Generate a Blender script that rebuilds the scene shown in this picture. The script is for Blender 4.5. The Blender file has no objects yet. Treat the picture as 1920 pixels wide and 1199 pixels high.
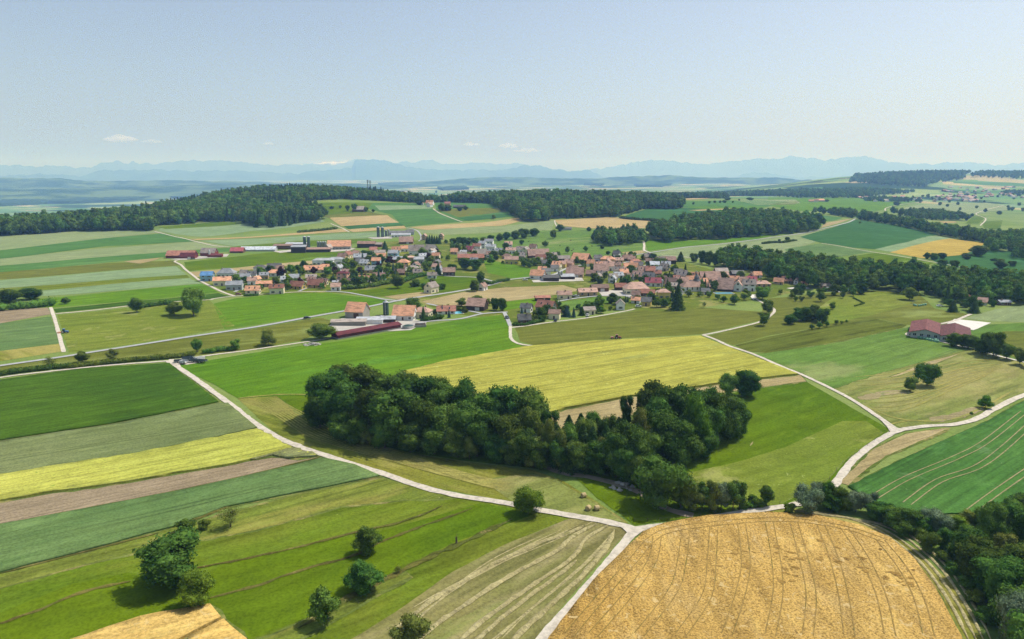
import bpy, bmesh, math, random
import numpy as np
from mathutils import Vector, Matrix, noise

# ------------------------------------------------------------ camera, sky, sun, exposure
scene = bpy.context.scene
C = scene.collection
R = math.radians
CAM_Z, PITCH, FPX = 85.0, 11.85, 1280.0
cam = bpy.data.objects.new('camera', bpy.data.cameras.new('camera'))
C.objects.link(cam)
cam.location = (0, 0, CAM_Z)
cam.rotation_euler = (R(90 - PITCH), 0, 0)
cam.data.sensor_width = 36.0
cam.data.lens = 36.0 * FPX / 1920.0
cam.data.clip_start, cam.data.clip_end = 1.0, 200000.0
scene.camera = cam

SUN_EL, SUN_AZ = 57.0, 62.0          # azimuth clockwise from the view direction (+Y)
world = bpy.data.worlds.new('World'); scene.world = world
world.use_nodes = True
wn = world.node_tree; wn.nodes.clear()
sky = wn.nodes.new('ShaderNodeTexSky'); sky.sky_type = 'NISHITA'; sky.sun_disc = False
sky.sun_elevation = R(SUN_EL); sky.sun_rotation = R(SUN_AZ)
sky.altitude = 600; sky.air_density = 1.0; sky.dust_density = 3.2; sky.ozone_density = 1.2
bg = wn.nodes.new('ShaderNodeBackground'); bg.inputs[1].default_value = 0.1
wo = wn.nodes.new('ShaderNodeOutputWorld')
hs = wn.nodes.new('ShaderNodeHueSaturation'); hs.inputs['Saturation'].default_value = 0.72
tn = wn.nodes.new('ShaderNodeMix'); tn.data_type = 'RGBA'; tn.blend_type = 'MULTIPLY'; tn.inputs[0].default_value = 1.0; tn.inputs[7].default_value = (0.97, 0.985, 1.04, 1)
wn.links.new(sky.outputs[0], hs.inputs['Color']); wn.links.new(hs.outputs[0], tn.inputs[6]); wn.links.new(tn.outputs[2], bg.inputs[0]); wn.links.new(bg.outputs[0], wo.inputs[0])
sl = bpy.data.lights.new('sun', 'SUN'); sl.energy = 3.3; sl.angle = R(0.55); sl.color = (1.0, 0.965, 0.93)
so = bpy.data.objects.new('sun', sl); C.objects.link(so)
sd = Vector((math.sin(R(SUN_AZ)) * math.cos(R(SUN_EL)), math.cos(R(SUN_AZ)) * math.cos(R(SUN_EL)), math.sin(R(SUN_EL))))
so.rotation_euler = sd.to_track_quat('Z', 'Y').to_euler()
scene.view_settings.view_transform = 'Standard'
scene.view_settings.look = 'None'
scene.view_settings.exposure = 0.42
scene.view_settings.gamma = 1.0
scene.render.engine = 'CYCLES'
scene.cycles.volume_bounces = 4
scene.cycles.max_bounces = 7
scene.cycles.diffuse_bounces = 3
scene.cycles.use_denoising = True
scene.cycles.denoiser = 'OPENIMAGEDENOISE'
scene.cycles.denoising_input_passes = 'RGB_ALBEDO_NORMAL'
scene.cycles.denoising_prefilter = 'NONE'
scene.cycles.sampling_pattern = 'BLUE_NOISE'
scene.cycles.glossy_bounces = 2
scene.cycles.transmission_bounces = 3
scene.cycles.transparent_max_bounces = 6
HAZE_DENSITY = 1.1e-4

# ------------------------------------------------------------ terrain
TU = np.array([-700, 0, 300, 450, 600, 800, 1000, 1300, 1600, 1920, 2600], float)
TD = np.array([0, 450, 850, 1100, 1400, 1700, 2100, 2600, 3300, 4500, 6500, 10000, 15000, 25000, 60000], float)
TZ = np.array([
 [0, 0, 0, 1.5, -3, -28, -60, -90, -120, -140, -150, -115, -60, -30, -30],
 [0, 0, 0, 1.5, -3, -28, -60, -90, -120, -140, -150, -115, -60, -30, -30],
 [0, 0, 0, 3, 10, 5, -20, -60, -110, -140, -145, -110, -60, -30, -30],
 [0, 0, 0, 2, 20, 34, 25, -10, -80, -130, -135, -100, -55, -30, -30],
 [0, 0, 0, 3, 33, 40, 35, 0, -60, -110, -110, -80, -50, -30, -30],
 [0, 0, 2, 10, 28, 22, 0, -30, -60, -70, -70, -55, -40, -30, -30],
 [0, 0, 0, 8, 22, 30, 20, 0, -30, -50, -55, -45, -35, -30, -30],
 [0, 0, 3, 10, 15, 23, 18, 5, -10, -30, -40, -30, -30, -30, -30],
 [0, 0, 4, 5, 4, 3, 5, 2, 20, 80, 50, 0, -20, -30, -30],
 [0, 0, -4, -10, -15, -20, -22, -8, 20, 100, 70, 10, -20, -30, -30],
 [0, 0, -4, -10, -15, -20, -22, -8, 30, 110, 80, 10, -20, -30, -30]], float)

def _cr(p0, p1, p2, p3, t):
    # tension-damped cubic so the hills do not overshoot
    m1, m2 = (p2 - p0) * 0.35, (p3 - p1) * 0.35
    t2, t3 = t * t, t * t * t
    return (2*t3 - 3*t2 + 1) * p1 + (t3 - 2*t2 + t) * m1 + (-2*t3 + 3*t2) * p2 + (t3 - t2) * m2

def hz(x, y):
    x = np.asarray(x, float); y = np.asarray(y, float)
    d = np.sqrt(x * x + y * y)
    th = np.clip(np.arctan2(x, y), -1.05, 1.05)
    u = np.clip(960 + FPX * np.tan(th), TU[0], TU[-1] - 1e-6)
    dd = np.clip(d * np.cos(th), 0, TD[-1] - 1e-6)
    i = np.clip(np.searchsorted(TU, u, side='right') - 1, 0, len(TU) - 2)
    j = np.clip(np.searchsorted(TD, dd, side='right') - 1, 0, len(TD) - 2)
    tu = (u - TU[i]) / (TU[i + 1] - TU[i]); td = (dd - TD[j]) / (TD[j + 1] - TD[j])
    def row(ii):
        ii = np.clip(ii, 0, len(TU) - 1)
        g = lambda jj: TZ[ii, np.clip(jj, 0, len(TD) - 1)]
        return _cr(g(j - 1), g(j), g(j + 1), g(j + 2), td)
    z = _cr(row(i - 1), row(i), row(i + 1), row(i + 2), tu)
    near = np.clip((1500 - d) / 900, 0, 1)
    z = z + near * (0.55 * np.sin(x * 0.037 + 1.3) * np.cos(y * 0.031 + 0.4) + 0.35 * np.sin(x * 0.06 - y * 0.045 + 2.0))
    far = np.clip((d - 2500) / 2500, 0, 1)
    z = z + far * (7 * np.sin(x * 0.0016 + 0.7) * np.sin(y * 0.0021 + x * 0.0006) + 3 * np.sin(x * 0.0041 + y * 0.0033 + 1.0))
    return z

def h1(x, y):
    return float(hz(x, y))

_cp, _sp = math.cos(R(PITCH)), math.sin(R(PITCH))
_T = np.geomspace(40, 60000, 700)
def ray(px, py):
    cx, cy = (px - 960) / FPX, (599.5 - py) / FPX
    d = np.array([cx, _cp + cy * _sp, -_sp + cy * _cp])
    return d
def gp(px, py):
    """the ground point seen at a pixel of the 1920 x 1199 photograph"""
    d = ray(px, py)
    x, y, z = d[0] * _T, d[1] * _T, CAM_Z + d[2] * _T
    g = z - hz(x, y)
    k = np.nonzero(g < 0)[0]
    if len(k) == 0:
        t = 30000.0
    elif k[0] == 0:
        t = _T[0]
    else:
        a, b = _T[k[0] - 1], _T[k[0]]
        for _ in range(12):
            m = (a + b) / 2
            if CAM_Z + d[2] * m - h1(d[0] * m, d[1] * m) < 0: b = m
            else: a = m
        t = (a + b) / 2
    return (d[0] * t, d[1] * t)
def pd(px, dist):
    """the ground point at a bearing (as a photo column) and a distance ahead"""
    return ((px - 960) / FPX * dist, dist)
def to_px(x, y, z):
    dz = z - CAM_Z
    dep = y * _cp - dz * _sp
    up = y * _sp + dz * _cp
    return 960 + FPX * x / dep, 599.5 - FPX * up / dep
def mpp(x, y):
    """metres per photo pixel at a ground point"""
    return (y * _cp + (CAM_Z - h1(x, y)) * _sp) / FPX

# ------------------------------------------------------------ tagging and labels
def tag(o, label=None, cat=None, group=None, kind=None):
    if label: o['label'] = label
    if cat: o['category'] = cat
    if group: o['group'] = group
    if kind: o['kind'] = kind
    return o
LM_IN = {'the left part of the grove': 50, 'the middle of the grove': 40, 'the right part of the grove': 50, 'the lower right wood': 90, 'the pasture above the village': 70}
LM = []           # landmarks (phrase, x, y)
PENDING = []      # (object, description, x, y, landmark to skip)
def later(o, desc, skip=None):
    PENDING.append((o, desc, o.location.x, o.location.y, skip))
def ordinal(n):
    w = ['', 'first', 'second', 'third', 'fourth', 'fifth', 'sixth', 'seventh', 'eighth', 'ninth', 'tenth']
    if n < len(w): return w[n]
    s = 'th' if 10 <= n % 100 <= 20 else {1: 'st', 2: 'nd', 3: 'rd'}.get(n % 10, 'th')
    return '%d%s' % (n, s)
def resolve_labels():
    by = {}
    for o, desc, x, y, skip in PENDING:
        best, bd = None, 1e9
        for ph, lx, ly in LM:
            if ph == skip: continue
            d = math.hypot(x - lx, y - ly)
            if d < bd: best, bd, bx, byy = ph, d, lx, ly
        if best is None: best, bx, byy = 'the village', 0, 500
        if bd < LM_IN.get(best, 0): rel = 'on' if 'pasture' in best else 'in'
        elif bd < 14: rel = 'beside'
        else:
            u0 = x / y - bx / byy; dd = math.hypot(x, y) - math.hypot(bx, byy)
            side = abs(u0) * math.hypot(x, y)
            if side > abs(dd): rel = 'right of' if u0 > 0 else 'left of'
            else: rel = 'behind' if dd > 0 else 'in front of'
        by.setdefault('%s %s %s' % (desc, rel, best), []).append((x / y, o))
    for k, L in by.items():
        k = k.replace(' tiled', '')
        L.sort(key=lambda t: t[0])
        if len(L) == 1: L[0][1]['label'] = k; continue
        for n, (_, o) in enumerate(L, 1):
            pos = 'leftmost' if n == 1 else 'rightmost' if n == len(L) else ordinal(n) + ' from left'
            o['label'] = '%s, %s' % (k, pos)

# ------------------------------------------------------------ materials
def lin(c):
    return c / 12.92 if c <= 0.04045 else ((c + 0.055) / 1.055) ** 2.4
def hx(s, k=1.0):
    s = s.lstrip('#')
    return tuple(min(1, lin(int(s[i:i + 2], 16) / 255) * k) for i in (0, 2, 4)) + (1,)
def new_mat(name, rough=0.9, spec=0.1):
    m = bpy.data.materials.new(name); m.use_nodes = True
    b = m.node_tree.nodes['Principled BSDF']
    b.inputs['Roughness'].default_value = rough
    b.inputs['Specular IOR Level'].default_value = spec
    return m, m.node_tree, b
def N(nt, t, **kw):
    n = nt.nodes.new(t)
    for k, v in kw.items():
        if k in ('inp',):
            for a, b in v.items(): n.inputs[a].default_value = b
        else: setattr(n, k, v)
    return n
def mixc(nt, a, b, f, blend='MIX'):
    m = N(nt, 'ShaderNodeMix', data_type='RGBA', blend_type=blend)
    for s, v in ((6, a), (7, b), (0, f)):
        if isinstance(v, bpy.types.NodeSocket): nt.links.new(v, m.inputs[s])
        else: m.inputs[s].default_value = v
    return m.outputs[2]
def rng(nt, v, a, b, c=0, d=1, smooth=True):
    r = N(nt, 'ShaderNodeMapRange', interpolation_type='SMOOTHSTEP' if smooth else 'LINEAR')
    nt.links.new(v, r.inputs[0])
    for i, q in enumerate((a, b, c, d)): r.inputs[i + 1].default_value = q
    return r.outputs[0]
def noise_n(nt, vec, scale, detail=3, rough=0.55, dist=0.0):
    n = N(nt, 'ShaderNodeTexNoise'); n.inputs['Scale'].default_value = scale
    n.inputs['Detail'].default_value = detail; n.inputs['Roughness'].default_value = rough
    n.inputs['Distortion'].default_value = dist
    if vec: nt.links.new(vec, n.inputs['Vector'])
    return n.outputs['Fac']
def mapped(nt, vec, rz=0, sc=(1, 1, 1), loc=(0, 0, 0)):
    # POINT mapping scales before it rotates: rotate first, then scale, with two nodes
    m1 = N(nt, 'ShaderNodeMapping'); m1.inputs['Rotation'].default_value = (0, 0, rz)
    m1.inputs['Location'].default_value = loc
    m2 = N(nt, 'ShaderNodeMapping'); m2.inputs['Scale'].default_value = sc
    nt.links.new(vec, m1.inputs[0]); nt.links.new(m1.outputs[0], m2.inputs[0])
    return m2.outputs[0]
K_F = 0.745
TONE = {'bright_meadow': (1.58, 1.0, .62), 'dark_crop': (1.42, .94, .5), 'grey_crop': (1.45, 1.06, .92), 'canola': (1.18, 1.06, 1.4), 'soil_crop': (1.24, 1.1, 1.14), 'cut_hay_field': (.9, .88, .88), 'strip_grey': (1.15, 1.1, 1.08),
 'blue_crop': (2.0, 1.16, .78), 'terrace_meadow': (1.0, .78, .65), 'ripe_wheat': (1.4, 1.46, 1.5), 'ripe_wheat_small': (1.4, 1.46, 1.5), 'yellow_crop': (1.15, 1.0, .95),
 'row_crop': (1.25, .95, .64), 'lush_meadow': (1.28, .68, .36), 'olive_meadow': (.86, .72, .5), 'pasture': (.95, .82, .75), 'olive_striped_meadow': (1.0, .8, .7),
 'mid_green_crop': (1.2, .92, .8), 'strip_dark': (1.1, .92, .85), 'deep_green_crop': (1.05, .88, .8), 'village_lawn': (.95, .76, .6), 'mown_meadow': (1.0, .85, .8)}
def fmat(name, c1, c2, ang=0.0, period=3.0, rows=0.35, patch=None, patch_amt=0.35, patch_scale=0.02,
         fine=0.5, speck=None, speck_amt=0.62, bump=0.25, big=0.012, patch_stretch=1.0, second=None, fs=1.5, tone=None, tram=0, tram_amt=0.2):
    """a crop or meadow: two tones in large clouds, streaks along the working direction, patches, fine grain"""
    m, nt, b = new_mat(name, 1.0, 0.02)
    g = N(nt, 'ShaderNodeNewGeometry'); pos = g.outputs['Position']
    a = R(-ang)
    tn = TONE.get(name, (1, 1, 1))
    k1, k2 = [tuple(min(1, q * t) for q, t in zip(hx(c_, K_F)[:3], tn)) + (1,) for c_ in (c1, c2)]
    f = rng(nt, noise_n(nt, pos, big, 4, 0.6), 0.32, 0.68)
    c = mixc(nt, k1, k2, f)
    st = noise_n(nt, mapped(nt, pos, a, (0.012, 1.0 / period, 0.1)), 1.0, 3, 0.6)
    st2 = noise_n(nt, mapped(nt, pos, a, (0.05, 0.42 / period, 0.1)), 1.0, 2, 0.5)
    c = mixc(nt, c, (0, 0, 0, 1), rng(nt, st, 0.62, 0.30, 0, rows))
    c = mixc(nt, c, k2 if not second else hx(second, K_F), rng(nt, st2, 0.50, 0.75, 0, min(1, rows * 1.6)))
    if patch:
        pf = noise_n(nt, mapped(nt, pos, a, (1.0 / patch_stretch, 1, 1)), patch_scale, 5, 0.65, 0.3)
        c = mixc(nt, c, hx(patch, K_F), rng(nt, pf, 0.655 - 0.28 * patch_amt, 0.75 - 0.28 * patch_amt, 0, 0.75))
    fn = noise_n(nt, pos, fs, 4, 0.7)
    c = mixc(nt, c, (0, 0, 0, 1), rng(nt, fn, 0.60, 0.34, 0, fine * 0.62))
    if tram:
        sx = N(nt, 'ShaderNodeSeparateXYZ'); nt.links.new(mapped(nt, pos, a, (1, 1, 1)), sx.inputs[0])
        wb = noise_n(nt, pos, 0.01, 2, 0.5)
        yy = N(nt, 'ShaderNodeMath', operation='MULTIPLY_ADD'); nt.links.new(wb, yy.inputs[0]); yy.inputs[1].default_value = 9.0; nt.links.new(sx.outputs[1], yy.inputs[2])
        acc = None
        for o_ in (0.0, 1.9):
            d1 = N(nt, 'ShaderNodeMath', operation='ADD'); nt.links.new(yy.outputs[0], d1.inputs[0]); d1.inputs[1].default_value = o_
            d2 = N(nt, 'ShaderNodeMath', operation='PINGPONG'); nt.links.new(d1.outputs[0], d2.inputs[0]); d2.inputs[1].default_value = tram / 2
            r_ = rng(nt, d2.outputs[0], 0.42, 0.15)
            if acc is None: acc = r_
            else:
                ad_ = N(nt, 'ShaderNodeMath', operation='MAXIMUM'); nt.links.new(acc, ad_.inputs[0]); nt.links.new(r_, ad_.inputs[1]); acc = ad_.outputs[0]
        ml_ = N(nt, 'ShaderNodeMath', operation='MULTIPLY'); nt.links.new(acc, ml_.inputs[0]); nt.links.new(rng(nt, noise_n(nt, pos, 0.05, 3, 0.6), 0.35, 0.6, tram_amt * .4, tram_amt * 1.5), ml_.inputs[1])
        c = mixc(nt, c, (0.02, 0.025, 0.01, 1), ml_.outputs[0])
    mo = noise_n(nt, mapped(nt, pos, a, (0.4, 1, 1)), 0.16, 4, 0.7, 0.5)
    c = mixc(nt, c, (0, 0, 0, 1), rng(nt, mo, 0.54, 0.34, 0, 0.16))
    c = mixc(nt, c, tuple(min(1, q * 1.5 + .012) for q in k1[:3]) + (1,), rng(nt, mo, 0.55, 0.72, 0, 0.28))
    if speck:
        sp = noise_n(nt, pos, 0.55, 3, 0.6, 0.6)
        c = mixc(nt, c, hx(speck, K_F), rng(nt, sp, speck_amt, speck_amt + 0.08, 0, 0.8))
    nt.links.new(c, b.inputs['Base Color'])
    if bump:
        bp = N(nt, 'ShaderNodeBump'); bp.inputs['Strength'].default_value = bump; bp.inputs['Distance'].default_value = 0.5
        ad = N(nt, 'ShaderNodeMath', operation='ADD')
        nt.links.new(fn, ad.inputs[0]); nt.links.new(st, ad.inputs[1])
        nt.links.new(ad.outputs[0], bp.inputs['Height']); nt.links.new(bp.outputs[0], b.inputs['Normal'])
    return m
def pmat(name, c, rough=0.85, spec=0.2, var=0.25, scale=0.6, objvar=0.12, stretch=None, metal=0.0, k=0.82):
    """paint, tile, wood or plaster with weathering and a little difference from object to object"""
    m, nt, b = new_mat(name, rough, spec)
    tc = N(nt, 'ShaderNodeTexCoord'); v = tc.outputs['Object']
    if stretch: v = mapped(nt, v, 0, stretch)
    oi = N(nt, 'ShaderNodeObjectInfo')
    col = hx(c, k)
    f = noise_n(nt, v, scale, 4, 0.65)
    c1 = mixc(nt, col, tuple(q * (1 - 0.75 * var) for q in col[:3]) + (1,), rng(nt, f, 0.40, 0.68))
    hs = N(nt, 'ShaderNodeHueSaturation')
    nt.links.new(c1, hs.inputs['Color'])
    nt.links.new(rng(nt, oi.outputs['Random'], 0, 1, 1 - objvar, 1 + objvar, False), hs.inputs['Value'])
    nt.links.new(hs.outputs[0], b.inputs['Base Color'])
    b.inputs['Metallic'].default_value = metal
    return m
def leafmat(name, c1, c2, hv=0.03, vv=0.28, k=0.75, transl=0.22):
    m = bpy.data.materials.new(name); m.use_nodes = True
    nt = m.node_tree; nt.nodes.clear()
    out = N(nt, 'ShaderNodeOutputMaterial')
    d = N(nt, 'ShaderNodeBsdfDiffuse'); t = N(nt, 'ShaderNodeBsdfTranslucent'); mx = N(nt, 'ShaderNodeMixShader')
    tc = N(nt, 'ShaderNodeTexCoord'); oi = N(nt, 'ShaderNodeObjectInfo'); ge = N(nt, 'ShaderNodeNewGeometry')
    f = noise_n(nt, ge.outputs['Position'], 0.45, 3, 0.6)
    c = mixc(nt, hx(c1, k), hx(c2, k), rng(nt, f, 0.35, 0.65))
    ri = N(nt, 'ShaderNodeMath', operation='FRACT'); mu = N(nt, 'ShaderNodeMath', operation='MULTIPLY'); mu.inputs[1].default_value = 7.31
    nt.links.new(oi.outputs['Random'], mu.inputs[0]); nt.links.new(mu.outputs[0], ri.inputs[0])
    hs = N(nt, 'ShaderNodeHueSaturation'); nt.links.new(c, hs.inputs['Color'])
    nt.links.new(rng(nt, oi.outputs['Random'], 0, 1, 0.5 - hv, 0.5 + hv * 0.7, False), hs.inputs['Hue'])
    nt.links.new(rng(nt, ri.outputs[0], 0, 1, 1 - vv, 1 + vv, False), hs.inputs['Value'])
    rr = rng(nt, ge.outputs['Random Per Island'], 0, 1, 0.7, 1.25, False)
    vm = N(nt, 'ShaderNodeVectorMath', operation='SCALE')
    nt.links.new(hs.outputs[0], vm.inputs[0]); nt.links.new(rr, vm.inputs['Scale'])
    gn = N(nt, 'ShaderNodeVectorMath', operation='MULTIPLY'); gn.inputs[1].default_value = (1.0, 0.96, 0.8)
    nt.links.new(vm.outputs[0], gn.inputs[0])
    nt.links.new(gn.outputs[0], d.inputs[0]); nt.links.new(gn.outputs[0], t.inputs[0])
    mx.inputs[0].default_value = transl
    nt.links.new(d.outputs[0], mx.inputs[1]); nt.links.new(t.outputs[0], mx.inputs[2]); nt.links.new(mx.outputs[0], out.inputs[0])
    return m

# ------------------------------------------------------------ mesh helpers
def link(name, me, mats=None, parent=None, loc=None, rz=0):
    o = bpy.data.objects.new(name, me); C.objects.link(o)
    if mats:
        if not isinstance(mats, (list, tuple)): mats = [mats]
        if me is not None and len(me.materials) == 0:
            for m in mats: me.materials.append(m)
    if parent is not None: o.parent = parent
    if loc is not None: o.location = loc
    if rz: o.rotation_euler = (0, 0, rz)
    return o
class MB:
    def __init__(s): s.v = []; s.f = []; s.mi = []; s.sm = []
    def add(s, vs, fs, mi=0, smooth=False):
        n = len(s.v); s.v += [tuple(v) for v in vs]
        for f in fs: s.f.append([n + i for i in f]); s.mi.append(mi); s.sm.append(smooth)
    def box(s, x0, x1, y0, y1, z0, z1, mi=0, M=None):
        vs = [(x0, y0, z0), (x1, y0, z0), (x1, y1, z0), (x0, y1, z0), (x0, y0, z1), (x1, y0, z1), (x1, y1, z1), (x0, y1, z1)]
        if M is not None: vs = [tuple(M @ Vector(v)) for v in vs]
        s.add(vs, [(0, 3, 2, 1), (4, 5, 6, 7), (0, 1, 5, 4), (1, 2, 6, 5), (2, 3, 7, 6), (3, 0, 4, 7)], mi)
    def tube(s, p0, p1, r0, r1, n=8, mi=0, caps=True, smooth=True):
        p0, p1 = Vector(p0), Vector(p1); ax = (p1 - p0).normalized()
        q = ax.to_track_quat('Z', 'Y'); vs = []
        for p, r in ((p0, r0), (p1, r1)):
            for i in range(n):
                a = 2 * math.pi * i / n
                vs.append(tuple(p + q @ Vector((r * math.cos(a), r * math.sin(a), 0))))
        s.add(vs, [(i, (i + 1) % n, n + (i + 1) % n, n + i) for i in range(n)], mi, smooth)
        if caps: s.add(vs[:n], [tuple(reversed(range(n)))], mi); s.add(vs[n:], [tuple(range(n))], mi)
    def lathe(s, prof, n=16, mi=0, c=(0, 0, 0), smooth=True):
        vs = []
        for r, z in prof:
            for i in range(n):
                a = 2 * math.pi * i / n
                vs.append((c[0] + r * math.cos(a), c[1] + r * math.sin(a), c[2] + z))
        fs = []
        for k in range(len(prof) - 1):
            for i in range(n):
                fs.append((k * n + i, k * n + (i + 1) % n, (k + 1) * n + (i + 1) % n, (k + 1) * n + i))
        s.add(vs, fs, mi, smooth)
    def mesh(s, name):
        me = bpy.data.meshes.new(name); me.from_pydata(s.v, [], s.f)
        me.polygons.foreach_set('material_index', s.mi); me.polygons.foreach_set('use_smooth', s.sm)
        me.update(); return me
    def build(s, name, mats, parent=None, loc=None, rz=0):
        return link(name, s.mesh(name), mats, parent, loc, rz)
def empty(name, loc, rz=0):
    o = bpy.data.objects.new(name, None); C.objects.link(o); o.location = loc; o.rotation_euler = (0, 0, rz)
    o.empty_display_size = 0.5
    return o
def copy_tree(o, parent=None):
    c = o.copy(); C.objects.link(c); c.parent = parent
    for ch in list(o.children):
        d = ch.copy(); C.objects.link(d); d.parent = c
        for g in list(ch.children):
            e = g.copy(); C.objects.link(e); e.parent = d
    return c

def dens(pts, step, closed=True, jit=0.0, seed=0):
    out = []; n = len(pts)
    for i in range(n if closed else n - 1):
        a, b = pts[i], pts[(i + 1) % n]
        L = math.hypot(b[0] - a[0], b[1] - a[1]); k = max(1, int(L / step))
        for j in range(k):
            t = j / k; x, y = a[0] + (b[0] - a[0]) * t, a[1] + (b[1] - a[1]) * t
            if jit:
                q = noise.noise_vector(Vector((x / (step * 1.7), y / (step * 1.7), seed)))
                x += q.x * jit; y += q.y * jit
            out.append((x, y))
    if not closed: out.append(pts[-1])
    return out
def spline(pts, n=6):
    """Catmull-Rom through the points"""
    P = [pts[0]] + list(pts) + [pts[-1]]; out = []
    for i in range(1, len(P) - 2):
        for k in range(n):
            t = k / n; r = []
            for c in (0, 1):
                p0, p1, p2, p3 = P[i-1][c], P[i][c], P[i+1][c], P[i+2][c]
                r.append(0.5 * (2*p1 + (p2-p0)*t + (2*p0-5*p1+4*p2-p3)*t*t + (3*p1-p0-3*p2+p3)*t**3))
            out.append(tuple(r))
    out.append(tuple(pts[-1])); return out
def drape(name, poly, mat, layer=1, thick=0.0, step=None, jit=None, extra=None, kind='structure', zfun=None):
    """a sheet laid over the terrain; poly in world metres"""
    cx = sum(p[0] for p in poly) / len(poly); cy = sum(p[1] for p in poly) / len(poly)
    dm = min(math.hypot(*p) for p in poly); d = math.hypot(cx, cy)
    ext = max(max(p[0] for p in poly) - min(p[0] for p in poly), max(p[1] for p in poly) - min(p[1] for p in poly))
    if step is None: step = max(7.0, dm * 0.016, ext / 70)
    if jit is None: jit = min(0.45, 0.25 + dm * 0.0006)
    pts = dens(poly, min(step, max(2.5, dm * 0.012, ext / 120)), True, jit, layer * 3.7)
    bm = bmesh.new()
    vs = [bm.verts.new((p[0], p[1], 0)) for p in pts]
    try: f = bm.faces.new(vs)
    except ValueError: return None
    bmesh.ops.triangulate(bm, faces=[f])
    xs = [p[0] for p in pts]; ys = [p[1] for p in pts]
    for ax, lo, hi in ((0, min(xs), max(xs)), (1, min(ys), max(ys))):
        k = math.ceil(lo / step)
        while k * step < hi:
            co = [0, 0, 0]; no = [0, 0, 0]; co[ax] = k * step; no[ax] = 1
            bmesh.ops.bisect_plane(bm, geom=bm.verts[:] + bm.edges[:] + bm.faces[:], plane_co=co, plane_no=no, dist=1e-4)
            k += 1
    X = np.array([v.co.x for v in bm.verts]); Y = np.array([v.co.y for v in bm.verts]); Z = hz(X, Y)
    D = np.sqrt(X * X + Y * Y)
    off = 0.05 * layer + np.clip(D - 600, 0, 4000) * 0.00022 * (1 + 0.25 * layer) + thick
    if zfun is not None: off = off + zfun(X, Y)
    for v, z in zip(bm.verts, Z + off): v.co.z = z
    if thick > 0.2:
        be = [e for e in bm.edges if len(e.link_faces) == 1]
        r = bmesh.ops.extrude_edge_only(bm, edges=be)
        for v in [g for g in r['geom'] if isinstance(g, bmesh.types.BMVert)]: v.co.z -= thick
    bmesh.ops.recalc_face_normals(bm, faces=bm.faces[:])
    up = sum(f.normal.z * f.calc_area() for f in bm.faces)
    if up < 0: bmesh.ops.reverse_faces(bm, faces=bm.faces[:])
    for f in bm.faces: f.smooth = thick <= 0.2 or f.normal.z > 0.5
    me = bpy.data.meshes.new(name); bm.to_mesh(me); bm.free()
    o = link(name, me, mat)
    if kind: o['kind'] = kind
    return o
def PX(*pts): return [gp(a, b) for a, b in zip(pts[::2], pts[1::2])]
def ribbon(name, pts, w, mat, layer=4, kind='structure', jit=0.0, smooth=True, step=None, hump=0.0, parent=None, build=True, mb=None, seed=0):
    """a strip along a line (world metres) with several columns so that it hugs the terrain"""
    P = spline(pts, 8) if smooth and len(pts) > 2 else list(pts)
    dm = min(math.hypot(*p) for p in P)
    P = dens(P, step or max(2.0, dm * 0.012), False)
    cols = (-0.5, -0.25, 0, 0.25, 0.5) if hump else (-0.5, 0, 0.5)
    ws = w if callable(w) else (lambda t: w)
    vs = []; n = len(P)
    for i, p in enumerate(P):
        a = P[max(0, i - 1)]; b = P[min(n - 1, i + 1)]
        dx, dy = b[0] - a[0], b[1] - a[1]; L = math.hypot(dx, dy) or 1
        nx, ny = -dy / L, dx / L; W = ws(i / max(1, n - 1))
        j1 = 1 + jit * noise.noise(Vector((p[0] * 0.35, p[1] * 0.35, seed)))
        j2 = jit * W * 0.4 * noise.noise(Vector((p[0] * 0.25, p[1] * 0.25, seed + 9)))
        for c in cols:
            q = c * W * j1 + j2
            vs.append([p[0] + nx * q, p[1] + ny * q, 0.0, c])
    A = np.array(vs); D = np.hypot(A[:, 0], A[:, 1])
    Z = hz(A[:, 0], A[:, 1]) + 0.05 * layer + np.clip(D - 600, 0, 4000) * 0.00022 * (1 + 0.25 * layer)
    k = len(cols)
    if hump:
        for q in range(len(A)):
            cc = 1 - (2 * A[q, 3]) ** 2
            Z[q] += hump * cc * (0.8 + 0.9 * noise.noise(Vector((A[q, 0] * 1.3, A[q, 1] * 1.3, seed))))
    V = [(A[q, 0], A[q, 1], Z[q]) for q in range(len(A))]
    F = [(i * k + c, i * k + c + 1, (i + 1) * k + c + 1, (i + 1) * k + c) for i in range(n - 1) for c in range(k - 1)]
    F = [tuple(reversed(f)) for f in F]
    if mb is not None: mb.add(V, F, 0, True); return None
    me = bpy.data.meshes.new(name); me.from_pydata(V, [], F)
    me.polygons.foreach_set('use_smooth', [True] * len(F)); me.update()
    o = link(name, me, mat, parent)
    if kind: o['kind'] = kind
    return o

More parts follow.
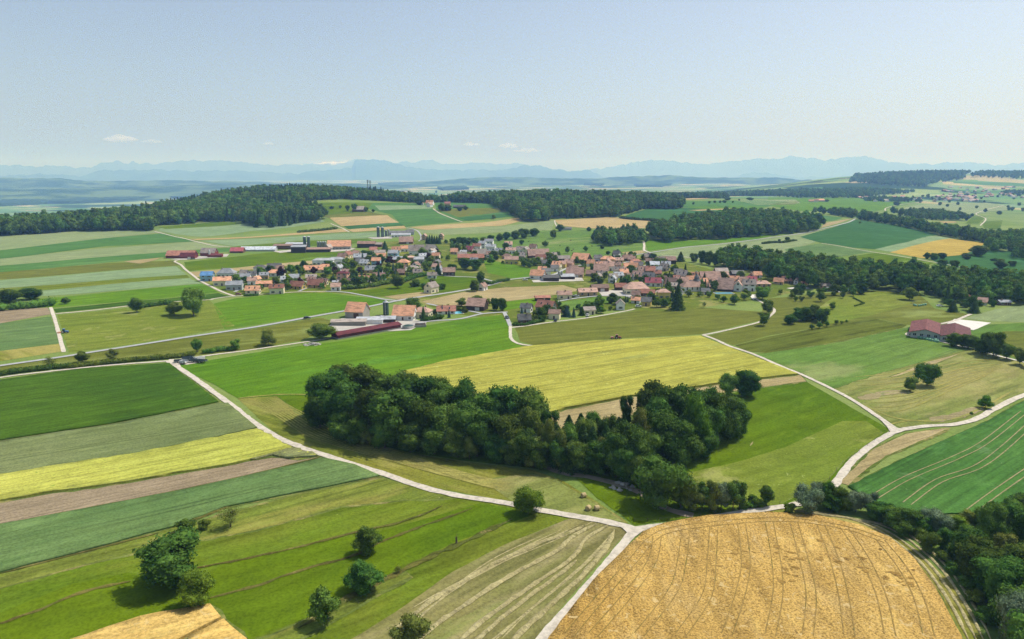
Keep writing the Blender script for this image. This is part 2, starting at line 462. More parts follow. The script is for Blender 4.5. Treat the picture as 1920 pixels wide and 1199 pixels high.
# ------------------------------------------------------------ ground sheet
def build_ground():
    ang = np.concatenate([np.arange(-180, -46, 6.0), np.arange(-46, 46, 0.4), np.arange(46, 180, 6.0)])
    rad = [3.0]
    while rad[-1] < 46000:
        r = rad[-1]
        rad.append(r * (1.03 if r < 500 else 1.012 if r < 3000 else 1.03))
    rad = np.array(rad); na, nr = len(ang), len(rad)
    A, RR = np.meshgrid(np.radians(ang), rad)
    X, Y = RR * np.sin(A), RR * np.cos(A)
    Z = hz(X, Y)
    V = np.stack([X, Y, Z], -1).reshape(-1, 3).tolist(); V.append((0, 0, h1(0, 0)))
    F = []
    for j in range(nr - 1):
        for i in range(na):
            k = (i + 1) % na
            F.append((j * na + i, j * na + k, (j + 1) * na + k, (j + 1) * na + i)[::-1])
    for i in range(na): F.append((len(V) - 1, (i + 1) % na, i)[::1])
    me = bpy.data.meshes.new('ground'); me.from_pydata(V, [], F)
    me.polygons.foreach_set('use_smooth', [True] * len(F)); me.update()
    m, nt, b = new_mat('ground_grass', 1.0, 0.02)
    pos = N(nt, 'ShaderNodeNewGeometry').outputs['Position']
    ln = N(nt, 'ShaderNodeVectorMath', operation='LENGTH'); nt.links.new(pos, ln.inputs[0]); d = ln.outputs['Value']
    # near: meadow
    f = rng(nt, noise_n(nt, pos, 0.012, 5, 0.6), 0.35, 0.65)
    near = mixc(nt, hx('#7d9848', K_F), hx('#93a45a', K_F), f)
    near = mixc(nt, near, (0, 0, 0, 1), rng(nt, noise_n(nt, pos, 0.9, 4, 0.7), 0.6, 0.32, 0, 0.3))
    # far: a patchwork of fields and woods
    def patch(rz, sx, sy, hues):
        v = N(nt, 'ShaderNodeTexVoronoi', feature='F1', distance='CHEBYCHEV')
        v.inputs['Scale'].default_value = 1.0; v.inputs['Randomness'].default_value = 0.85
        nt.links.new(mapped(nt, pos, rz, (sx, sy, 0)), v.inputs['Vector'])
        sp = N(nt, 'ShaderNodeSeparateColor'); nt.links.new(v.outputs['Color'], sp.inputs[0])
        cr = N(nt, 'ShaderNodeValToRGB'); cr.color_ramp.interpolation = 'CONSTANT'
        e = cr.color_ramp.elements
        while len(e) < len(hues): e.new(0.5)
        for i, h in enumerate(hues):
            e[i].position = i / len(hues); e[i].color = hx(h, K_F)
        nt.links.new(sp.outputs[0], cr.inputs[0]); return cr.outputs[0]
    far = patch(0.5, 1 / 330, 1 / 190, ['#7fa058', '#9aae68', '#5e8a50', '#c0b582', '#8aa868', '#a7b87a', '#6f9a5a', '#d0bf88', '#88a470', '#789a60'])
    wood = noise_n(nt, mapped(nt, pos, 0.3, (1 / 900, 1 / 700, 0)), 1.0, 4, 0.55, 0.4)
    far = mixc(nt, far, hx('#33502e', K_F), rng(nt, wood, 0.53, 0.545))
    hed = noise_n(nt, mapped(nt, pos, -0.2, (1 / 160, 1 / 60, 0)), 1.0, 5, 0.6, 0.5)
    far = mixc(nt, far, hx('#3d5a34', K_F), rng(nt, hed, 0.62, 0.66, 0, 0.8))
    vil = noise_n(nt, mapped(nt, pos, 0.0, (1 / 45, 1 / 45, 0)), 1.0, 2, 0.5)
    vim = noise_n(nt, mapped(nt, pos, 0.0, (1 / 800, 1 / 600, 0), (40, 7, 0)), 1.0, 1, 0.5)
    ml = N(nt, 'ShaderNodeMath', operation='MULTIPLY'); nt.links.new(rng(nt, vil, 0.6, 0.64), ml.inputs[0]); nt.links.new(rng(nt, vim, 0.64, 0.7), ml.inputs[1])
    far = mixc(nt, far, hx('#c09a88', K_F), ml.outputs[0])
    c = mixc(nt, near, far, rng(nt, d, 2400, 2900))
    nt.links.new(c, b.inputs['Base Color'])
    o = link('ground', me, m); o['kind'] = 'structure'
build_ground()

# ------------------------------------------------------------ crops and meadows (polygons given as photo pixels on the ground)
M = {}
M['dark_crop'] = fmat('dark_crop', '#4f8434', '#3d7030', 35, 2.2, 0.28, patch='#6d9440', patch_amt=0.15, patch_scale=0.02, tram=21, tram_amt=0.3)
M['grey_crop'] = fmat('grey_crop', '#7c9a6c', '#6c8d5c', 34, 3.0, 0.22, patch='#93a468', patch_amt=0.2, patch_scale=0.03, patch_stretch=4, tram=18, tram_amt=0.25)
M['canola'] = fmat('canola', '#ced85a', '#bccb50', 33, 1.4, 0.36, fine=0.5, speck='#92a848', speck_amt=0.64, second='#d8dc6c', tram=24, tram_amt=0.2)
M['weedy'] = fmat('weedy_crop', '#93a069', '#a2a26a', 33, 1.4, 0.3, patch='#ccd25c', patch_amt=0.6, patch_scale=0.06, patch_stretch=3, speck='#ccd25c', speck_amt=0.6)
M['soil_crop'] = fmat('soil_crop', '#a8a080', '#9c9474', 33, 1.4, 0.3, patch='#8a9860', patch_amt=0.15, patch_scale=0.05, speck='#c3c456', speck_amt=0.74)
M['blue_crop'] = fmat('blue_crop', '#5d9268', '#4c845a', 34.5, 1.6, 0.25, patch='#7b9c62', patch_amt=0.1, patch_scale=0.02, patch_stretch=4, tram=21, tram_amt=0.22)
M['terrace'] = fmat('terrace_meadow', '#74a32c', '#86a23e', 36, 3.4, 0.35, patch='#b0ab5c', patch_amt=0.35, patch_scale=0.016, patch_stretch=3.5, speck='#a8b45e', speck_amt=0.70)
M['bright'] = fmat('bright_meadow', '#5e9d2e', '#51922c', 37, 3.0, 0.22, patch='#6ca540', patch_amt=0.25, patch_scale=0.02, patch_stretch=3, tram=26, tram_amt=0.1)
M['lush'] = fmat('lush_meadow', '#67a72a', '#55992a', 35, 5.0, 0.2, patch='#8cab4c', patch_amt=0.2, patch_scale=0.02, patch_stretch=2)
M['mown'] = fmat('mown_meadow', '#9ba648', '#7d9c3c', -32, 2.4, 0.4, patch='#c0b568', patch_amt=0.6, patch_scale=0.016, patch_stretch=5, second='#bfb768')
M['mown3'] = fmat('dry_meadow', '#8e9a40', '#7a9036', 35, 2.2, 0.4, patch='#aaa352', patch_amt=0.6, patch_scale=0.03, patch_stretch=5, second='#a5a455', speck='#aeac68', speck_amt=0.66)
M['wheat'] = fmat('ripe_wheat', '#d9b266', '#c89e52', 88, 2.0, 0.25, patch='#c49c58', patch_amt=0.25, patch_scale=0.035, speck='#ecd092', speck_amt=0.60, fine=1.0, bump=0.8, second='#e0c286', fs=2.4)
M['wheat2'] = fmat('ripe_wheat_small', '#dfba6c', '#d2aa5c', 27, 1.4, 0.3, fine=0.6, speck='#e8cd8c', speck_amt=0.6, bump=0.5, tram=15, tram_amt=0.2)
M['hay'] = fmat('cut_hay_field', '#aea46a', '#979c58', 43, 2.2, 0.35, patch='#8b9a4e', patch_amt=0.45, patch_scale=0.03, patch_stretch=4, second='#c4b884')
M['yellow'] = fmat('yellow_crop', '#bfc85e', '#b2bd56', 28, 2.4, 0.3, patch='#9fa75a', patch_amt=0.35, patch_scale=0.035, patch_stretch=4, speck='#c9cf74', speck_amt=0.62, tram=18, tram_amt=0.28)
M['tan'] = fmat('stubble', '#cdbb8a', '#bdac78', 24, 1.6, 0.3, patch='#a8a35e', patch_amt=0.2, patch_scale=0.03, patch_stretch=3)
M['pasture'] = fmat('pasture', '#94ab4a', '#7fa038', 30, 6, 0.2, patch='#aeb068', patch_amt=0.28, patch_scale=0.05, speck='#aebc78', speck_amt=0.66)
M['row_crop'] = fmat('row_crop', '#5a9656', '#4c8a4a', 36, 1.3, 0.3, patch='#7ba066', patch_amt=0.1, patch_scale=0.03, speck='#83a568', speck_amt=0.70, tram=9, tram_amt=0.12)
M['olive'] = fmat('olive_meadow', '#8da053', '#82984a', 20, 4, 0.22, patch='#9fad60', patch_amt=0.35, patch_scale=0.02, patch_stretch=3, bump=0.15)
M['olive2'] = fmat('olive_striped_meadow', '#7c9240', '#6f8a38', 31, 4.2, 0.5, patch='#8b9c4c', patch_amt=0.3, patch_scale=0.02, patch_stretch=4)
M['green2'] = fmat('mid_green_crop', '#75a552', '#669a46', 33, 3, 0.25, patch='#a3ad6c', patch_amt=0.35, patch_scale=0.018, patch_stretch=3, tram=20, tram_amt=0.16)
M['mown2'] = fmat('swathed_meadow', '#9da559', '#8e9d4e', 33, 3.4, 0.35, patch='#b5ad6c', patch_amt=0.5, patch_scale=0.018, patch_stretch=4, second='#bdb679')
M['strip_dark'] = fmat('strip_dark', '#629a50', '#568e48', 40, 5, 0.2, patch='#76a05a', patch_amt=0.2, patch_scale=0.01, patch_stretch=5, bump=0, tram=24, tram_amt=0.2)
M['strip_grey'] = fmat('strip_grey', '#93ad80', '#87a474', 40, 5, 0.15, patch='#9db386', patch_amt=0.3, patch_scale=0.01, patch_stretch=5, bump=0, tram=24, tram_amt=0.2)
M['strip_light'] = fmat('strip_light', '#a4b27c', '#99ab74', 40, 5, 0.15, patch='#adb786', patch_amt=0.3, patch_scale=0.01, patch_stretch=5, bump=0, tram=24, tram_amt=0.16)
M['far_wheat'] = fmat('far_wheat', '#d4bd86', '#cab278', 35, 5, 0.15, patch='#c2a86c', patch_amt=0.3, patch_scale=0.01, patch_stretch=5, bump=0)
M['deep'] = fmat('deep_green_crop', '#4c8448', '#437c42', 30, 4, 0.15, patch='#56905c', patch_amt=0.3, patch_scale=0.01, bump=0, tram=24, tram_amt=0.2)
M['gold'] = fmat('golden_crop', '#d7bc5c', '#c6ad52', 30, 4, 0.15, patch='#a9a85c', patch_amt=0.3, patch_scale=0.012, patch_stretch=3, bump=0)
M['village'] = fmat('village_lawn', '#86a045', '#6f9440', 10, 6, 0.12, patch='#b0aa66', patch_amt=0.45, patch_scale=0.03, bump=0.1)
M['fore'] = fmat('fore_meadow', '#84a050', '#79994a', 30, 5, 0.2, patch='#a8ab62', patch_amt=0.35, patch_scale=0.012, patch_stretch=3, bump=0.1)

FIELDS = [
 # name, material, layer, height, pixels
 # --- left background strips, far to near
 ('meadow', 'strip_light', 1, 0, (-300, 470, 0, 441, 150, 432, 230, 428, 290, 432, 310, 436, 200, 447, 0, 471, -300, 505)),
 ('meadow', 'strip_dark', 2, 0, (-300, 505, 0, 470, 200, 447, 310, 438, 370, 453, 200, 462, 0, 486, -300, 522)),
 ('meadow', 'strip_light', 1, 0, (-300, 522, 0, 486, 180, 467, 370, 453, 440, 463, 260, 477, 0, 500, -300, 535)),
 ('meadow', 'strip_dark', 2, 0, (-300, 535, 0, 499, 260, 477, 440, 465, 460, 470, 330, 480, 180, 495, 0, 511, -300, 545)),
 ('stubble_strip', 'tan', 3, 0, (232, 491, 300, 484, 290, 489, 262, 495)),
 ('meadow', 'olive', 1, 0, (-300, 545, 0, 511, 200, 494, 325, 489, 335, 498, 160, 512, 0, 525, -300, 560)),
 ('crop_strip', 'strip_grey', 2, 0, (-300, 562, 0, 526, 130, 516, 330, 500, 350, 516, 200, 526, 0, 541, -300, 585)),
 ('meadow', 'terrace', 1, 0, (-300, 585, 0, 541, 200, 526, 350, 516, 356, 521, 200, 534, 75, 546, -300, 600)),
 ('crop_strip', 'strip_grey', 2, 0, (50, 548, 200, 534, 355, 522, 378, 532, 240, 544, 75, 556)),
 ('crop_strip', 'bright', 1, 0, (60, 562, 240, 545, 378, 533, 410, 549, 300, 560, 100, 577, 60, 580)),
 ('crop_strip', 'dark_crop', 2, 0, (100, 580, 240, 566, 320, 560, 410, 550, 435, 557, 390, 562, 240, 573, 105, 587)),
 ('meadow', 'strip_grey', 1, 0, (295, 432, 310, 425, 430, 418, 600, 411, 610, 416, 470, 434, 380, 445, 330, 440)),
 ('meadow', 'lush', 2, 0, (296, 426, 400, 417, 470, 418, 440, 422, 310, 430)),
 ('stubble_strip', 'far_wheat', 3, 0, (355, 449, 480, 444, 600, 432, 645, 430, 655, 435, 600, 438, 480, 446, 370, 451)),
 ('meadow', 'strip_grey', 1, 0, (372, 452, 500, 447, 640, 438, 700, 436, 780, 436, 690, 447, 560, 452, 440, 462)),
 ('meadow', 'lush', 2, 0, (442, 463, 560, 453, 690, 448, 700, 455, 560, 463, 470, 470)),
 ('meadow', 'lush', 1, 0, (345, 492, 440, 482, 520, 472, 600, 467, 670, 470, 670, 478, 590, 487, 500, 499, 430, 503, 380, 506, 352, 509)),
 ('stubble_strip', 'tan', 2, 0, (352, 511, 440, 503, 590, 489, 670, 477, 672, 482, 600, 494, 450, 508, 370, 520)),
 # --- slope below the far wood
 ('meadow', 'lush', 1, 0, (598, 381, 700, 381, 690, 394, 705, 402, 620, 408, 600, 392)),
 ('meadow', 'strip_dark', 1, 0, (700, 381, 800, 382, 812, 394, 865, 417, 760, 426, 735, 403, 690, 392)),
 ('crop_strip', 'strip_grey', 2, 0, (702, 386, 805, 386, 810, 392, 712, 395)),
 ('meadow', 'olive', 2, 0, (600, 405, 690, 398, 726, 404, 620, 410)),
 ('wheat_field', 'far_wheat', 3, 0, (618, 409, 726, 404, 748, 418, 640, 425)),
 ('crop_strip', 'deep', 3, 0, (645, 425, 750, 418, 760, 424, 655, 431)),
 ('wheat_field', 'far_wheat', 3, 0, (650, 431, 758, 424, 762, 429, 662, 436)),
 ('meadow', 'strip_dark', 1, 0, (815, 382, 860, 376, 930, 382, 955, 392, 960, 404, 880, 414, 865, 416, 818, 394)),
 ('meadow', 'olive', 2, 0, (820, 394, 945, 390, 950, 398, 860, 408)),
 ('crop_strip', 'deep', 3, 0, (858, 409, 955, 401, 965, 406, 878, 415)),
 ('stubble_strip', 'far_wheat', 2, 0, (768, 427, 905, 418, 970, 409, 985, 413, 940, 424, 800, 432)),
 ('meadow', 'strip_light', 1, 0, (770, 432, 940, 425, 1040, 412, 1035, 432, 900, 438, 830, 441, 790, 437)),
 ('wheat_field', 'far_wheat', 2, 0, (1040, 413, 1150, 408, 1280, 418, 1240, 424, 1200, 429, 1110, 429, 1050, 424)),
 ('meadow', 'deep', 1, 0, (1165, 408, 1220, 390, 1330, 391, 1370, 400, 1340, 412, 1270, 419, 1170, 411)),
 ('crop_strip', 'strip_dark', 2, 0, (1270, 379, 1420, 376, 1480, 379, 1440, 388, 1300, 391, 1265, 388)),
 ('meadow', 'bright', 2, 0, (1270, 389, 1350, 386, 1440, 388, 1420, 395, 1370, 401, 1330, 393)),
 ('stubble_strip', 'far_wheat', 3, 0, (1278, 374, 1330, 371, 1330, 373, 1280, 376)),
 ('stubble_strip', 'far_wheat', 3, 0, (1290, 395, 1380, 391, 1375, 393, 1310, 396)),
 ('crop_strip', 'strip_light', 2, 0, (1380, 377, 1490, 375, 1500, 382, 1420, 385)),
 ('meadow', 'bright', 1, 0, (1440, 371, 1620, 371, 1730, 378, 1680, 388, 1640, 397, 1500, 396, 1440, 386)),
 ('crop_strip', 'olive', 2, 0, (1470, 379, 1500, 378, 1490, 384, 1440, 385)),
 # --- pasture above the village
 ('pasture', 'green2', 1, 0, (870, 447, 1000, 432, 1200, 430, 1210, 450, 1205, 470, 1170, 482, 1080, 488, 1000, 490, 930, 470, 880, 460)),
 ('meadow', 'bright', 2, 0, (1208, 449, 1300, 452, 1400, 446, 1470, 437, 1420, 449, 1300, 461, 1215, 471)),
 ('meadow', 'tan', 3, 0, (1165, 474, 1205, 470, 1210, 474, 1180, 480)),
 ('meadow', 'strip_light', 1, 0, (1225, 475, 1300, 463, 1470, 442, 1550, 430, 1545, 446, 1500, 466, 1450, 480, 1300, 486, 1240, 481)),
 # --- right background
 ('crop_field', 'deep', 2, 0, (1500, 445, 1560, 428, 1605, 413, 1680, 423, 1760, 440, 1700, 455, 1640, 468, 1600, 465, 1540, 456)),
 ('crop_strip', 'strip_grey', 2, 0, (1640, 468, 1700, 455, 1740, 442, 1790, 448, 1740, 460, 1680, 474)),
 ('canola_field', 'gold', 3, 0, (1668, 474, 1740, 455, 1780, 448, 1850, 457, 1810, 478, 1730, 485)),
 ('crop_field', 'blue_crop', 2, 0, (1470, 468, 1540, 457, 1640, 473, 1560, 484, 1490, 485)),
 ('crop_field', 'lush', 2, 0, (1590, 483, 1645, 474, 1750, 494, 1735, 500, 1640, 508)),
 ('crop_field', 'deep', 1, 0, (1735, 480, 1860, 470, 1990, 478, 1990, 540, 1850, 515, 1760, 496)),
 ('crop_field', 'blue_crop', 2, 0, (1780, 500, 1990, 527, 1990, 545, 1860, 530, 1790, 512)),
 ('meadow', 'tan', 2, 0, (1545, 419, 1600, 410, 1570, 420, 1540, 428)),
 ('meadow', 'strip_dark', 2, 0, (1522, 401, 1580, 409, 1560, 415, 1540, 415)),
 ('crop_strip', 'strip_light', 2, 0, (1675, 395, 1720, 385, 1790, 380, 1840, 388, 1850, 400, 1780, 405)),
 ('vineyard', 'strip_light', 2, 0, (1785, 382, 1850, 381, 1900, 388, 1890, 395, 1830, 398)),
 ('crop_strip', 'lush', 3, 0, (1810, 420, 1825, 406, 1848, 407, 1835, 420)),
 ('crop_strip', 'lush', 3, 0, (1840, 416, 1880, 414, 1875, 432, 1845, 428)),
 ('stubble_strip', 'far_wheat', 3, 0, (1760, 416, 1790, 416, 1795, 418, 1770, 419)),
 # --- village
 ('village_lawn', 'village', 1, 0, (365, 522, 400, 512, 600, 490, 680, 477, 700, 455, 800, 450, 880, 462, 940, 475, 1080, 488, 1240, 482, 1330, 505, 1500, 515, 1520, 540, 1440, 560, 1270, 585, 1100, 580, 960, 605, 860, 590, 760, 560, 620, 549, 440, 556)),
 ('meadow', 'bright', 2, 0, (905, 488, 960, 495, 1010, 508, 1000, 520, 960, 523, 915, 512)),
 ('meadow', 'lush', 2, 0, (800, 516, 895, 521, 880, 538, 860, 546, 830, 548, 700, 557, 640, 547, 720, 541, 790, 525)),
 ('stubble_strip', 'tan', 3, 0, (720, 557, 790, 548, 812, 553, 780, 562, 748, 563)),
 ('wheat_field', 'tan', 2, 0, (790, 566, 870, 548, 950, 539, 1055, 535, 1090, 545, 1000, 560, 940, 566, 880, 575, 810, 571)),
 ('meadow', 'olive', 1, 0, (920, 542, 960, 528, 1080, 522, 1170, 527, 1160, 540, 1085, 543, 1050, 536, 960, 540)),
 ('meadow', 'bright', 2, 0, (945, 567, 1020, 557, 1040, 568, 1000, 572, 965, 580, 945, 582)),
 ('meadow', 'green2', 2, 0, (1030, 570, 1120, 557, 1170, 558, 1150, 566, 1060, 585, 1040, 580)),
 ('meadow', 'bright', 1, 0, (440, 560, 540, 550, 610, 549, 690, 558, 742, 568, 690, 576, 600, 589, 480, 609, 420, 618, 400, 570)),
 ('meadow', 'pasture', 1, 0, (108, 591, 250, 577, 320, 567, 392, 563, 402, 572, 440, 612, 340, 631, 200, 653, 130, 662)),
 # --- left fields around the farm roads
 ('ploughed_field', 'soil_crop', 2, 0, (-400, 620, 0, 583, 90, 577, 95, 590, 0, 607, -400, 660)),
 ('crop_field', 'blue_crop', 2, 0, (-400, 660, 0, 607, 95, 594, 112, 644, 0, 659, -400, 700)),
 ('meadow', 'mown', 2, 0, (-400, 702, 0, 659, 113, 645, 120, 659, 0, 678, -400, 725)),
 ('meadow', 'olive', 1, 0, (-400, 770, 0, 687, 200, 659, 340, 636, 480, 617, 600, 596, 640, 610, 560, 640, 440, 660, 300, 672, 150, 684, 0, 702, -400, 790)),
 # --- foreground
 ('crop_field', 'dark_crop', 2, 0.35, (-500, 775, 0, 714, 160, 692, 318, 682, 408, 755, 200, 797, 0, 827, -500, 900)),
 ('crop_field', 'grey_crop', 2, 0.3, (-500, 905, 0, 829, 200, 799, 408, 758, 428, 757, 483, 803, 240, 855, 0, 893, -500, 980)),
 ('canola_field', 'canola', 3, 0.55, (-500, 985, 0, 893, 240, 855, 483, 806, 520, 826, 545, 842, 480, 862, 420, 875, 340, 888, 200, 912, 100, 925, 0, 943, -500, 1040)),
 ('canola_edge', 'weedy', 4, 0.45, (455, 817, 483, 806, 520, 826, 545, 842, 598, 856, 560, 862, 510, 856, 480, 862, 440, 866, 470, 845, 440, 835)),
 ('ploughed_field', 'soil_crop', 2, 0, (-500, 1035, 0, 940, 200, 908, 480, 858, 545, 838, 603, 856, 480, 888, 330, 921, 160, 954, 0, 984, -500, 1100)),
 ('crop_field', 'blue_crop', 3, 0.4, (-500, 1105, 0, 986, 160, 957, 330, 924, 480, 891, 607, 861, 665, 874, 713, 894, 560, 925, 420, 953, 340, 985, 160, 1035, 0, 1076, -500, 1220)),
 ('meadow', 'terrace', 1, 0, (-500, 1225, 0, 1076, 340, 985, 560, 925, 716, 896, 800, 918, 950, 948, 1010, 962, 1068, 972, 940, 1025, 850, 1072, 740, 1150, 600, 1260, 300, 1700, -700, 1900)),
 ('meadow', 'lush', 2, 0, (415, 1060, 560, 1025, 720, 995, 900, 945, 955, 952, 1000, 966, 860, 1015, 740, 1068, 690, 1120, 560, 1165, 440, 1210, 300, 1140)),
 ('meadow', 'lush', 2, 0, (-300, 1230, 0, 1150, 130, 1098, 240, 1075, 340, 1090, 390, 1130, 250, 1160, 150, 1200, 0, 1260)),
 ('wheat_field', 'wheat2', 3, 0.6, (130, 1206, 266, 1160, 394, 1138, 415, 1163, 345, 1198, 250, 1260, 100, 1320)),
 ('wheat_field', 'wheat2', 3, 0.6, (352, 1199, 420, 1166, 462, 1202, 560, 1330, 420, 1360)),
 ('dry_meadow', 'mown3', 2, 0, (-300, 1150, 0, 1078, 330, 990, 560, 928, 716, 898, 800, 919, 850, 935, 760, 938, 640, 950, 480, 995, 330, 1022, 160, 1058, 0, 1104, -300, 1185)),
 ('dry_meadow', 'mown3', 3, 0, (460, 1215, 560, 1172, 640, 1135, 700, 1100, 760, 1075, 770, 1082, 712, 1112, 660, 1145, 560, 1200, 500, 1240)),
 ('hay_field', 'hay', 2, 0, (1068, 973, 1130, 978, 1174, 990, 1172, 1003, 1120, 1060, 1010, 1190, 880, 1420, 400, 1700, 560, 1260, 740, 1150, 850, 1072, 940, 1025)),
 ('wheat_field', 'wheat', 3, 0.8, (1205, 1004, 1245, 986, 1330, 972, 1440, 966, 1530, 972, 1610, 990, 1670, 1015, 1715, 1055, 1760, 1120, 1800, 1199, 1860, 1400, 1900, 1700, 700, 1900, 900, 1420, 1030, 1200, 1120, 1085)),
 ('meadow', 'mown', 1, 0, (1470, 952, 1560, 962, 1640, 985, 1720, 1030, 1790, 1100, 1840, 1190, 1960, 1500, 2000, 1900, 1860, 1800, 1790, 1199, 1600, 985, 1440, 962)),
 # --- around the grove
 ('meadow', 'bright', 2, 0, (333, 686, 470, 663, 570, 648, 640, 640, 760, 618, 850, 602, 940, 591, 958, 620, 962, 638, 980, 652, 880, 672, 770, 698, 640, 740, 520, 743, 446, 748)),
 ('meadow', 'mown', 1, 0, (446, 748, 520, 742, 560, 780, 640, 822, 800, 855, 1000, 882, 1060, 905, 1110, 935, 1180, 982, 1110, 972, 960, 943, 780, 908, 590, 846, 520, 815)),
 ('meadow', 'mown2', 2, 0, (905, 902, 1000, 890, 1040, 900, 1080, 925, 1170, 980, 1060, 962, 960, 941)),
 ('meadow', 'lush', 2, 0, (518, 743, 600, 742, 700, 742, 900, 790, 1000, 850, 1010, 880, 880, 866, 760, 848, 640, 815, 570, 780)),
 ('meadow', 'lush', 2, 0, (1060, 880, 1180, 900, 1260, 940, 1400, 950, 1350, 963, 1250, 978, 1190, 985, 1120, 935)),
 ('yellow_crop_field', 'yellow', 3, 0.7, (752, 700, 840, 678, 985, 652, 1150, 640, 1312, 632, 1370, 655, 1430, 678, 1496, 704, 1420, 712, 1300, 728, 1180, 745, 1060, 768, 980, 790, 860, 790, 780, 730)),
 ('stubble_strip', 'tan', 2, 0, (1000, 800, 1060, 769, 1180, 746, 1300, 728, 1420, 712, 1500, 704, 1512, 716, 1420, 728, 1300, 745, 1180, 780, 1060, 820)),
 ('meadow', 'lush', 1, 0, (1420, 728, 1513, 717, 1580, 755, 1664, 803, 1664, 812, 1600, 860, 1565, 900, 1470, 948, 1330, 958, 1220, 930, 1200, 860, 1240, 780, 1340, 745)),
 ('meadow', 'pasture', 2, 0, (1275, 890, 1380, 868, 1470, 840, 1580, 790, 1625, 790, 1656, 812, 1590, 860, 1550, 905, 1460, 948, 1340, 955, 1300, 930)),
 # --- right side
 ('meadow', 'olive', 1, 0, (965, 612, 1060, 604, 1168, 587, 1230, 577, 1330, 578, 1430, 585, 1430, 600, 1380, 612, 1318, 627, 1150, 636, 1000, 648, 975, 640)),
 ('meadow', 'olive', 1, 0, (1440, 560, 1600, 545, 1720, 550, 1760, 585, 1710, 605, 1640, 598, 1560, 612, 1440, 630, 1375, 648, 1328, 630, 1420, 606)),
 ('meadow', 'pasture', 2, 0, (1500, 600, 1560, 560, 1640, 548, 1720, 552, 1705, 572, 1640, 590, 1560, 608)),
 ('meadow', 'olive2', 2, 0, (1378, 648, 1440, 632, 1560, 612, 1636, 597, 1700, 610, 1690, 616, 1580, 640, 1440, 662, 1400, 660)),
 ('meadow', 'olive', 1, 0, (1642, 597, 1720, 573, 1820, 590, 1815, 592, 1760, 608, 1702, 610)),
 ('crop_field', 'green2', 2, 0, (1415, 665, 1450, 661, 1580, 642, 1695, 616, 1720, 612, 1740, 630, 1830, 652, 1740, 676, 1650, 700, 1560, 730, 1510, 703)),
 ('meadow', 'mown2', 1, 0, (1560, 731, 1650, 701, 1740, 677, 1830, 655, 1870, 665, 1980, 700, 1980, 720, 1920, 738, 1870, 762, 1830, 788, 1740, 797, 1688, 802, 1640, 775)),
 ('meadow', 'tan', 2, 0, (1668, 708, 1740, 679, 1800, 664, 1760, 680, 1680, 706)),
 ('crop_field', 'strip_light', 2, 0, (1805, 598, 1870, 580, 1920, 573, 2100, 570, 2100, 620, 1920, 605, 1858, 603)),
 ('meadow', 'green2', 1, 0, (1800, 612, 1920, 606, 2100, 622, 2100, 690, 1920, 678, 1820, 650)),
 ('meadow', 'olive', 2, 0, (1880, 622, 1990, 622, 1990, 680, 1900, 670, 1850, 640)),
 ('crop_field', 'row_crop', 2, 0.35, (1590, 914, 1680, 868, 1760, 832, 1850, 792, 1920, 752, 2100, 690, 2300, 900, 2100, 1010, 1900, 985, 1800, 965, 1700, 968, 1640, 945)),
 ('meadow', 'tan', 3, 0, (1574, 906, 1600, 880, 1640, 842, 1700, 814, 1780, 803, 1740, 822, 1660, 856, 1620, 884, 1590, 910)),
]
TERR = {}
for nm, mt, ly, th, px in FIELDS:
    pts = PX(*px)
    if nm == 'yellow_crop_field': TERR['yellow'] = pts
    drape(nm, pts, M[mt], ly, th, jit={'canola': 1.3, 'weedy': 2.2}.get(mt))

# rough grass along the edges of the nearer fields
m_bank = fmat('grass_bank', '#8a8244', '#5f6e2e', 20, 1.2, 0.4, patch='#a49660', patch_amt=0.3, patch_scale=0.3, bump=0.5)
m_marg = fmat('grass_margin', '#8f9a4e', '#6d8438', 20, 1.2, 0.4, patch='#b0a468', patch_amt=0.5, patch_scale=0.12, bump=0.4)
_b = MB()
for nm, mt, ly, th, px in FIELDS:
    if max(px[1::2]) > 700 and mt not in ('terrace', 'lush', 'mown', 'hay', 'pasture', 'bright'):
        ribbon('', dens(PX(*px), 12, False, 0.4, 3) , 1.5, None, ly - 0.5, None, 0.9, False, 2.5, mb=_b, seed=ly)
_o = _b.build('field_margin', m_marg); _o['kind'] = 'structure'

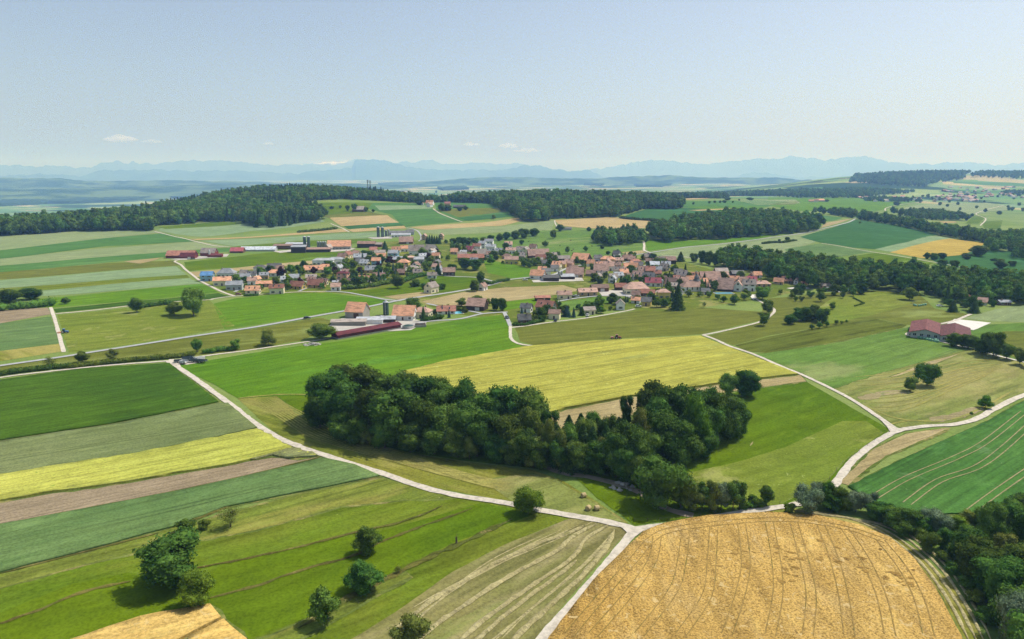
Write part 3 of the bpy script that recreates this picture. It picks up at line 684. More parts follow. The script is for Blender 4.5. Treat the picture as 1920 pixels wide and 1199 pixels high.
# ------------------------------------------------------------ roads and tracks
M['gravel'] = pmat('gravel_road', '#dcd3c0', 0.95, 0.05, 0.4, 0.7, 0.03)
M['asphalt'] = pmat('pale_asphalt', '#b6b8b6', 0.9, 0.1, 0.15, 0.3, 0.03)
M['yard'] = pmat('yard_paving', '#c9c4b8', 0.9, 0.1, 0.3, 0.15, 0.05)
M['sand'] = pmat('riding_sand', '#ece8dc', 0.95, 0.05, 0.15, 0.3, 0.03)
M['dirt'] = pmat('bare_dirt', '#a39880', 1.0, 0.03, 0.35, 0.25, 0.03)
ROADS = [
 ('gravel_road', 'gravel', 5, 3.3, (318, 678, 350, 700, 395, 732, 440, 765, 475, 793, 520, 821, 560, 838, 600, 852, 650, 868, 720, 890, 780, 911, 850, 929, 950, 945, 1030, 961, 1110, 975, 1160, 985, 1192, 994)),
 ('gravel_road', 'gravel', 5, 3.0, (1192, 994, 1165, 1026, 1130, 1070, 1080, 1128, 1015, 1202, 930, 1320, 800, 1500)),
 ('gravel_road', 'gravel', 5, 3.2, (1192, 994, 1260, 985, 1330, 973, 1400, 961, 1468, 951, 1520, 940, 1558, 918, 1574, 897, 1600, 864, 1640, 832, 1682, 808)),
 ('gravel_road', 'gravel', 5, 3.3, (1682, 808, 1740, 800, 1790, 797, 1832, 786, 1865, 768, 1920, 742, 2040, 700)),
 ('gravel_road', 'gravel', 5, 3.2, (1682, 808, 1650, 785, 1600, 752, 1555, 728, 1500, 702, 1460, 686, 1410, 664, 1368, 650, 1340, 637, 1318, 629)),
 ('gravel_road', 'gravel', 4, 3.0, (1318, 629, 1380, 616, 1425, 604, 1445, 592, 1452, 582, 1440, 573, 1425, 566, 1412, 556)),
 ('gravel_road', 'gravel', 4, 3.0, (-300, 760, 0, 709, 60, 701, 160, 690, 240, 683, 318, 677, 400, 666, 470, 657, 560, 644, 632, 633)),
 ('village_road', 'asphalt', 5, 4.6, (745, 616, 800, 604, 860, 599, 900, 590, 930, 587, 952, 586)),
 ('village_road', 'asphalt', 5, 4.0, (945, 586, 952, 600, 957, 612)),
 ('gravel_road', 'gravel', 5, 3.0, (957, 612, 957, 628, 960, 638, 975, 646, 1005, 650)),
 ('gravel_road', 'gravel', 4, 2.8, (958, 615, 985, 612, 1040, 604, 1100, 597, 1168, 585, 1190, 580)),
 ('asphalt_road', 'asphalt', 6, 5.4, (-300, 735, 0, 687, 105, 672, 200, 657, 340, 635, 480, 614, 600, 592, 690, 576, 760, 562, 820, 553, 870, 545, 920, 535, 950, 526, 1000, 520, 1040, 515, 1060, 505, 1090, 498, 1140, 497, 1190, 490)),
 ('village_road', 'asphalt', 5, 4.0, (610, 547, 650, 549, 690, 556, 720, 562, 752, 565)),
 ('village_road', 'asphalt', 5, 4.0, (800, 570, 835, 577, 880, 584, 905, 589)),
 ('village_road', 'asphalt', 5, 4.0, (1030, 569, 1080, 560, 1135, 555, 1165, 554, 1190, 560, 1230, 562)),
 ('village_road', 'asphalt', 5, 4.0, (802, 516, 850, 519, 893, 521, 920, 527, 940, 530)),
 ('gravel_road', 'gravel', 5, 3.6, (440, 556, 400, 540, 368, 522, 350, 508, 340, 498, 328, 491, 345, 487, 400, 483, 425, 480)),
 ('gravel_road', 'gravel', 4, 3.2, (120, 661, 110, 625, 103, 600, 95, 577)),
 ('gravel_road', 'gravel', 4, 3.2, (104, 589, 170, 583, 245, 574, 300, 568, 390, 563, 400, 561, 440, 556, 540, 549, 610, 547)),
 ('gravel_road', 'gravel', 4, 4.0, (290, 435, 315, 441, 350, 449, 390, 459, 430, 464)),
 ('gravel_road', 'gravel', 4, 3.6, (620, 420, 640, 428, 655, 436)),
 ('village_road', 'asphalt', 4, 4.2, (762, 428, 780, 432, 788, 440, 790, 448, 785, 453)),
 ('gravel_road', 'gravel', 4, 4.2, (812, 392, 825, 401, 845, 409, 867, 417)),
 ('gravel_road', 'gravel', 4, 3.4, (1040, 414, 1042, 422, 1048, 430)),
 ('village_road', 'asphalt', 5, 5.0, (1125, 489, 1180, 480, 1222, 474, 1260, 468, 1300, 463, 1380, 455, 1440, 447, 1500, 439, 1550, 428, 1590, 418, 1604, 411)),
 ('gravel_road', 'gravel', 5, 4.4, (1218, 474, 1208, 470, 1208, 462, 1207, 453)),
 ('farm_track', 'gravel', 4, 3.4, (1240, 479, 1290, 483, 1340, 492, 1400, 502, 1432, 507)),
 ('farm_track', 'gravel', 4, 3.4, (1540, 457, 1600, 467, 1660, 477, 1720, 487, 1770, 496, 1830, 507, 1900, 519, 1990, 532)),
 ('gravel_road', 'gravel', 4, 4.0, (1838, 424, 1848, 411, 1830, 402, 1850, 394, 1882, 386)),
 ('gravel_road', 'gravel', 4, 5.0, (1660, 396, 1664, 390, 1700, 383, 1740, 377)),
 ('gravel_road', 'gravel', 5, 3.6, (1820, 590, 1790, 602, 1764, 608)),
 ('gravel_road', 'gravel', 5, 3.2, (1722, 622, 1702, 626, 1706, 631, 1740, 637, 1780, 645)),
 ('farm_track', 'sand', 3, 2.4, (1780, 645, 1830, 656, 1880, 670, 1980, 694)),
 ('village_road', 'asphalt', 5, 4.0, (1170, 497, 1195, 500, 1215, 497, 1210, 490)),
 ('village_road', 'asphalt', 5, 4.0, (560, 547, 590, 535, 620, 525, 640, 528)),
 ('village_road', 'asphalt', 5, 4.0, (440, 548, 470, 534, 520, 527, 560, 528, 600, 532)),
 ('village_road', 'asphalt', 4, 5.0, (1165, 554, 1240, 548, 1300, 552)),
 ('dirt_path', 'dirt', 4, 3.6, (1022, 877, 1060, 889, 1110, 897, 1160, 910, 1200, 925, 1250, 955, 1300, 968)),
]
for nm, mt, ly, w, px in ROADS:
    pts = PX(*px)
    ribbon(nm, pts, w * (0.72 if min(px[1::2]) > 640 else 0.6), M[mt], ly, jit=0.22 if mt != 'asphalt' else 0.04)
for nm, mt, ly, px in [
 ('road_junction', 'gravel', 6, (1150, 983, 1192, 990, 1240, 986, 1210, 995, 1192, 1008, 1172, 1018, 1178, 1003, 1168, 992)),
 ('road_junction', 'gravel', 6, (1645, 783, 1672, 800, 1685, 805, 1720, 802, 1700, 808, 1672, 817, 1645, 831, 1668, 813, 1664, 803)),
 ('road_junction', 'gravel', 6, (310, 680, 318, 675, 345, 674, 334, 679, 340, 692, 328, 686)),
 ('farmyard', 'yard', 4, (735, 597, 780, 600, 800, 605, 770, 620, 730, 622, 700, 618, 718, 606)),
 ('farmyard', 'yard', 3, (640, 598, 720, 592, 725, 606, 690, 618, 630, 622, 615, 612)),
 ('farmyard', 'yard', 4, (318, 487, 400, 478, 430, 477, 425, 482, 345, 488)),
 ('farmyard', 'yard', 4, (600, 468, 640, 466, 668, 466, 655, 471, 620, 473)),
 ('farmyard', 'yard', 4, (512, 472, 545, 469, 552, 472, 525, 475)),
 ('farmyard', 'yard', 4, (690, 446, 735, 444, 735, 448, 700, 449)),
 ('riding_arena', 'sand', 4, (1773, 609, 1790, 599, 1858, 606, 1826, 620)),
 ('riding_arena', 'sand', 4, (1475, 541, 1500, 538, 1520, 541, 1495, 545)),
 ('gravel_yard', 'sand', 4, (1570, 545, 1592, 541, 1590, 548, 1568, 549)),
 ('gravel_yard', 'sand', 4, (1405, 553, 1420, 553, 1418, 560, 1412, 563)),
 ('farmyard', 'yard', 3, (997, 526, 1090, 520, 1095, 527, 1000, 530)),
 ('farmyard', 'yard', 3, (1120, 545, 1180, 545, 1185, 556, 1130, 556)),
 ('machine_yard', 'gravel', 4, (326, 676, 352, 671, 383, 672, 385, 679, 350, 685, 334, 682)),
]: drape(nm, PX(*px), M[mt], ly)

# ------------------------------------------------------------ distant relief: mountain ranges and hills
def rock_mat(name, c1, c2, snow=False, sc=1 / 900.0):
    m, nt, b = new_mat(name, 1.0, 0.0)
    pos = N(nt, 'ShaderNodeNewGeometry').outputs['Position']
    c = mixc(nt, hx(c1, K_F), hx(c2, K_F), rng(nt, noise_n(nt, mapped(nt, pos, 0, (1, 1, 1.6)), sc, 6, 0.6), 0.42, 0.6))
    if snow:
        sx = N(nt, 'ShaderNodeSeparateXYZ'); nt.links.new(pos, sx.inputs[0])
        ns = noise_n(nt, pos, 1 / 500.0, 5, 0.65)
        ad = N(nt, 'ShaderNodeMath', operation='MULTIPLY_ADD'); nt.links.new(ns, ad.inputs[0]); ad.inputs[1].default_value = 700; nt.links.new(sx.outputs[2], ad.inputs[2])
        ms = N(nt, 'ShaderNodeMath', operation='MULTIPLY'); nt.links.new(rng(nt, ad.outputs[0], 1000, 1100), ms.inputs[0])
        m1 = N(nt, 'ShaderNodeMath', operation='MULTIPLY'); nt.links.new(rng(nt, sx.outputs[0], -10200, -9600), m1.inputs[0]); nt.links.new(rng(nt, sx.outputs[0], -7400, -8000), m1.inputs[1])
        nt.links.new(m1.outputs[0], ms.inputs[1]); snow_f = ms.outputs[0]
        c = mixc(nt, c, (0.85, 0.88, 0.92, 1), snow_f)
    nt.links.new(c, b.inputs['Base Color']); return m
def ridge(name, dist, depth, prof, mat, seed, rough=0.06, nx=420, ny=22, base=-140):
    """a range of hills with its crest at DIST, its skyline given as photo pixels (x, y)"""
    xs = [p[0] for p in prof]; ys = [p[1] for p in prof]
    U = np.linspace(xs[0], xs[-1], nx); V = np.linspace(0, 1, ny)
    vs = []
    for v in V:
        d = dist + (v - 0.5) * depth
        sh = max(0.0, 1 - abs(v - 0.55) / 0.55) ** 0.8 if v < 0.55 else max(0.0, 1 - (v - 0.55) / 0.45) ** 0.9
        for u in U:
            a = math.atan2(u - 960, FPX)
            X, Y = math.sin(a) * d, math.cos(a) * d
            yc = np.interp(u, xs, ys)
            # crest height from the skyline
            r = ray(u, yc); zc = CAM_Z + r[2] / math.hypot(r[0], r[1]) * dist
            zc += dist * 0.0024 * noise.fractal(Vector((u * 0.05, seed * 3.0, 0)), 0.7, 2.2, 5) * (1 if dist > 20000 else 0.25)
            hgt = zc - base
            edge = min(1, (u - xs[0]) / 60 + 0.02, (xs[-1] - u) / 60 + 0.02)
            s = dist * 0.03
            n = noise.fractal(Vector((X / s, Y / s, seed)), 0.9, 2.1, 5)
            rdg = 1 - abs(noise.noise(Vector((X / s * 0.9, Y / s * 0.9, seed + 5)))) * 2
            z = base + hgt * sh * (1 + rough * n * (1.3 - sh)) * edge + rough * hgt * 0.22 * n * sh + rough * hgt * 0.9 * (rdg - 0.6) * (1 - sh) * sh
            vs.append((X, Y, z))
    F = [(j * nx + i, j * nx + i + 1, (j + 1) * nx + i + 1, (j + 1) * nx + i) for j in range(ny - 1) for i in range(nx - 1)]
    me = bpy.data.meshes.new(name); me.from_pydata(vs, [], F); me.polygons.foreach_set('use_smooth', [True] * len(F)); me.update()
    o = link(name, me, mat); o['kind'] = 'structure'; return o
m_rock = rock_mat('alpine_rock', '#36443a', '#48524c', True)
m_pre = rock_mat('forested_mountain', '#34503a', '#506848')
m_hill = rock_mat('wooded_hill', '#2c4828', '#6c8450', False, 1 / 420.0)
ridge('mountain_range', 34000, 4500, [(-150, 314), (-60, 310), (0, 313), (30, 309), (60, 310), (100, 311), (130, 309), (165, 315), (200, 310), (222, 303), (235, 299), (248, 305), (258, 307), (268, 300), (278, 306), (300, 307), (340, 303), (375, 298), (395, 302), (415, 299), (445, 301), (480, 305), (510, 309), (545, 308), (590, 306), (615, 303), (640, 304), (660, 300), (690, 298), (720, 303), (745, 305), (765, 301), (785, 305), (800, 299), (815, 299), (845, 308), (870, 307), (885, 303), (905, 304), (940, 307), (970, 305), (1000, 312), (1030, 318), (1060, 322), (1120, 316), (1150, 310), (1190, 302), (1230, 298), (1270, 304), (1310, 308), (1350, 303), (1395, 297), (1430, 298), (1470, 291), (1500, 296), (1530, 299), (1560, 295), (1600, 291), (1625, 298), (1660, 303), (1710, 308), (1760, 304), (1800, 303), (1850, 310), (1890, 304), (1950, 303), (2060, 312)], m_rock, 3, 0.07, 640, 20)
ridge('mountain_range', 24000, 5000, [(-100, 333), (30, 329), (100, 326), (170, 330), (200, 320), (300, 317), (370, 320), (440, 319), (500, 322), (560, 326), (600, 319), (650, 316), (668, 312), (672, 299), (680, 297), (700, 298), (730, 301), (745, 305), (770, 312), (800, 316), (850, 318), (900, 317), (930, 320), (950, 317), (985, 308), (1010, 310), (1050, 320), (1080, 321), (1100, 318), (1120, 319), (1138, 331), (1160, 339)], m_pre, 9, 0.05, 420, 18)
ridge('mountain_range', 27000, 4500, [(1330, 336), (1370, 327), (1400, 323), (1425, 324), (1460, 330), (1500, 333), (1560, 331), (1620, 327), (1700, 325), (1800, 322), (1900, 318), (2020, 316)], m_pre, 12, 0.05, 240, 14)
ridge('hills', 11500, 2600, [(-150, 333), (0, 332), (60, 334), (130, 334), (160, 338), (220, 340), (330, 338), (400, 339), (500, 341), (560, 344), (680, 344)], m_hill, 21, 0.05, 260, 14)
ridge('hills', 11000, 2600, [(660, 348), (760, 344), (830, 338), (900, 333), (960, 332), (1060, 334), (1110, 335), (1150, 332), (1200, 330), (1250, 328), (1300, 332), (1350, 333), (1440, 333), (1480, 336), (1540, 340), (1600, 344)], m_hill, 24, 0.05, 300, 14)
ridge('hills', 9000, 2200, [(-150, 358), (0, 356), (120, 354), (230, 352), (300, 350), (390, 347), (500, 346), (620, 344), (720, 346), (830, 352), (930, 351), (1000, 347), (1080, 349), (1150, 350), (1220, 355)], m_hill, 27, 0.05, 300, 12)
ridge('hills', 7600, 1500, [(1440, 352), (1500, 345), (1540, 341), (1580, 342), (1640, 350)], m_hill, 31, 0.05, 100, 10)

# ------------------------------------------------------------ clouds (far beyond the haze)
def cloud(px, py, w, h, seed, n=26):
    """a thin fair-weather cloud 75 km away: a bank of overlapping puffs in one mesh"""
    D = 32000; r = ray(px, py); s = D / math.hypot(r[0], r[1]); rnd = random.Random(seed)
    mp = D / FPX; b = MB()
    for i in range(n):
        t = rnd.uniform(-0.5, 0.5); rr = mp * h * rnd.uniform(0.22, 0.5) * (1.15 - abs(t) * 1.5)
        cx, cy, cz = t * w * mp, rnd.uniform(-1, 1) * h * mp, rnd.uniform(-0.1, 0.45) * h * mp * (1 - abs(t))
        bm = bmesh.new(); bmesh.ops.create_icosphere(bm, subdivisions=3, radius=1)
        vs = []
        for v in bm.verts:
            q = 1 + 0.35 * noise.fractal(v.co * 2.0 + Vector((seed * 3.1 + i, 0, 0)), 0.8, 2, 3)
            vs.append((cx + v.co.x * rr * 1.9 * q, cy + v.co.y * rr * q, cz + v.co.z * rr * (0.55 if v.co.z < 0 else 0.9) * q))
        b.add(vs, [[v.index for v in f.verts] for f in bm.faces], 0, True); bm.free()
    a = math.atan2(r[0], r[1])
    o = b.build('cloud', m_cloud, None, (r[0] * s, r[1] * s, CAM_Z + r[2] * s), -a)
    return o
m_cloud = bpy.data.materials.new('cloud_vapour'); m_cloud.use_nodes = True
_nt = m_cloud.node_tree; _nt.nodes.clear()
_o = N(_nt, 'ShaderNodeOutputMaterial'); _v = N(_nt, 'ShaderNodeVolumePrincipled'); _v.inputs['Density'].default_value = 0.008
_v.inputs['Color'].default_value = (1, 1, 1, 1); _v.inputs['Anisotropy'].default_value = 0.3
_nt.links.new(_v.outputs[0], _o.inputs['Volume'])
for px, py, w, h, sd_, lab in [(226, 263, 42, 13, 1, 'small white cloud, largest over the left of the mountains'), (284, 267, 30, 6, 2, 'thin flat white cloud just right of the largest left cloud'),
                         (503, 271, 16, 5, 3, 'tiny lone wisp of cloud above the middle left mountains'), (884, 272, 28, 7, 4, 'small soft cloud left of the long cloud at centre'),
                         (953, 276, 32, 9, 5, 'puffy white cloud at left end of the long centre cloud'), (990, 284, 50, 8, 6, 'long low streak of white cloud near the centre')]:
    o = cloud(px, py, w, h, sd_); tag(o, lab, 'cloud', 'small clouds over the mountains')

# ------------------------------------------------------------ trees
L_OAK = leafmat('oak_leaves', '#749246', '#5d7f38', k=0.85)
L_DARK = leafmat('dark_leaves', '#66863e', '#4c7036', 0.03, 0.3, k=0.8)
L_BRIGHT = leafmat('bright_leaves', '#7ea43c', '#628c34', 0.02, 0.15)
L_PALE = leafmat('pale_leaves', '#8d9c50', '#768a48', 0.02, 0.15)
L_WILLOW = leafmat('willow_leaves', '#90a78c', '#7a9676', 0.01, 0.12)
L_PINE = leafmat('needles', '#587844', '#46663a', 0.02, 0.2, transl=0.08)
L_BLUE = leafmat('blue_needles', '#5c7f7c', '#4d7068', 0.01, 0.1, transl=0.08)
L_RED = leafmat('copper_leaves', '#5c3a3c', '#482e30', 0.01, 0.1)
L_BUSH = leafmat('bush_leaves', '#6c8a3e', '#587a36', 0.04, 0.3, k=0.85)
BARK = pmat('bark', '#6e6252', 0.95, 0.05, 0.5, 2.0, 0.15)

def quads_on(rs, pts, nrm, size, jitter=0.9):
    """leaf clumps: one small quad per point, turned roughly to its normal"""
    n = len(pts)
    q = nrm + rs.normal(0, jitter, (n, 3)); q /= np.linalg.norm(q, axis=1)[:, None]
    t = np.cross(q, rs.normal(0, 1, (n, 3))); t /= np.linalg.norm(t, axis=1)[:, None]
    b = np.cross(q, t); s = size * rs.uniform(0.6, 1.35, (n, 1)); s2 = s * rs.uniform(0.55, 1.0, (n, 1))
    v = np.stack([pts + t * s + b * s2 * 0.35, pts + b * s2, pts - t * s + b * s2 * 0.1, pts - b * s2 * 0.9], 1)
    return v.reshape(-1, 3)
def quad_mesh(name, V, extra=None):
    n = len(V) // 4
    me = bpy.data.meshes.new(name)
    F = np.arange(n * 4).reshape(-1, 4)
    ev, ef = extra if extra else (np.zeros((0, 3)), [])
    allv = np.concatenate([V, ev]) if len(ev) else V
    fs = F.tolist() + [[a + n * 4 for a in f] for f in ef]
    me.from_pydata(allv.tolist(), [], fs); me.update(); return me
def ico(sub):
    bm = bmesh.new(); bmesh.ops.create_icosphere(bm, subdivisions=sub, radius=1)
    v = np.array([p.co[:] for p in bm.verts]); f = [[q.index for q in a.verts] for a in bm.faces]; bm.free(); return v, f
ICO1, ICO2 = ico(1), ico(2)
def crown_broad(name, seed, mat, n_cl=26, leaves=5200, leaf=0.022, rx=0.42, z0=0.16, z1=1.0, open_=0.0, shape='oak', core=0.86):
    """unit crown: the whole tree is 1 high, its crown about 2*rx wide"""
    rs = np.random.RandomState(seed); cz, hh = (z0 + z1) / 2, (z1 - z0) / 2
    cl = []
    for i in range(n_cl):
        gz = 1 - 2 * (0.02 + 0.96 * ((i * 0.754877 + seed * .3) % 1)); ga = i * 2.39996; u = np.array([math.sqrt(1 - gz * gz) * math.cos(ga), math.sqrt(1 - gz * gz) * math.sin(ga), gz]) + rs.normal(0, .16, 3); u /= np.linalg.norm(u)
        r = rs.uniform(0.55, 0.84) if i > n_cl * 0.2 else rs.uniform(0.0, 0.4)
        w = 1.0
        if shape == 'oak': w = 1.0 if u[2] > -0.3 else 0.85
        if shape == 'egg': w = 1.05 - 0.35 * max(0, u[2])
        if shape == 'column': w = 1.0
        c = np.array([u[0] * r * rx * w, u[1] * r * rx * w, cz + u[2] * r * hh])
        rad = rs.uniform(0.27, 0.44) * min(rx, hh) * (1.3 - 0.5 * r)
        if shape == 'column': rad *= 1.15
        cl.append((c, rad))
    P, Q = [], []
    tot = sum(r * r for _, r in cl)
    for c, rad in cl:
        k = max(20, int(leaves * rad * rad / tot))
        d = rs.normal(0, 1, (k, 3)); d[:, 2] += 0.25; d /= np.linalg.norm(d, axis=1)[:, None]
        lump = 1 + 0.22 * np.sin(d[:, :1] * 9 + seed) * np.cos(d[:, 1:2] * 8 + c[0] * 40) + 0.1 * rs.normal(0, 1, (k, 1))
        p = c + d * rad * lump * np.array([1.08, 1.08, 0.86])
        P.append(p); Q.append(d)
    P = np.concatenate(P); Q = np.concatenate(Q)
    out = P - np.array([0, 0, cz]); out /= np.linalg.norm(out, axis=1)[:, None]
    V = quads_on(rs, P, Q * 0.7 + out * 0.5, leaf, 0.55)
    ev, ef = [], []; iv, if_ = ICO1; k = 0
    if core > 0:  # solid blobs added inside the leaf clumps to block light and darken the interior
        for c, rad in cl:
            ev.append(c + iv * rad * core * np.array([1.08, 1.08, 0.86])); ef += [[a + k for a in f] for f in if_]; k += len(iv)
    me = quad_mesh(name, V, (np.concatenate(ev), ef) if core > 0 else None)
    me.materials.append(mat); return me
def crown_conifer(name, seed, mat, leaves=3600, leaf=0.02, rx=0.2, z0=0.06, tiers=17):
    rs = np.random.RandomState(seed); k = leaves
    t = rs.uniform(0, 1, k) ** 1.35            # 0 bottom .. 1 top
    a = rs.uniform(0, 2 * math.pi, k)
    tier = np.floor(t * tiers) / tiers; fr = (t - tier) * tiers
    lob = 1 + 0.16 * np.sin(a * 5 + tier * 40 + seed) + 0.1 * np.sin(a * 9 - tier * 70)
    r = rx * (1 - t) ** 0.85 * (0.66 + 0.42 * (1 - fr)) * lob * rs.uniform(0.62, 1.05, k) + 0.006
    z = z0 + t * (1 - z0) - 0.03 * (r / rx)
    P = np.stack([r * np.cos(a), r * np.sin(a), z], 1); Q = np.stack([np.cos(a), np.sin(a), np.full(k, 0.55)], 1)
    V = quads_on(rs, P, Q, leaf, 0.45)
    n = 10; ev = [(rx * 0.6 * math.cos(2 * math.pi * i / n), rx * 0.6 * math.sin(2 * math.pi * i / n), z0 + 0.03) for i in range(n)] + [(0, 0, 0.95)]
    me = quad_mesh(name, V, (np.array(ev), [[i, (i + 1) % n, n] for i in range(n)])); me.materials.append(mat); return me
def trunk_mesh(name, seed, top=0.62, r=0.022, limbs=6, spread=0.26, fine=0):
    rnd = random.Random(seed); b = MB(); p = Vector((0, 0, -0.03)); rr = r
    b.lathe([(r * 1.7, -0.04), (r * 1.25, 0.0), (r, 0.05)], 8); p = Vector((0, 0, 0.05)); n = 5
    for i in range(n):
        q = p + Vector((rnd.uniform(-.012, .012), rnd.uniform(-.012, .012), (top - 0.05) / n)); r2 = r * (1 - 0.75 * (i + 1) / n)
        b.tube(p, q, rr, r2, 7, caps=False)
        if i >= 0:
            for _ in range(max(1, limbs // n + (i > 1))):
                a = rnd.uniform(0, 6.28); L = spread * rnd.uniform(0.6, 1.0)
                e = q + Vector((math.cos(a) * L, math.sin(a) * L, L * rnd.uniform(0.5, 1.0)))
                m = (q + e) / 2 + Vector((0, 0, -0.02)); b.tube(q, m, r2 * 0.75 + 0.002, r2 * 0.5 + .0015, 5, caps=False); b.tube(m, e, r2 * 0.5 + .0015, 0.0015, 5, caps=False)
                for _f in range(fine):
                    e2 = m + Vector((rnd.uniform(-.12, .12), rnd.uniform(-.12, .12), rnd.uniform(0.02, 0.14))); b.tube(m, e2, 0.0028, 0.001, 4, caps=False)
        p, rr = q, r2
    me = b.mesh(name); me.materials.append(BARK); return me
T_STD = [trunk_mesh('trunk', i) for i in range(3)]
T_CON = trunk_mesh('trunk', 8, 0.9, 0.014, 0, 0.02)
T_SMALL = trunk_mesh('trunk', 9, 0.55, 0.03, 6, 0.3)
T_TALL = trunk_mesh('trunk', 12, 0.8, 0.016, 6, 0.2)
KIND = {
 # kind: [(crown mesh, trunk mesh, crown width of the unit tree)], category, object name, phrase
 'oak': ([(crown_broad('crown', 10 + i, L_OAK, 30, 7600, 0.019, 0.44, 0.06), T_STD[i], 0.92) for i in range(3)], 'tree', 'broadleaf_tree'),
 'dark': ([(crown_broad('crown', 20 + i, L_DARK, 38, 8600, 0.018, 0.36, -0.02), T_STD[i % 3], 0.68) for i in range(4)], 'tree', 'broadleaf_tree'),
 'tall': ([(crown_broad('crown', 30 + i, L_DARK, 30, 6000, 0.017, 0.24, 0.02, shape='column'), T_TALL, 0.54) for i in range(2)], 'tree', 'broadleaf_tree'),
 'bright': ([(crown_broad('crown', 40 + i, L_BRIGHT, 30, 6400, 0.02, 0.44, 0.04, shape='egg'), T_STD[i], 0.92) for i in range(2)], 'tree', 'broadleaf_tree'),
 'pale': ([(crown_broad('crown', 50 + i, L_PALE, 24, 5200, 0.02, 0.42, 0.0, shape='egg'), T_STD[i], 0.88) for i in range(2)], 'tree', 'broadleaf_tree'),
 'willow': ([(crown_broad('crown', 60 + i, L_WILLOW, 30, 6400, 0.02, 0.44, 0.02), T_STD[i], 0.92) for i in range(2)], 'tree', 'willow_tree'),
 'thin': ([(crown_broad('crown', 70 + i, L_PALE, 20, 1500, 0.02, 0.44, 0.2, core=0.35), trunk_mesh('trunk', 20 + i, 0.7, 0.022, 14, 0.3, 3), 0.92) for i in range(2)], 'tree', 'broadleaf_tree'),
 'fruit': ([(crown_broad('crown', 80 + i, L_OAK, 16, 2200, 0.035, 0.48, 0.1), T_SMALL, 1.0) for i in range(3)], 'tree', 'orchard_tree'),
 'garden': ([(crown_broad('crown', 90 + i, L_DARK if i % 2 else L_OAK, 16, 2200, 0.034, 0.42, 0.05, shape='egg'), T_SMALL, 0.9) for i in range(4)], 'tree', 'garden_tree'),
 'bush': ([(crown_broad('crown', 100 + i, L_BUSH, 14, 1600, 0.05, 0.5, -0.06, shape='egg'), T_SMALL, 1.05) for i in range(3)], 'bush', 'bush'),
 'copper': ([(crown_broad('crown', 110, L_RED, 16, 2200, 0.034, 0.42, 0.05, shape='egg'), T_SMALL, 0.9)], 'tree', 'copper_tree'),
 'spruce': ([(crown_conifer('crown', 120 + i, L_PINE, 5200, 0.02, 0.25, tiers=13 + 3 * i), T_CON, 0.42) for i in range(3)], 'conifer', 'spruce_tree'),
 'blue': ([(crown_conifer('crown', 130, L_BLUE, 3000, 0.024, 0.26), T_CON, 0.52)], 'conifer', 'spruce_tree'),
 'cypress': ([(crown_broad('crown', 140, L_PINE, 18, 2600, 0.022, 0.13, 0.0, shape='column'), T_TALL, 0.28)], 'conifer', 'columnar_conifer'),
}
TREES = []
for _n, _px in (('the left part of the grove', (740, 815)), ('the middle of the grove', (1090, 870)), ('the right part of the grove', (1280, 840)), ('the road junction', (1190, 994)), ('the right road fork', (1682, 808)),
                ('the lower right wood', (1890, 1100)), ('the pasture above the village', (1060, 460)), ('the big wheat field', (1500, 990)), ('the leftmost field hedge', (60, 580))): LM.append((_n, *gp(*_px)))
def tree(kind, px, py, h, w, desc, group, label=None, rnd=random.Random(5)):
    """a tree whose foot is seen at (px, py), h and w photo pixels high and wide"""
    x, y = gp(px, py); s = mpp(x, y)
    return tree_at(kind, x, y, h * s, w * s, desc, group, label, rnd)
def tree_at(kind, x, y, H, W, desc, group, label=None, rnd=random.Random(6)):
    var, cat, nm = KIND[kind]
    cm, tm, uw = var[rnd.randrange(len(var))]
    root = empty(nm, (x, y, h1(x, y) - 0.1), rnd.uniform(0, 6.28)); root['category'] = cat; root['group'] = group
    k = W / uw; root.scale = (k * rnd.uniform(.94, 1.06), k * rnd.uniform(.94, 1.06), H)
    link('crown', cm, None, root); link('trunk', tm, None, root)
    if label: root['label'] = label
    else: later(root, desc)
    TREES.append((x, y, W / 2)); return root

FG = 'lone trees on the foreground meadow'
tree('dark', 325, 1093, 106, 108, '', FG, 'largest dark round tree on the terraced meadow')
tree('bright', 372, 1133, 70, 72, '', FG, 'rounded mid green tree touching the corner of the small wheat field')
tree('bush', 350, 997, 28, 38, '', FG, 'wide bush directly behind the largest foreground tree')
tree('bush', 384, 992, 22, 24, '', FG, 'small bush on the field edge between two bigger bushes')
tree('thin', 433, 989, 42, 48, '', FG, 'greyish half bare bush on the edge of the blue green crop')
tree('dark', 690, 1038, 54, 48, '', FG, 'olive green tree alone on the second terrace of the meadow')
tree('dark', 683, 1109, 58, 66, '', FG, 'spreading tree with visible trunk, middle of three in a line')
tree('fruit', 610, 1168, 66, 64, '', FG, 'open crowned tree with bare ground in its shade, near bottom edge')
tree('pale', 773, 1222, 80, 76, '', FG, 'yellowish green tree cut by the bottom edge of the photo')
tree('thin', 747, 1076, 17, 17, '', FG, 'scrubby little bush on the brown grass bank')
tree('bright', 991, 963, 58, 64, '', FG, 'bright green round tree beside the white gravel road')
tree('oak', 1364, 744, 48, 42, '', 'pair of trees beyond the grove', 'left tree of the pair on the stubble strip beyond the grove')
tree('dark', 1400, 744, 56, 48, '', 'pair of trees beyond the grove', 'right and taller tree of the pair on the stubble strip')
tree('oak', 1738, 724, 46, 48, '', 'trees on the swathed meadow', 'biggest tree on the striped mown meadow at right')
tree('oak', 1706, 734, 30, 29, '', 'trees on the swathed meadow', 'smaller round tree left of the biggest one on the mown meadow')
tree('bright', 1847, 766, 26, 28, '', 'trees on the swathed meadow', 'small tree at the bend of the gravel road')
tree('bush', 1821, 777, 6, 7, '', 'trees on the swathed meadow', 'tiny sapling below the tree at the road bend')
tree('oak', 363, 592, 56, 48, '', 'trees left of the village', 'large old oak in the olive pasture left of the village')
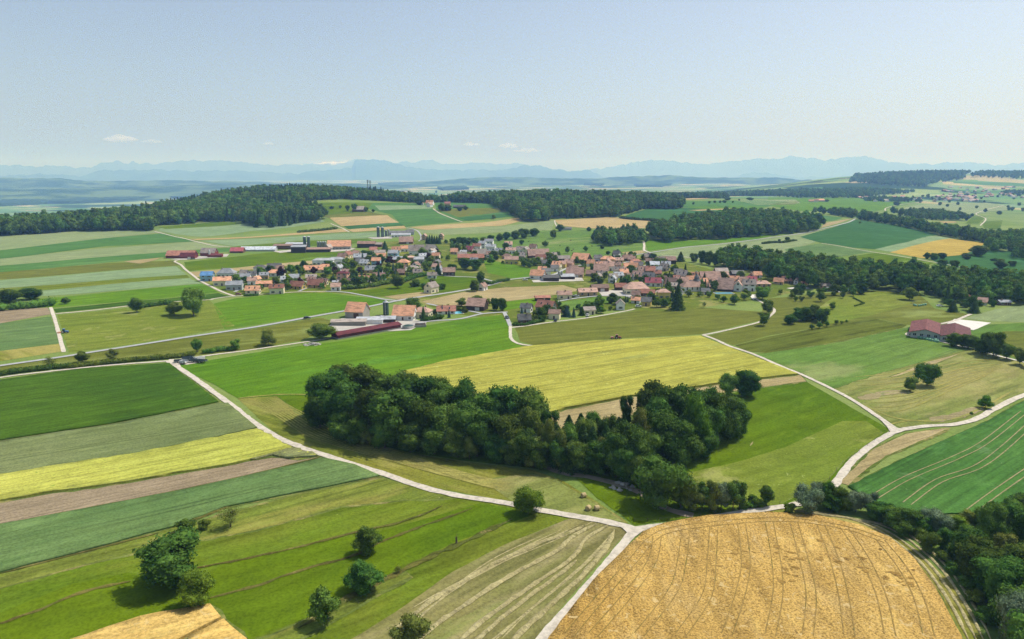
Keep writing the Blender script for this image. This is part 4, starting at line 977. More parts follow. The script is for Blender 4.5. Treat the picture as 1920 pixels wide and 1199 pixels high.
tree('oak', 327, 591, 27, 33, '', 'trees left of the village', 'low wide tree touching the left side of the old oak')
tree('oak', 257, 586, 30, 27, '', 'trees left of the village', 'single round tree beside the gravel lane left of the old oak')
tree('garden', 124, 570, 14, 17, '', 'trees left of the village', 'little round tree alone between the green strips at far left')
tree('dark', 58, 562, 24, 34, '', 'trees left of the village', 'dark tree rising above the hedge at far left')
tree('dark', 18, 568, 28, 40, '', 'trees left of the village', 'dense dark tree at the left photo edge above the hedge')
for a, k in (((94, 690, 23, 27), 'thin'), ((155, 680, 23, 25), 'oak'), ((212, 674, 22, 25), 'pale'), ((370, 660, 28, 21), 'oak'), ((441, 656, 22, 24), 'fruit'), ((503, 648, 33, 32), 'pale')):
    tree(k, *a, {'thin': 'sparse grey', 'pale': 'pale green', 'oak': 'green', 'fruit': 'low crooked'}[k] + ' tree', 'trees along the hedge')
tree('oak', 604, 636, 31, 50, '', 'trees along the hedge', 'wide green tree at the left end of the dark red shed')

# the grove
GR = 'trees of the central grove'
rg = random.Random(11)
def P_(kind, lst, desc, group=GR):
    for a in lst:
        if group == GR and a[0] < 1035: a = (a[0], a[1] - 10, *a[2:])
        tree(kind, *a, desc, group, None, rg)
P_('dark', [(620, 800, 104, 78), (655, 822, 108, 84), (700, 832, 104, 72), (745, 840, 112, 98), (795, 848, 100, 66), (840, 852, 96, 70), (874, 856, 102, 72), (915, 864, 92, 60), (955, 868, 92, 66),
            (648, 782, 100, 74), (690, 790, 104, 80), (735, 800, 98, 70), (785, 806, 102, 74), (830, 812, 92, 66), (868, 818, 104, 74), (912, 826, 92, 70), (950, 830, 108, 78), (992, 838, 112, 74), (765, 786, 86, 64)],
   'tall dark leafy tree')
P_('oak', [(676, 768, 82, 74), (600, 792, 88, 52), (820, 780, 70, 60), (990, 862, 98, 56)], 'mid green leafy tree')
P_('dark', [(985, 884, 78, 50), (1012, 890, 62, 44), (895, 866, 84, 50), (600, 812, 70, 50), (640, 836, 62, 50), (670, 842, 60, 50), (722, 850, 66, 54), (770, 858, 64, 54), (815, 862, 62, 50), (858, 868, 60, 50), (935, 876, 60, 48), (965, 880, 58, 46), (1385, 815, 58, 40), (1290, 868, 60, 50), (1320, 858, 54, 44)], 'low front leafy tree')
P_('pale', [(880, 872, 48, 34), (690, 846, 44, 34), (1000, 888, 50, 34)], 'low pale green tree')
P_('spruce', [(a, b, int(h * (0.84 + 0.16 * math.sin(a * 1.7))), w + 16) for a, b, h, w in [(1056, 868, 104, 34), (1078, 858, 92, 30), (1100, 850, 88, 30), (1118, 856, 90, 32), (1130, 838, 76, 28), (1148, 850, 86, 30), (1092, 872, 92, 32), (1070, 880, 80, 30), (1110, 878, 84, 30), (1135, 870, 84, 32), (1158, 872, 96, 34), (1168, 842, 76, 28), (1045, 850, 82, 30), (1066, 842, 74, 26), (1160, 832, 68, 26), (1088, 838, 70, 26)]],
   'pointed dark spruce')
P_('oak', [(1098, 862, 88, 44), (1142, 858, 90, 46), (1068, 870, 84, 44), (1112, 840, 78, 40), (1150, 880, 84, 44)], 'mid green leafy tree')
P_('pale', [(1128, 884, 74, 36), (1030, 880, 96, 44), (1052, 878, 80, 40), (1200, 862, 104, 44)], 'yellowish green tree')
P_('dark', [(1045, 880, 66, 48), (1082, 886, 66, 50), (1122, 890, 70, 54), (1155, 894, 90, 50), (1174, 902, 78, 52), (1178, 880, 100, 56), (1206, 900, 106, 60)], 'medium dark leafy tree')
P_('tall', [(1173, 812, 86, 26), (1206, 812, 100, 34), (1032, 850, 86, 34)], 'slender dark tree')
P_('dark', [(1225, 820, 116, 60), (1250, 828, 116, 66), (1285, 826, 116, 66), (1318, 824, 108, 60), (1348, 828, 104, 64), (1368, 822, 90, 52), (1240, 868, 108, 78), (1262, 872, 100, 74), (1212, 850, 96, 56), (1228, 842, 110, 50), (1298, 840, 96, 60), (1330, 842, 90, 52)], 'tall dark leafy tree')
P_('bright', [(1300, 852, 118, 62)], 'lighter green leafy tree')
P_('oak', [(1240, 950, 104, 104), (1200, 916, 70, 54), (1276, 952, 74, 56)], 'big rounded leafy tree')
BR = 'trees along the brook below the grove'
P_('pale', [(1298, 956, 56, 46), (1332, 958, 66, 38)], 'olive green tree', BR)
P_('willow', [(1352, 956, 60, 38)], 'silvery willow', BR)
P_('tall', [(1374, 958, 68, 38), (1316, 957, 60, 32), (1437, 949, 46, 28), (1386, 956, 60, 30)], 'slim dark tree', BR)
P_('bush', [(1398, 954, 18, 26), (1414, 950, 24, 28), (1345, 962, 16, 20), (1428, 951, 14, 18), (1480, 962, 24, 26)], 'low green bush', BR)
P_('willow', [(1514, 962, 58, 58), (1530, 950, 56, 36), (1604, 960, 48, 40), (1630, 962, 44, 36), (1752, 1002, 56, 60)], 'silvery willow', BR)
P_('dark', [(1550, 950, 54, 30), (1573, 955, 50, 30), (1560, 958, 34, 38), (1586, 958, 38, 34), (1644, 976, 38, 38), (1676, 990, 44, 46), (1704, 1000, 50, 50), (1728, 1000, 40, 40), (1770, 1030, 46, 30), (1660, 974, 34, 34)], 'dark green tree', BR)
P_('oak', [(1738, 1036, 50, 42), (1692, 1004, 30, 40)], 'mid green tree', BR)
P_('pale', [(1816, 990, 36, 40)], 'olive green tree', BR)
# the wood in the lower right corner
WR = 'trees of the wood in the lower right corner'
rw = random.Random(21)
front = [(1800, 1052), (1822, 1080), (1846, 1108), (1866, 1142), (1884, 1180), (1902, 1222), (1925, 1270), (1950, 1330)]
for i, (a, b_) in enumerate(front):
    for k in range(5):
        x = a + 16 + k * 46 + rw.uniform(-10, 10); y = b_ - k * 20 + rw.uniform(-12, 12)
        if x > 2060: continue
        kind = rw.choice(['dark', 'dark', 'oak', 'oak', 'pale', 'dark', 'willow'])
        sc = 0.75 + (b_ - 1000) / 330
        tree(kind, x, y, rw.uniform(72, 98) * sc, rw.uniform(56, 78) * sc, {'dark': 'dark leafy', 'oak': 'mid green leafy', 'pale': 'olive green', 'willow': 'silvery green'}[kind] + ' tree', WR, None, rw)
for a in [(1795, 1000, 36, 40), (1840, 996, 46, 46), (1868, 988, 50, 48), (1895, 984, 56, 50), (1925, 980, 60, 56), (1960, 975, 60, 56), (1850, 1024, 50, 54), (1890, 1018, 56, 54), (1930, 1012, 60, 60), (1815, 1030, 50, 50), (1970, 1000, 60, 60)]:
    tree(rw.choice(['oak', 'dark', 'bright']), *a, 'rounded leafy tree', WR, None, rw)
P_('bush', [(1770, 1052, 20, 34), (1790, 1075, 22, 36), (1812, 1100, 24, 40), (1832, 1130, 26, 44), (1850, 1165, 28, 46)], 'low shrub at the wood edge', WR)
# right of the meadow, by the hall
HR = 'trees beside the long red-roofed hall'
P_('dark', [(1790, 650, 28, 28), (1815, 653, 28, 30), (1838, 663, 32, 26), (1862, 668, 52, 36), (1848, 660, 40, 22)], 'dark tree', HR)
P_('oak', [(1887, 674, 32, 28), (1912, 684, 36, 24), (1936, 690, 40, 30)], 'green tree', HR)
# pasture and orchard trees around the village
VT = 'trees on the meadows around the village'
P_('oak', [(1429, 562, 28, 34), (1438, 588, 28, 24), (1432, 611, 28, 21), (746, 541, 28, 26), (1037, 448, 19, 14), (1064, 475, 14, 10), (1098, 472, 12, 10), (1022, 463, 12, 13), (1705, 563, 26, 31), (1802, 554, 28, 24), (808, 497, 19, 20), (926, 411, 9, 9)], 'round leafy tree', VT)
P_('dark', [(1481, 608, 20, 22), (1498, 602, 27, 26), (1512, 602, 30, 24), (1526, 601, 32, 24), (1541, 605, 30, 24), (890, 547, 24, 17), (901, 528, 21, 16), (775, 585, 30, 31), (928, 582, 26, 15), (942, 583, 27, 17), (872, 505, 24, 22), (891, 507, 23, 24), (780, 538, 16, 17), (795, 543, 13, 14), (829, 543, 13, 15), (848, 508, 14, 16), (1224, 489, 15, 13), (1209, 487, 12, 15), (1301, 492, 19, 16), (1316, 495, 27, 16), (1328, 497, 28, 16), (1342, 499, 28, 16)], 'dark leafy tree', VT)
P_('fruit', [(1522, 618, 10, 10), (1536, 616, 13, 13), (1550, 613, 13, 10), (1568, 609, 10, 10), (1578, 608, 7, 8), (1587, 605, 6, 6), (1560, 581, 16, 15), (1539, 566, 20, 19), (1520, 559, 14, 14), (1503, 566, 12, 11), (1490, 556, 18, 18), (1485, 560, 12, 12), (1463, 552, 10, 11), (1492, 566, 10, 10), (1516, 553, 9, 10), (1377, 571, 21, 21), (1357, 567, 13, 14), (1395, 563, 14, 18), (1312, 557, 10, 14), (1330, 558, 13, 13), (1291, 557, 15, 17), (1277, 552, 12, 14), (865, 575, 17, 28), (895, 566, 13, 26), (914, 573, 14, 18), (772, 539, 10, 12), (810, 531, 10, 14), (1345, 562, 10, 12), (1580, 560, 14, 12), (1600, 556, 16, 13), (1612, 553, 12, 12), (1612, 420, 5, 6)], 'small orchard tree', VT)
P_('thin', [(1320, 578, 13, 9), (840, 580, 11, 10)], 'half bare little tree', VT)
P_('spruce', [(1270, 581, 50, 25)], 'tallest dark spruce', VT)
P_('spruce', [(1276, 491, 19, 14), (822, 516, 25, 10), (722, 472, 20, 13), (794, 602, 28, 11), (1091, 592, 18, 11), (1326, 536, 15, 9), (1786, 585, 23, 17), (1826, 587, 25, 18), (1253, 556, 12, 7)] + [(801 + i * 4.6, 457 + (i % 2), 15 + (i * 7) % 4, 7) for i in range(6)], 'dark spruce', VT)
P_('blue', [(842, 596, 17, 7), (1063, 594, 20, 18), (625, 524, 10, 7), (819, 514, 16, 8)], 'blue green spruce', VT)
P_('cypress', [(1722, 553, 34, 11), (1733, 554, 33, 10)], 'narrow columnar tree', VT)
P_('dark', [(907, 456, 12, 12), (920, 453, 13, 12), (937, 452, 15, 14), (950, 450, 16, 14), (966, 449, 18, 16), (982, 447, 20, 20), (1001, 443, 16, 18), (892, 458, 13, 14), (878, 459, 14, 14), (862, 456, 13, 14), (870, 460, 16, 18), (850, 458, 12, 13), (978, 459, 10, 9), (1050, 434, 14, 15), (1104, 434, 9, 9), (1112, 450, 10, 9), (1120, 450, 11, 9), (1129, 467, 9, 9), (1140, 478, 8, 8), (1158, 475, 8, 8), (1182, 480, 9, 11)], 'small dark tree', VT)
HB = 'trees scattered far behind the village'
P_('dark', [(652, 396, 12, 8), (665, 397, 16, 12), (687, 397, 9, 8), (720, 373, 9, 8), (828, 396, 16, 14), (840, 396, 12, 14), (862, 396, 8, 10), (873, 394, 8, 10), (818, 362, 5, 4), (789, 366, 6, 4), (622, 392, 6, 9), (638, 391, 6, 5), (700, 398, 6, 6), (786, 385, 12, 14), (1300, 384, 5, 5), (1330, 382, 5, 5), (1340, 381, 5, 5), (1350, 381, 5, 5), (1358, 381, 6, 7), (1364, 376, 6, 12), (1374, 381, 4, 4), (1386, 377, 4, 4), (1406, 376, 6, 12), (1681, 386, 9, 12), (1550, 379, 5, 8), (1812, 414, 13, 12), (1461, 453, 5, 6), (1476, 452, 8, 9), (1789, 502, 15, 17), (1767, 501, 15, 18), (1834, 481, 22, 28), (1812, 484, 10, 18), (1738, 486, 13, 12), (1751, 488, 15, 14), (1766, 486, 13, 14), (1812, 487, 8, 12), (1876, 504, 20, 22), (1898, 500, 12, 14), (1866, 490, 7, 8), (1860, 490, 5, 7)], 'far dark tree', HB)

# ------------------------------------------------------------ hedges
def hedge(px_pts, w, h, label, group=None, mat=None, gap=0.0, seed=1, name='hedge'):
    rs = np.random.RandomState(seed); P = dens(PX(*px_pts), 1.0, False); Q, Nn = [], []; x0, y0 = P[len(P) // 2]; z0 = h1(x0, y0)
    ev, ef, k = [], [], 0; iv, if_ = ICO1
    dm = math.hypot(x0, y0); lf = max(0.16, dm * 0.0007); step = 1 if w > 1.4 or len(P) < 60 else 2
    for i in range(0, len(P), max(1, int(w * 0.45))):
        if gap and noise.noise(Vector((i * 0.05, seed, 0))) > 0.5 - gap: continue
        x, y = P[i]; hh = h * (0.8 + 0.5 * abs(noise.noise(Vector((i * 0.12, seed * 3.3, 0))))) * rs.uniform(.85, 1.1)
        ww = w * rs.uniform(.8, 1.2); z = h1(x, y); c = np.array([x - x0 + rs.normal(0, w * .08), y - y0 + rs.normal(0, w * .08), z - z0 + hh * 0.45])
        n = int(min(90, 16 * ww * hh / (lf * lf * 14) + 14)); d = rs.normal(0, 1, (n, 3)); d[:, 2] = np.abs(d[:, 2]) * 1.1 - 0.35; d /= np.linalg.norm(d, axis=1)[:, None]
        sc = np.array([ww * 0.55, ww * 0.55, hh * 0.55]); Q.append(c + d * sc * rs.uniform(.85, 1.12, (n, 1))); Nn.append(d)
        ev.append(c + iv * sc * 0.86); ef += [[a + k for a in f] for f in if_]; k += len(iv)
    V = quads_on(rs, np.concatenate(Q), np.concatenate(Nn), lf, 0.5)
    me = quad_mesh(name, V, (np.concatenate(ev), ef)); o = link(name, me, mat or L_BUSH, None, (x0, y0, z0))
    tag(o, label, 'hedge', group or 'hedges'); TREES.append((x0, y0, 1)); return o
hedge((-200, 722, 0, 704, 100, 692, 130, 690), 3.2, 2.6, 'bushy field hedge at the left edge below the grey road', gap=0.1, seed=2)
hedge((133, 690, 200, 683, 262, 677, 300, 674, 365, 667), 3.2, 2.6, 'long bushy hedge between the gravel lane and the grey road', gap=0.05, seed=3)
hedge((385, 663, 405, 660, 442, 656), 3.0, 2.6, 'short hedge piece under the crooked roadside tree', seed=4)
hedge((-150, 598, 0, 583, 50, 579, 103, 573), 7, 6, 'thick tall hedge at the left photo edge above the ploughed field', seed=5)
hedge((272, 577, 300, 573, 318, 571), 3, 3, 'scrubby hedge between the two trees along the lane', seed=6)
hedge((560, 437, 632, 430), 6, 4.5, 'dark hedge strip on the pale field far behind the silos', mat=L_DARK, seed=7)
hedge((646, 543, 665, 542, 700, 538, 735, 531), 5, 4.2, 'long clipped hedge along the lower edge of the housing estate', mat=L_DARK, seed=8)
hedge((752, 531, 780, 521, 801, 517), 4, 3.5, 'hedge running up to the parked cars behind the housing estate', mat=L_DARK, seed=9)
hedge((962, 611, 985, 611, 1018, 603), 2.2, 2.0, 'neat hedge around the dark-roofed house at the lane corner', seed=10)
hedge((1010, 598, 1017, 590, 1008, 582), 1.6, 2.0, 'short hedge between two gardens by the lane corner', seed=11)
hedge((801, 602, 815, 600, 828, 598), 3.2, 3.0, 'round clipped hedge in front of the cypress by the villa', mat=L_DARK, seed=12)
hedge((850, 580, 862, 584, 874, 586), 2, 2.2, 'dark hedge behind the swimming pool', mat=L_DARK, seed=13)
hedge((902, 531, 920, 534, 938, 529, 953, 527), 3, 2.6, 'hedge around the trees at the bend of the village road', mat=L_DARK, seed=14)
hedge((681, 474, 695, 478, 705, 478), 4, 3, 'green hedge in front of the small grey-roofed house', seed=15)
hedge((459, 556, 470, 556, 483, 555), 1.6, 1.8, 'low hedge in front of the cream house with orange roof', seed=16)
hedge((1228, 546, 1245, 545, 1262, 545), 2.2, 2.2, 'hedge left of the church', seed=17)
hedge((1396, 547, 1404, 550, 1406, 556), 2, 1.8, 'short dark hedge below the white houses by the track', seed=18)
hedge((1600, 560, 1620, 570, 1603, 575), 1.0, 1.0, 'sparse low hedge on the pasture below the wood', seed=19)
hedge((1165, 410, 1180, 412, 1210, 414, 1238, 416), 9, 5, 'scrub hedge along the far wheat field', mat=L_DARK, seed=20)
hedge((1430, 458, 1450, 456, 1468, 456, 1490, 452), 5, 2.5, 'low scrub strip on the pale meadow beyond the wood', mat=L_DARK, seed=21)

# ------------------------------------------------------------ woods seen as one mass: crowns instanced over an area
def lowcrown(seed, mat, con=False):
    if con: return crown_conifer('crown', seed, mat, 520, 0.05, 0.2, 0.02, 9)
    return crown_broad('crown', seed, mat, 13, 700, 0.048, 0.42, 0.0, shape='egg', core=0.88)
L_WOOD = leafmat('wood_leaves', '#6c8c42', '#547636', 0.03, 0.4, k=1.1)
L_WOOD2 = leafmat('dense_wood_leaves', '#5c7e3e', '#4a6c36', 0.03, 0.35, k=1.0)
LOW_B = [lowcrown(200 + i, (L_WOOD2, L_WOOD, L_OAK)[i]) for i in range(3)]
LOW_C = [lowcrown(210 + i, L_PINE, True) for i in range(2)]
def inside(x, y, poly):
    c = False; n = len(poly)
    for i in range(n):
        a, b = poly[i], poly[i - 1]
        if (a[1] > y) != (b[1] > y) and x < (b[0] - a[0]) * (y - a[1]) / (b[1] - a[1]) + a[0]: c = not c
    return c
def wood(name, poly, spacing, H, con=0.3, seed=1, W=0.8, label=None):
    """one object: crowns instanced on scattered points (geometry nodes)"""
    rnd = random.Random(seed); xs = [p[0] for p in poly]; ys = [p[1] for p in poly]
    pts = {0: [], 1: [], 2: [], 3: [], 4: []}
    nx = int((max(xs) - min(xs)) / spacing) + 1; ny = int((max(ys) - min(ys)) / spacing) + 1
    for i in range(nx):
        for j in range(ny):
            x = min(xs) + (i + rnd.uniform(.1, .9)) * spacing; y = min(ys) + (j + rnd.uniform(.1, .9)) * spacing
            if not inside(x, y, poly): continue
            cz = noise.noise(Vector((x * 0.012, y * 0.012, seed))) * 0.9 + rnd.uniform(-.25, .25)
            k = rnd.choice((3, 4)) if cz > 0.45 - con else rnd.choice((0, 1, 2))
            hh = H * rnd.uniform(.78, 1.12) * (1.08 if k > 2 else 1) * (1 + 0.18 * noise.noise(Vector((x * 0.02, y * 0.02, 5))))
            pts[k].append((x, y, h1(x, y) - 0.3, hh, hh * W * rnd.uniform(.85, 1.2) if k < 3 else hh * 0.85 * rnd.uniform(.8, 1.1), rnd.uniform(0, 6.28)))
    allp = [p for k in range(5) for p in pts[k]]
    me = bpy.data.meshes.new(name); me.from_pydata([p[:3] for p in allp], [], []); 
    for an, ty in (('sc', 'FLOAT_VECTOR'), ('rz', 'FLOAT'), ('kd', 'INT')): me.attributes.new(an, ty, 'POINT')
    me.attributes['sc'].data.foreach_set('vector', [q for p in allp for q in (p[4], p[4], p[3])])
    me.attributes['rz'].data.foreach_set('value', [p[5] for p in allp])
    me.attributes['kd'].data.foreach_set('value', [k for k in range(5) for _ in pts[k]])
    o = link(name, me); o['kind'] = 'stuff'
    if label: o['label'] = label
    md = o.modifiers.new('crowns', 'NODES'); md.node_group = wood_nodes(); return o
_WN = []
def wood_nodes():
    if _WN: return _WN[0]
    ng = bpy.data.node_groups.new('wood', 'GeometryNodeTree'); _WN.append(ng)
    ng.interface.new_socket('Geometry', in_out='INPUT', socket_type='NodeSocketGeometry'); ng.interface.new_socket('Geometry', in_out='OUTPUT', socket_type='NodeSocketGeometry')
    gi = ng.nodes.new('NodeGroupInput'); go = ng.nodes.new('NodeGroupOutput')
    jn = ng.nodes.new('GeometryNodeJoinGeometry')
    for me in reversed(LOW_B + LOW_C):
        # the crown of a real tree standing in the wood is the source of its neighbours
        oi = ng.nodes.new('GeometryNodeObjectInfo'); oi.inputs['Object'].default_value = SRC[me.name]; oi.inputs['As Instance'].default_value = True
        ng.links.new(oi.outputs['Geometry'], jn.inputs[0])
    ip = ng.nodes.new('GeometryNodeInstanceOnPoints'); ip.inputs['Pick Instance'].default_value = True
    def attr(nm, ty):
        a = ng.nodes.new('GeometryNodeInputNamedAttribute'); a.data_type = ty; a.inputs['Name'].default_value = nm; return a.outputs['Attribute']
    ng.links.new(gi.outputs[0], ip.inputs['Points']); ng.links.new(jn.outputs[0], ip.inputs['Instance'])
    ng.links.new(attr('kd', 'INT'), ip.inputs['Instance Index']); ng.links.new(attr('sc', 'FLOAT_VECTOR'), ip.inputs['Scale'])
    cx = ng.nodes.new('ShaderNodeCombineXYZ'); ng.links.new(attr('rz', 'FLOAT'), cx.inputs[2])
    er = ng.nodes.new('FunctionNodeEulerToRotation'); ng.links.new(cx.outputs[0], er.inputs[0]); ng.links.new(er.outputs[0], ip.inputs['Rotation'])
    ng.links.new(ip.outputs[0], go.inputs[0]); return ng
SRC = {}
for i, me in enumerate(LOW_B + LOW_C):
    px_, d_ = (1322 + i * 9, 470); x, y = gp(1356 + i * 14, 500 + i * 2)
    root = empty('spruce_tree' if i > 2 else 'broadleaf_tree', (x, y, h1(x, y) - .1)); H = 15; root.scale = (H * .8, H * .8, H)
    root['category'] = 'conifer' if i > 2 else 'tree'; root['group'] = 'trees at the head of the brook wood'
    SRC[me.name] = link('crown', me, None, root); link('trunk', T_CON, None, root); later(root, 'dark brookside tree')
def POL(*a): return [pd(u, v) for u, v in zip(a[::2], a[1::2])]
def PXD(px, extra):
    """front edge from pixels, back edge from (bearing, distance)"""
    return PX(*px) + POL(*extra)
wood('forest', PXD((-160, 452, -60, 448, 0, 444, 45, 441, 100, 438, 150, 434, 180, 435, 230, 433, 283, 434, 290, 432), (292, 1120, 300, 1240, 300, 1400, 180, 1260, 60, 1160, -160, 1120)), 8.5, 23, 0.1, 1)
wood('forest', PXD((298, 424, 340, 421, 400, 416, 450, 417, 480, 427, 510, 427, 545, 424, 560, 418, 600, 416, 615, 414), (612, 1230, 560, 1330, 590, 1440, 660, 1520, 740, 1560, 775, 1600, 800, 1700, 700, 1850, 560, 1860, 440, 1740, 300, 1500)), 10, 23, 0.1, 2)
wood('forest', POL(660, 1490, 720, 1520, 790, 1480, 800, 1540, 850, 1620, 960, 1660, 1000, 1760, 800, 1780, 660, 1720), 11, 18, 0.05, 3)
wood('forest', PXD((930, 391, 945, 396, 960, 402, 975, 414, 1000, 417, 1033, 416, 1036, 411, 1080, 410, 1160, 408, 1165, 405, 1215, 392), (1240, 1440, 1262, 1440, 1278, 1480, 1275, 1600, 1200, 1820, 1050, 1820, 940, 1780, 840, 1720, 860, 1560, 920, 1500)), 10.5, 22, 0.0, 4)
wood('forest', PXD((1108, 460, 1112, 453, 1130, 462, 1160, 462, 1190, 459, 1208, 455, 1208, 448), (1205, 900, 1190, 960, 1120, 960)), 8.5, 15, -0.2, 5)
wood('forest', PXD((1220, 442, 1226, 452, 1250, 456, 1300, 450, 1350, 450, 1400, 446, 1460, 441, 1500, 438, 1535, 432, 1540, 427), (1538, 1060, 1510, 1180, 1450, 1260, 1370, 1230, 1260, 1040, 1210, 960)), 9.5, 20, -0.3, 6)
wood('forest', PXD((1520, 401, 1560, 404, 1600, 410, 1602, 404), (1600, 1420, 1570, 1500, 1516, 1440)), 10, 17, -0.3, 7)
wood('forest', PXD((1606, 412, 1640, 417, 1700, 428, 1740, 438, 1790, 448, 1850, 457, 1855, 474, 1900, 472, 1920, 472, 2040, 480), (2040, 950, 1960, 980, 1890, 1040, 1850, 1010, 1760, 1090, 1700, 1200, 1640, 1330, 1606, 1400)), 9.5, 17, -0.3, 8)
wood('forest', POL(1662, 1560, 1700, 1500, 1720, 1440, 1760, 1440, 1800, 1500, 1790, 1640, 1740, 1720, 1700, 1640), 12, 17, -0.3, 9)
wood('forest', PXD((1898, 486, 1920, 488, 2040, 500), (2040, 800, 1960, 850, 1905, 860)), 9, 14, -0.3, 10)
# brook wood behind the village
wood('brook_wood', PX(1352, 503, 1380, 507, 1410, 510, 1432, 514, 1440, 528, 1500, 534, 1512, 545, 1560, 541, 1600, 545, 1640, 546, 1690, 550, 1740, 556, 1765, 560, 1775, 573, 1830, 565, 1860, 572, 1920, 572, 2060, 576, 2060, 545, 1920, 538, 1840, 530, 1780, 524, 1700, 518, 1620, 510, 1560, 505, 1500, 498, 1430, 492, 1380, 487, 1345, 488), 8.0, 15, -0.35, 11)
wood('brook_wood', PX(1380, 506, 1430, 509, 1500, 516, 1560, 523, 1640, 530, 1640, 526, 1560, 516, 1480, 506, 1400, 497), 8, 17, -0.3, 12)
# far woods beyond the valley head
wood('forest', POL(1080, 2300, 1250, 2150, 1350, 2250, 1360, 2550, 1250, 2700, 1050, 2800, 880, 2500, 950, 2300), 15, 20, -0.2, 13)
wood('forest', POL(1320, 3000, 1500, 2900, 1540, 3300, 1400, 3500, 1200, 3500), 18, 20, -0.2, 14)
wood('forest', POL(1500, 2600, 1600, 2650, 1640, 2900, 1700, 3100, 1620, 3300, 1480, 3200, 1430, 2900), 17, 20, -0.3, 15)
wood('forest', POL(1580, 3900, 1640, 3650, 1720, 3500, 1740, 3800, 1790, 3950, 1800, 4500, 1680, 4650, 1590, 4500), 24, 24, -0.3, 16)
wood('forest', POL(1800, 4100, 1900, 3900, 2000, 4100, 2000, 4600, 1840, 4700), 26, 24, -0.3, 17)
wood('forest', POL(1610, 2350, 1660, 2300, 1700, 2380, 1690, 2500, 1620, 2480), 14, 16, -0.3, 18)
wood('forest', POL(1860, 3100, 1960, 3000, 2020, 3100, 1960, 3200, 1880, 3200), 18, 18, -0.3, 19)

m_farwood = fmat('far_woodland', '#3c5832', '#2f4a2a', 0, 40, 0.2, fine=0.2, bump=0, big=0.02)
def far_wood(px, h=20):
    drape('forest', PX(*px), m_farwood, 1, h, step=60, jit=14, kind='stuff', zfun=lambda X, Y: 5 * np.sin(X * .05 + 1) * np.sin(Y * .043) + 4 * np.sin(X * .11 + Y * .09))
for q in ((-80, 357, 0, 357, 110, 355, 158, 355, 160, 362, 100, 364, 60, 368, -80, 370), (158, 355, 260, 352, 272, 357, 290, 362, 180, 367, 162, 363), (91, 382, 100, 377, 160, 373, 270, 367, 310, 370, 250, 376, 130, 382), (-80, 380, 0, 380, 60, 376, 88, 378, 90, 383, 40, 386, -80, 392),
          (270, 353, 370, 349, 480, 347, 620, 348, 600, 352, 450, 357, 320, 364), (300, 371, 400, 360, 470, 356, 430, 366, 340, 374), (710, 346, 740, 344, 820, 343, 818, 346, 760, 350, 740, 353, 712, 351), (905, 342, 960, 340, 960, 345, 920, 346),
          (962, 340, 1005, 341, 1005, 347, 965, 347), (1005, 338, 1075, 336, 1070, 341, 1010, 341), (1100, 343, 1135, 346, 1130, 349, 1095, 348), (1190, 348, 1260, 347, 1240, 351, 1195, 351), (820, 354, 870, 352, 880, 356, 830, 358)): far_wood(q)

# ------------------------------------------------------------ buildings
ROOF = {'o': ('orange tiled', '#d29c7a'), 'r': ('red-brown tiled', '#a47260'), 'p': ('pinkish tiled', '#bd9a88'), 'b': ('brown tiled', '#94796a'), 'g': ('grey', '#a2a6a9'),
        'd': ('dark grey', '#70706e'), 'u': ('blue', '#5f8ab4'), 'w': ('pale metal', '#c4cacf'), 'm': ('dark red metal', '#7c3c42'), 'h': ('maroon tiled', '#7c4a46'), 'n': ('weathered grey-brown', '#a0958a'), 'k': ('light red', '#b8646a')}
WALL = {'w': ('white', '#f2f1ec'), 'c': ('cream', '#ece0bc'), 'y': ('yellow', '#d8c070'), 'l': ('light grey', '#b9bcba'), 'b': ('brown timber', '#6e5442'), 'd': ('dark timber', '#4a4038'),
        'u': ('pale blue', '#8fb4cc'), 'k': ('pink', '#d2a48c'), 't': ('tan', '#c4a87c'), 'r': ('red timber', '#7c4038'), 's': ('grey stone', '#9c988c'), 'B': ('slate blue', '#62788c')}
RM = {k: pmat('roof_' + v[0].replace(' ', '_').replace('-', '_'), v[1], 0.8, 0.25, 0.6, 0.5, 0.24, stretch=(0.6, 2.0, 1.0), k=1.08 if k not in 'mhk' else 0.8) for k, v in ROOF.items()}
WM = {k: pmat('wall_' + v[0].replace(' ', '_'), v[1], 0.85, 0.15, 0.16, 0.35, 0.06, k=0.95) for k, v in WALL.items()}
GLASS, _nt, _b = new_mat('window_glass', 0.15, 0.5); _b.inputs['Base Color'].default_value = (0.035, 0.045, 0.05, 1)
FRAME = pmat('window_frame', '#dddad2', 0.6, 0.3, 0.05, 1, 0.02)
SHUT = pmat('shutters', '#6d7c6a', 0.7, 0.2, 0.1, 1, 0.3)
WOODD = pmat('door_timber', '#5c4636', 0.7, 0.2, 0.3, 1, 0.2)
CHIM = pmat('chimney_render', '#a39486', 0.9, 0.1, 0.3, 1, 0.1)
PANEL, _nt, _b = new_mat('solar_panel', 0.2, 0.6); _b.inputs['Base Color'].default_value = (0.02, 0.03, 0.07, 1)
CONC = pmat('concrete', '#b5b2a8', 0.9, 0.1, 0.35, 0.5, 0.05)
def window_mesh(w=1.15, h=1.3, shutters=True):
    b = MB(); b.box(-w/2 - .1, w/2 + .1, -.04, .05, -h/2 - .1, h/2 + .1, 0); b.box(-w/2, -.04, -.055, -.041, -h/2, h/2, 1); b.box(.04, w/2, -.055, -.041, -h/2, h/2, 1)
    if shutters:
        b.box(-w - .08, -w/2 - .12, -.07, .02, -h/2, h/2, 2); b.box(w/2 + .12, w + .08, -.07, .02, -h/2, h/2, 2)
    me = b.mesh('window')
    for m in (FRAME, GLASS, SHUT): me.materials.append(m)
    return me
WIN, WIN2 = window_mesh(), window_mesh(1.5, 1.3, False)
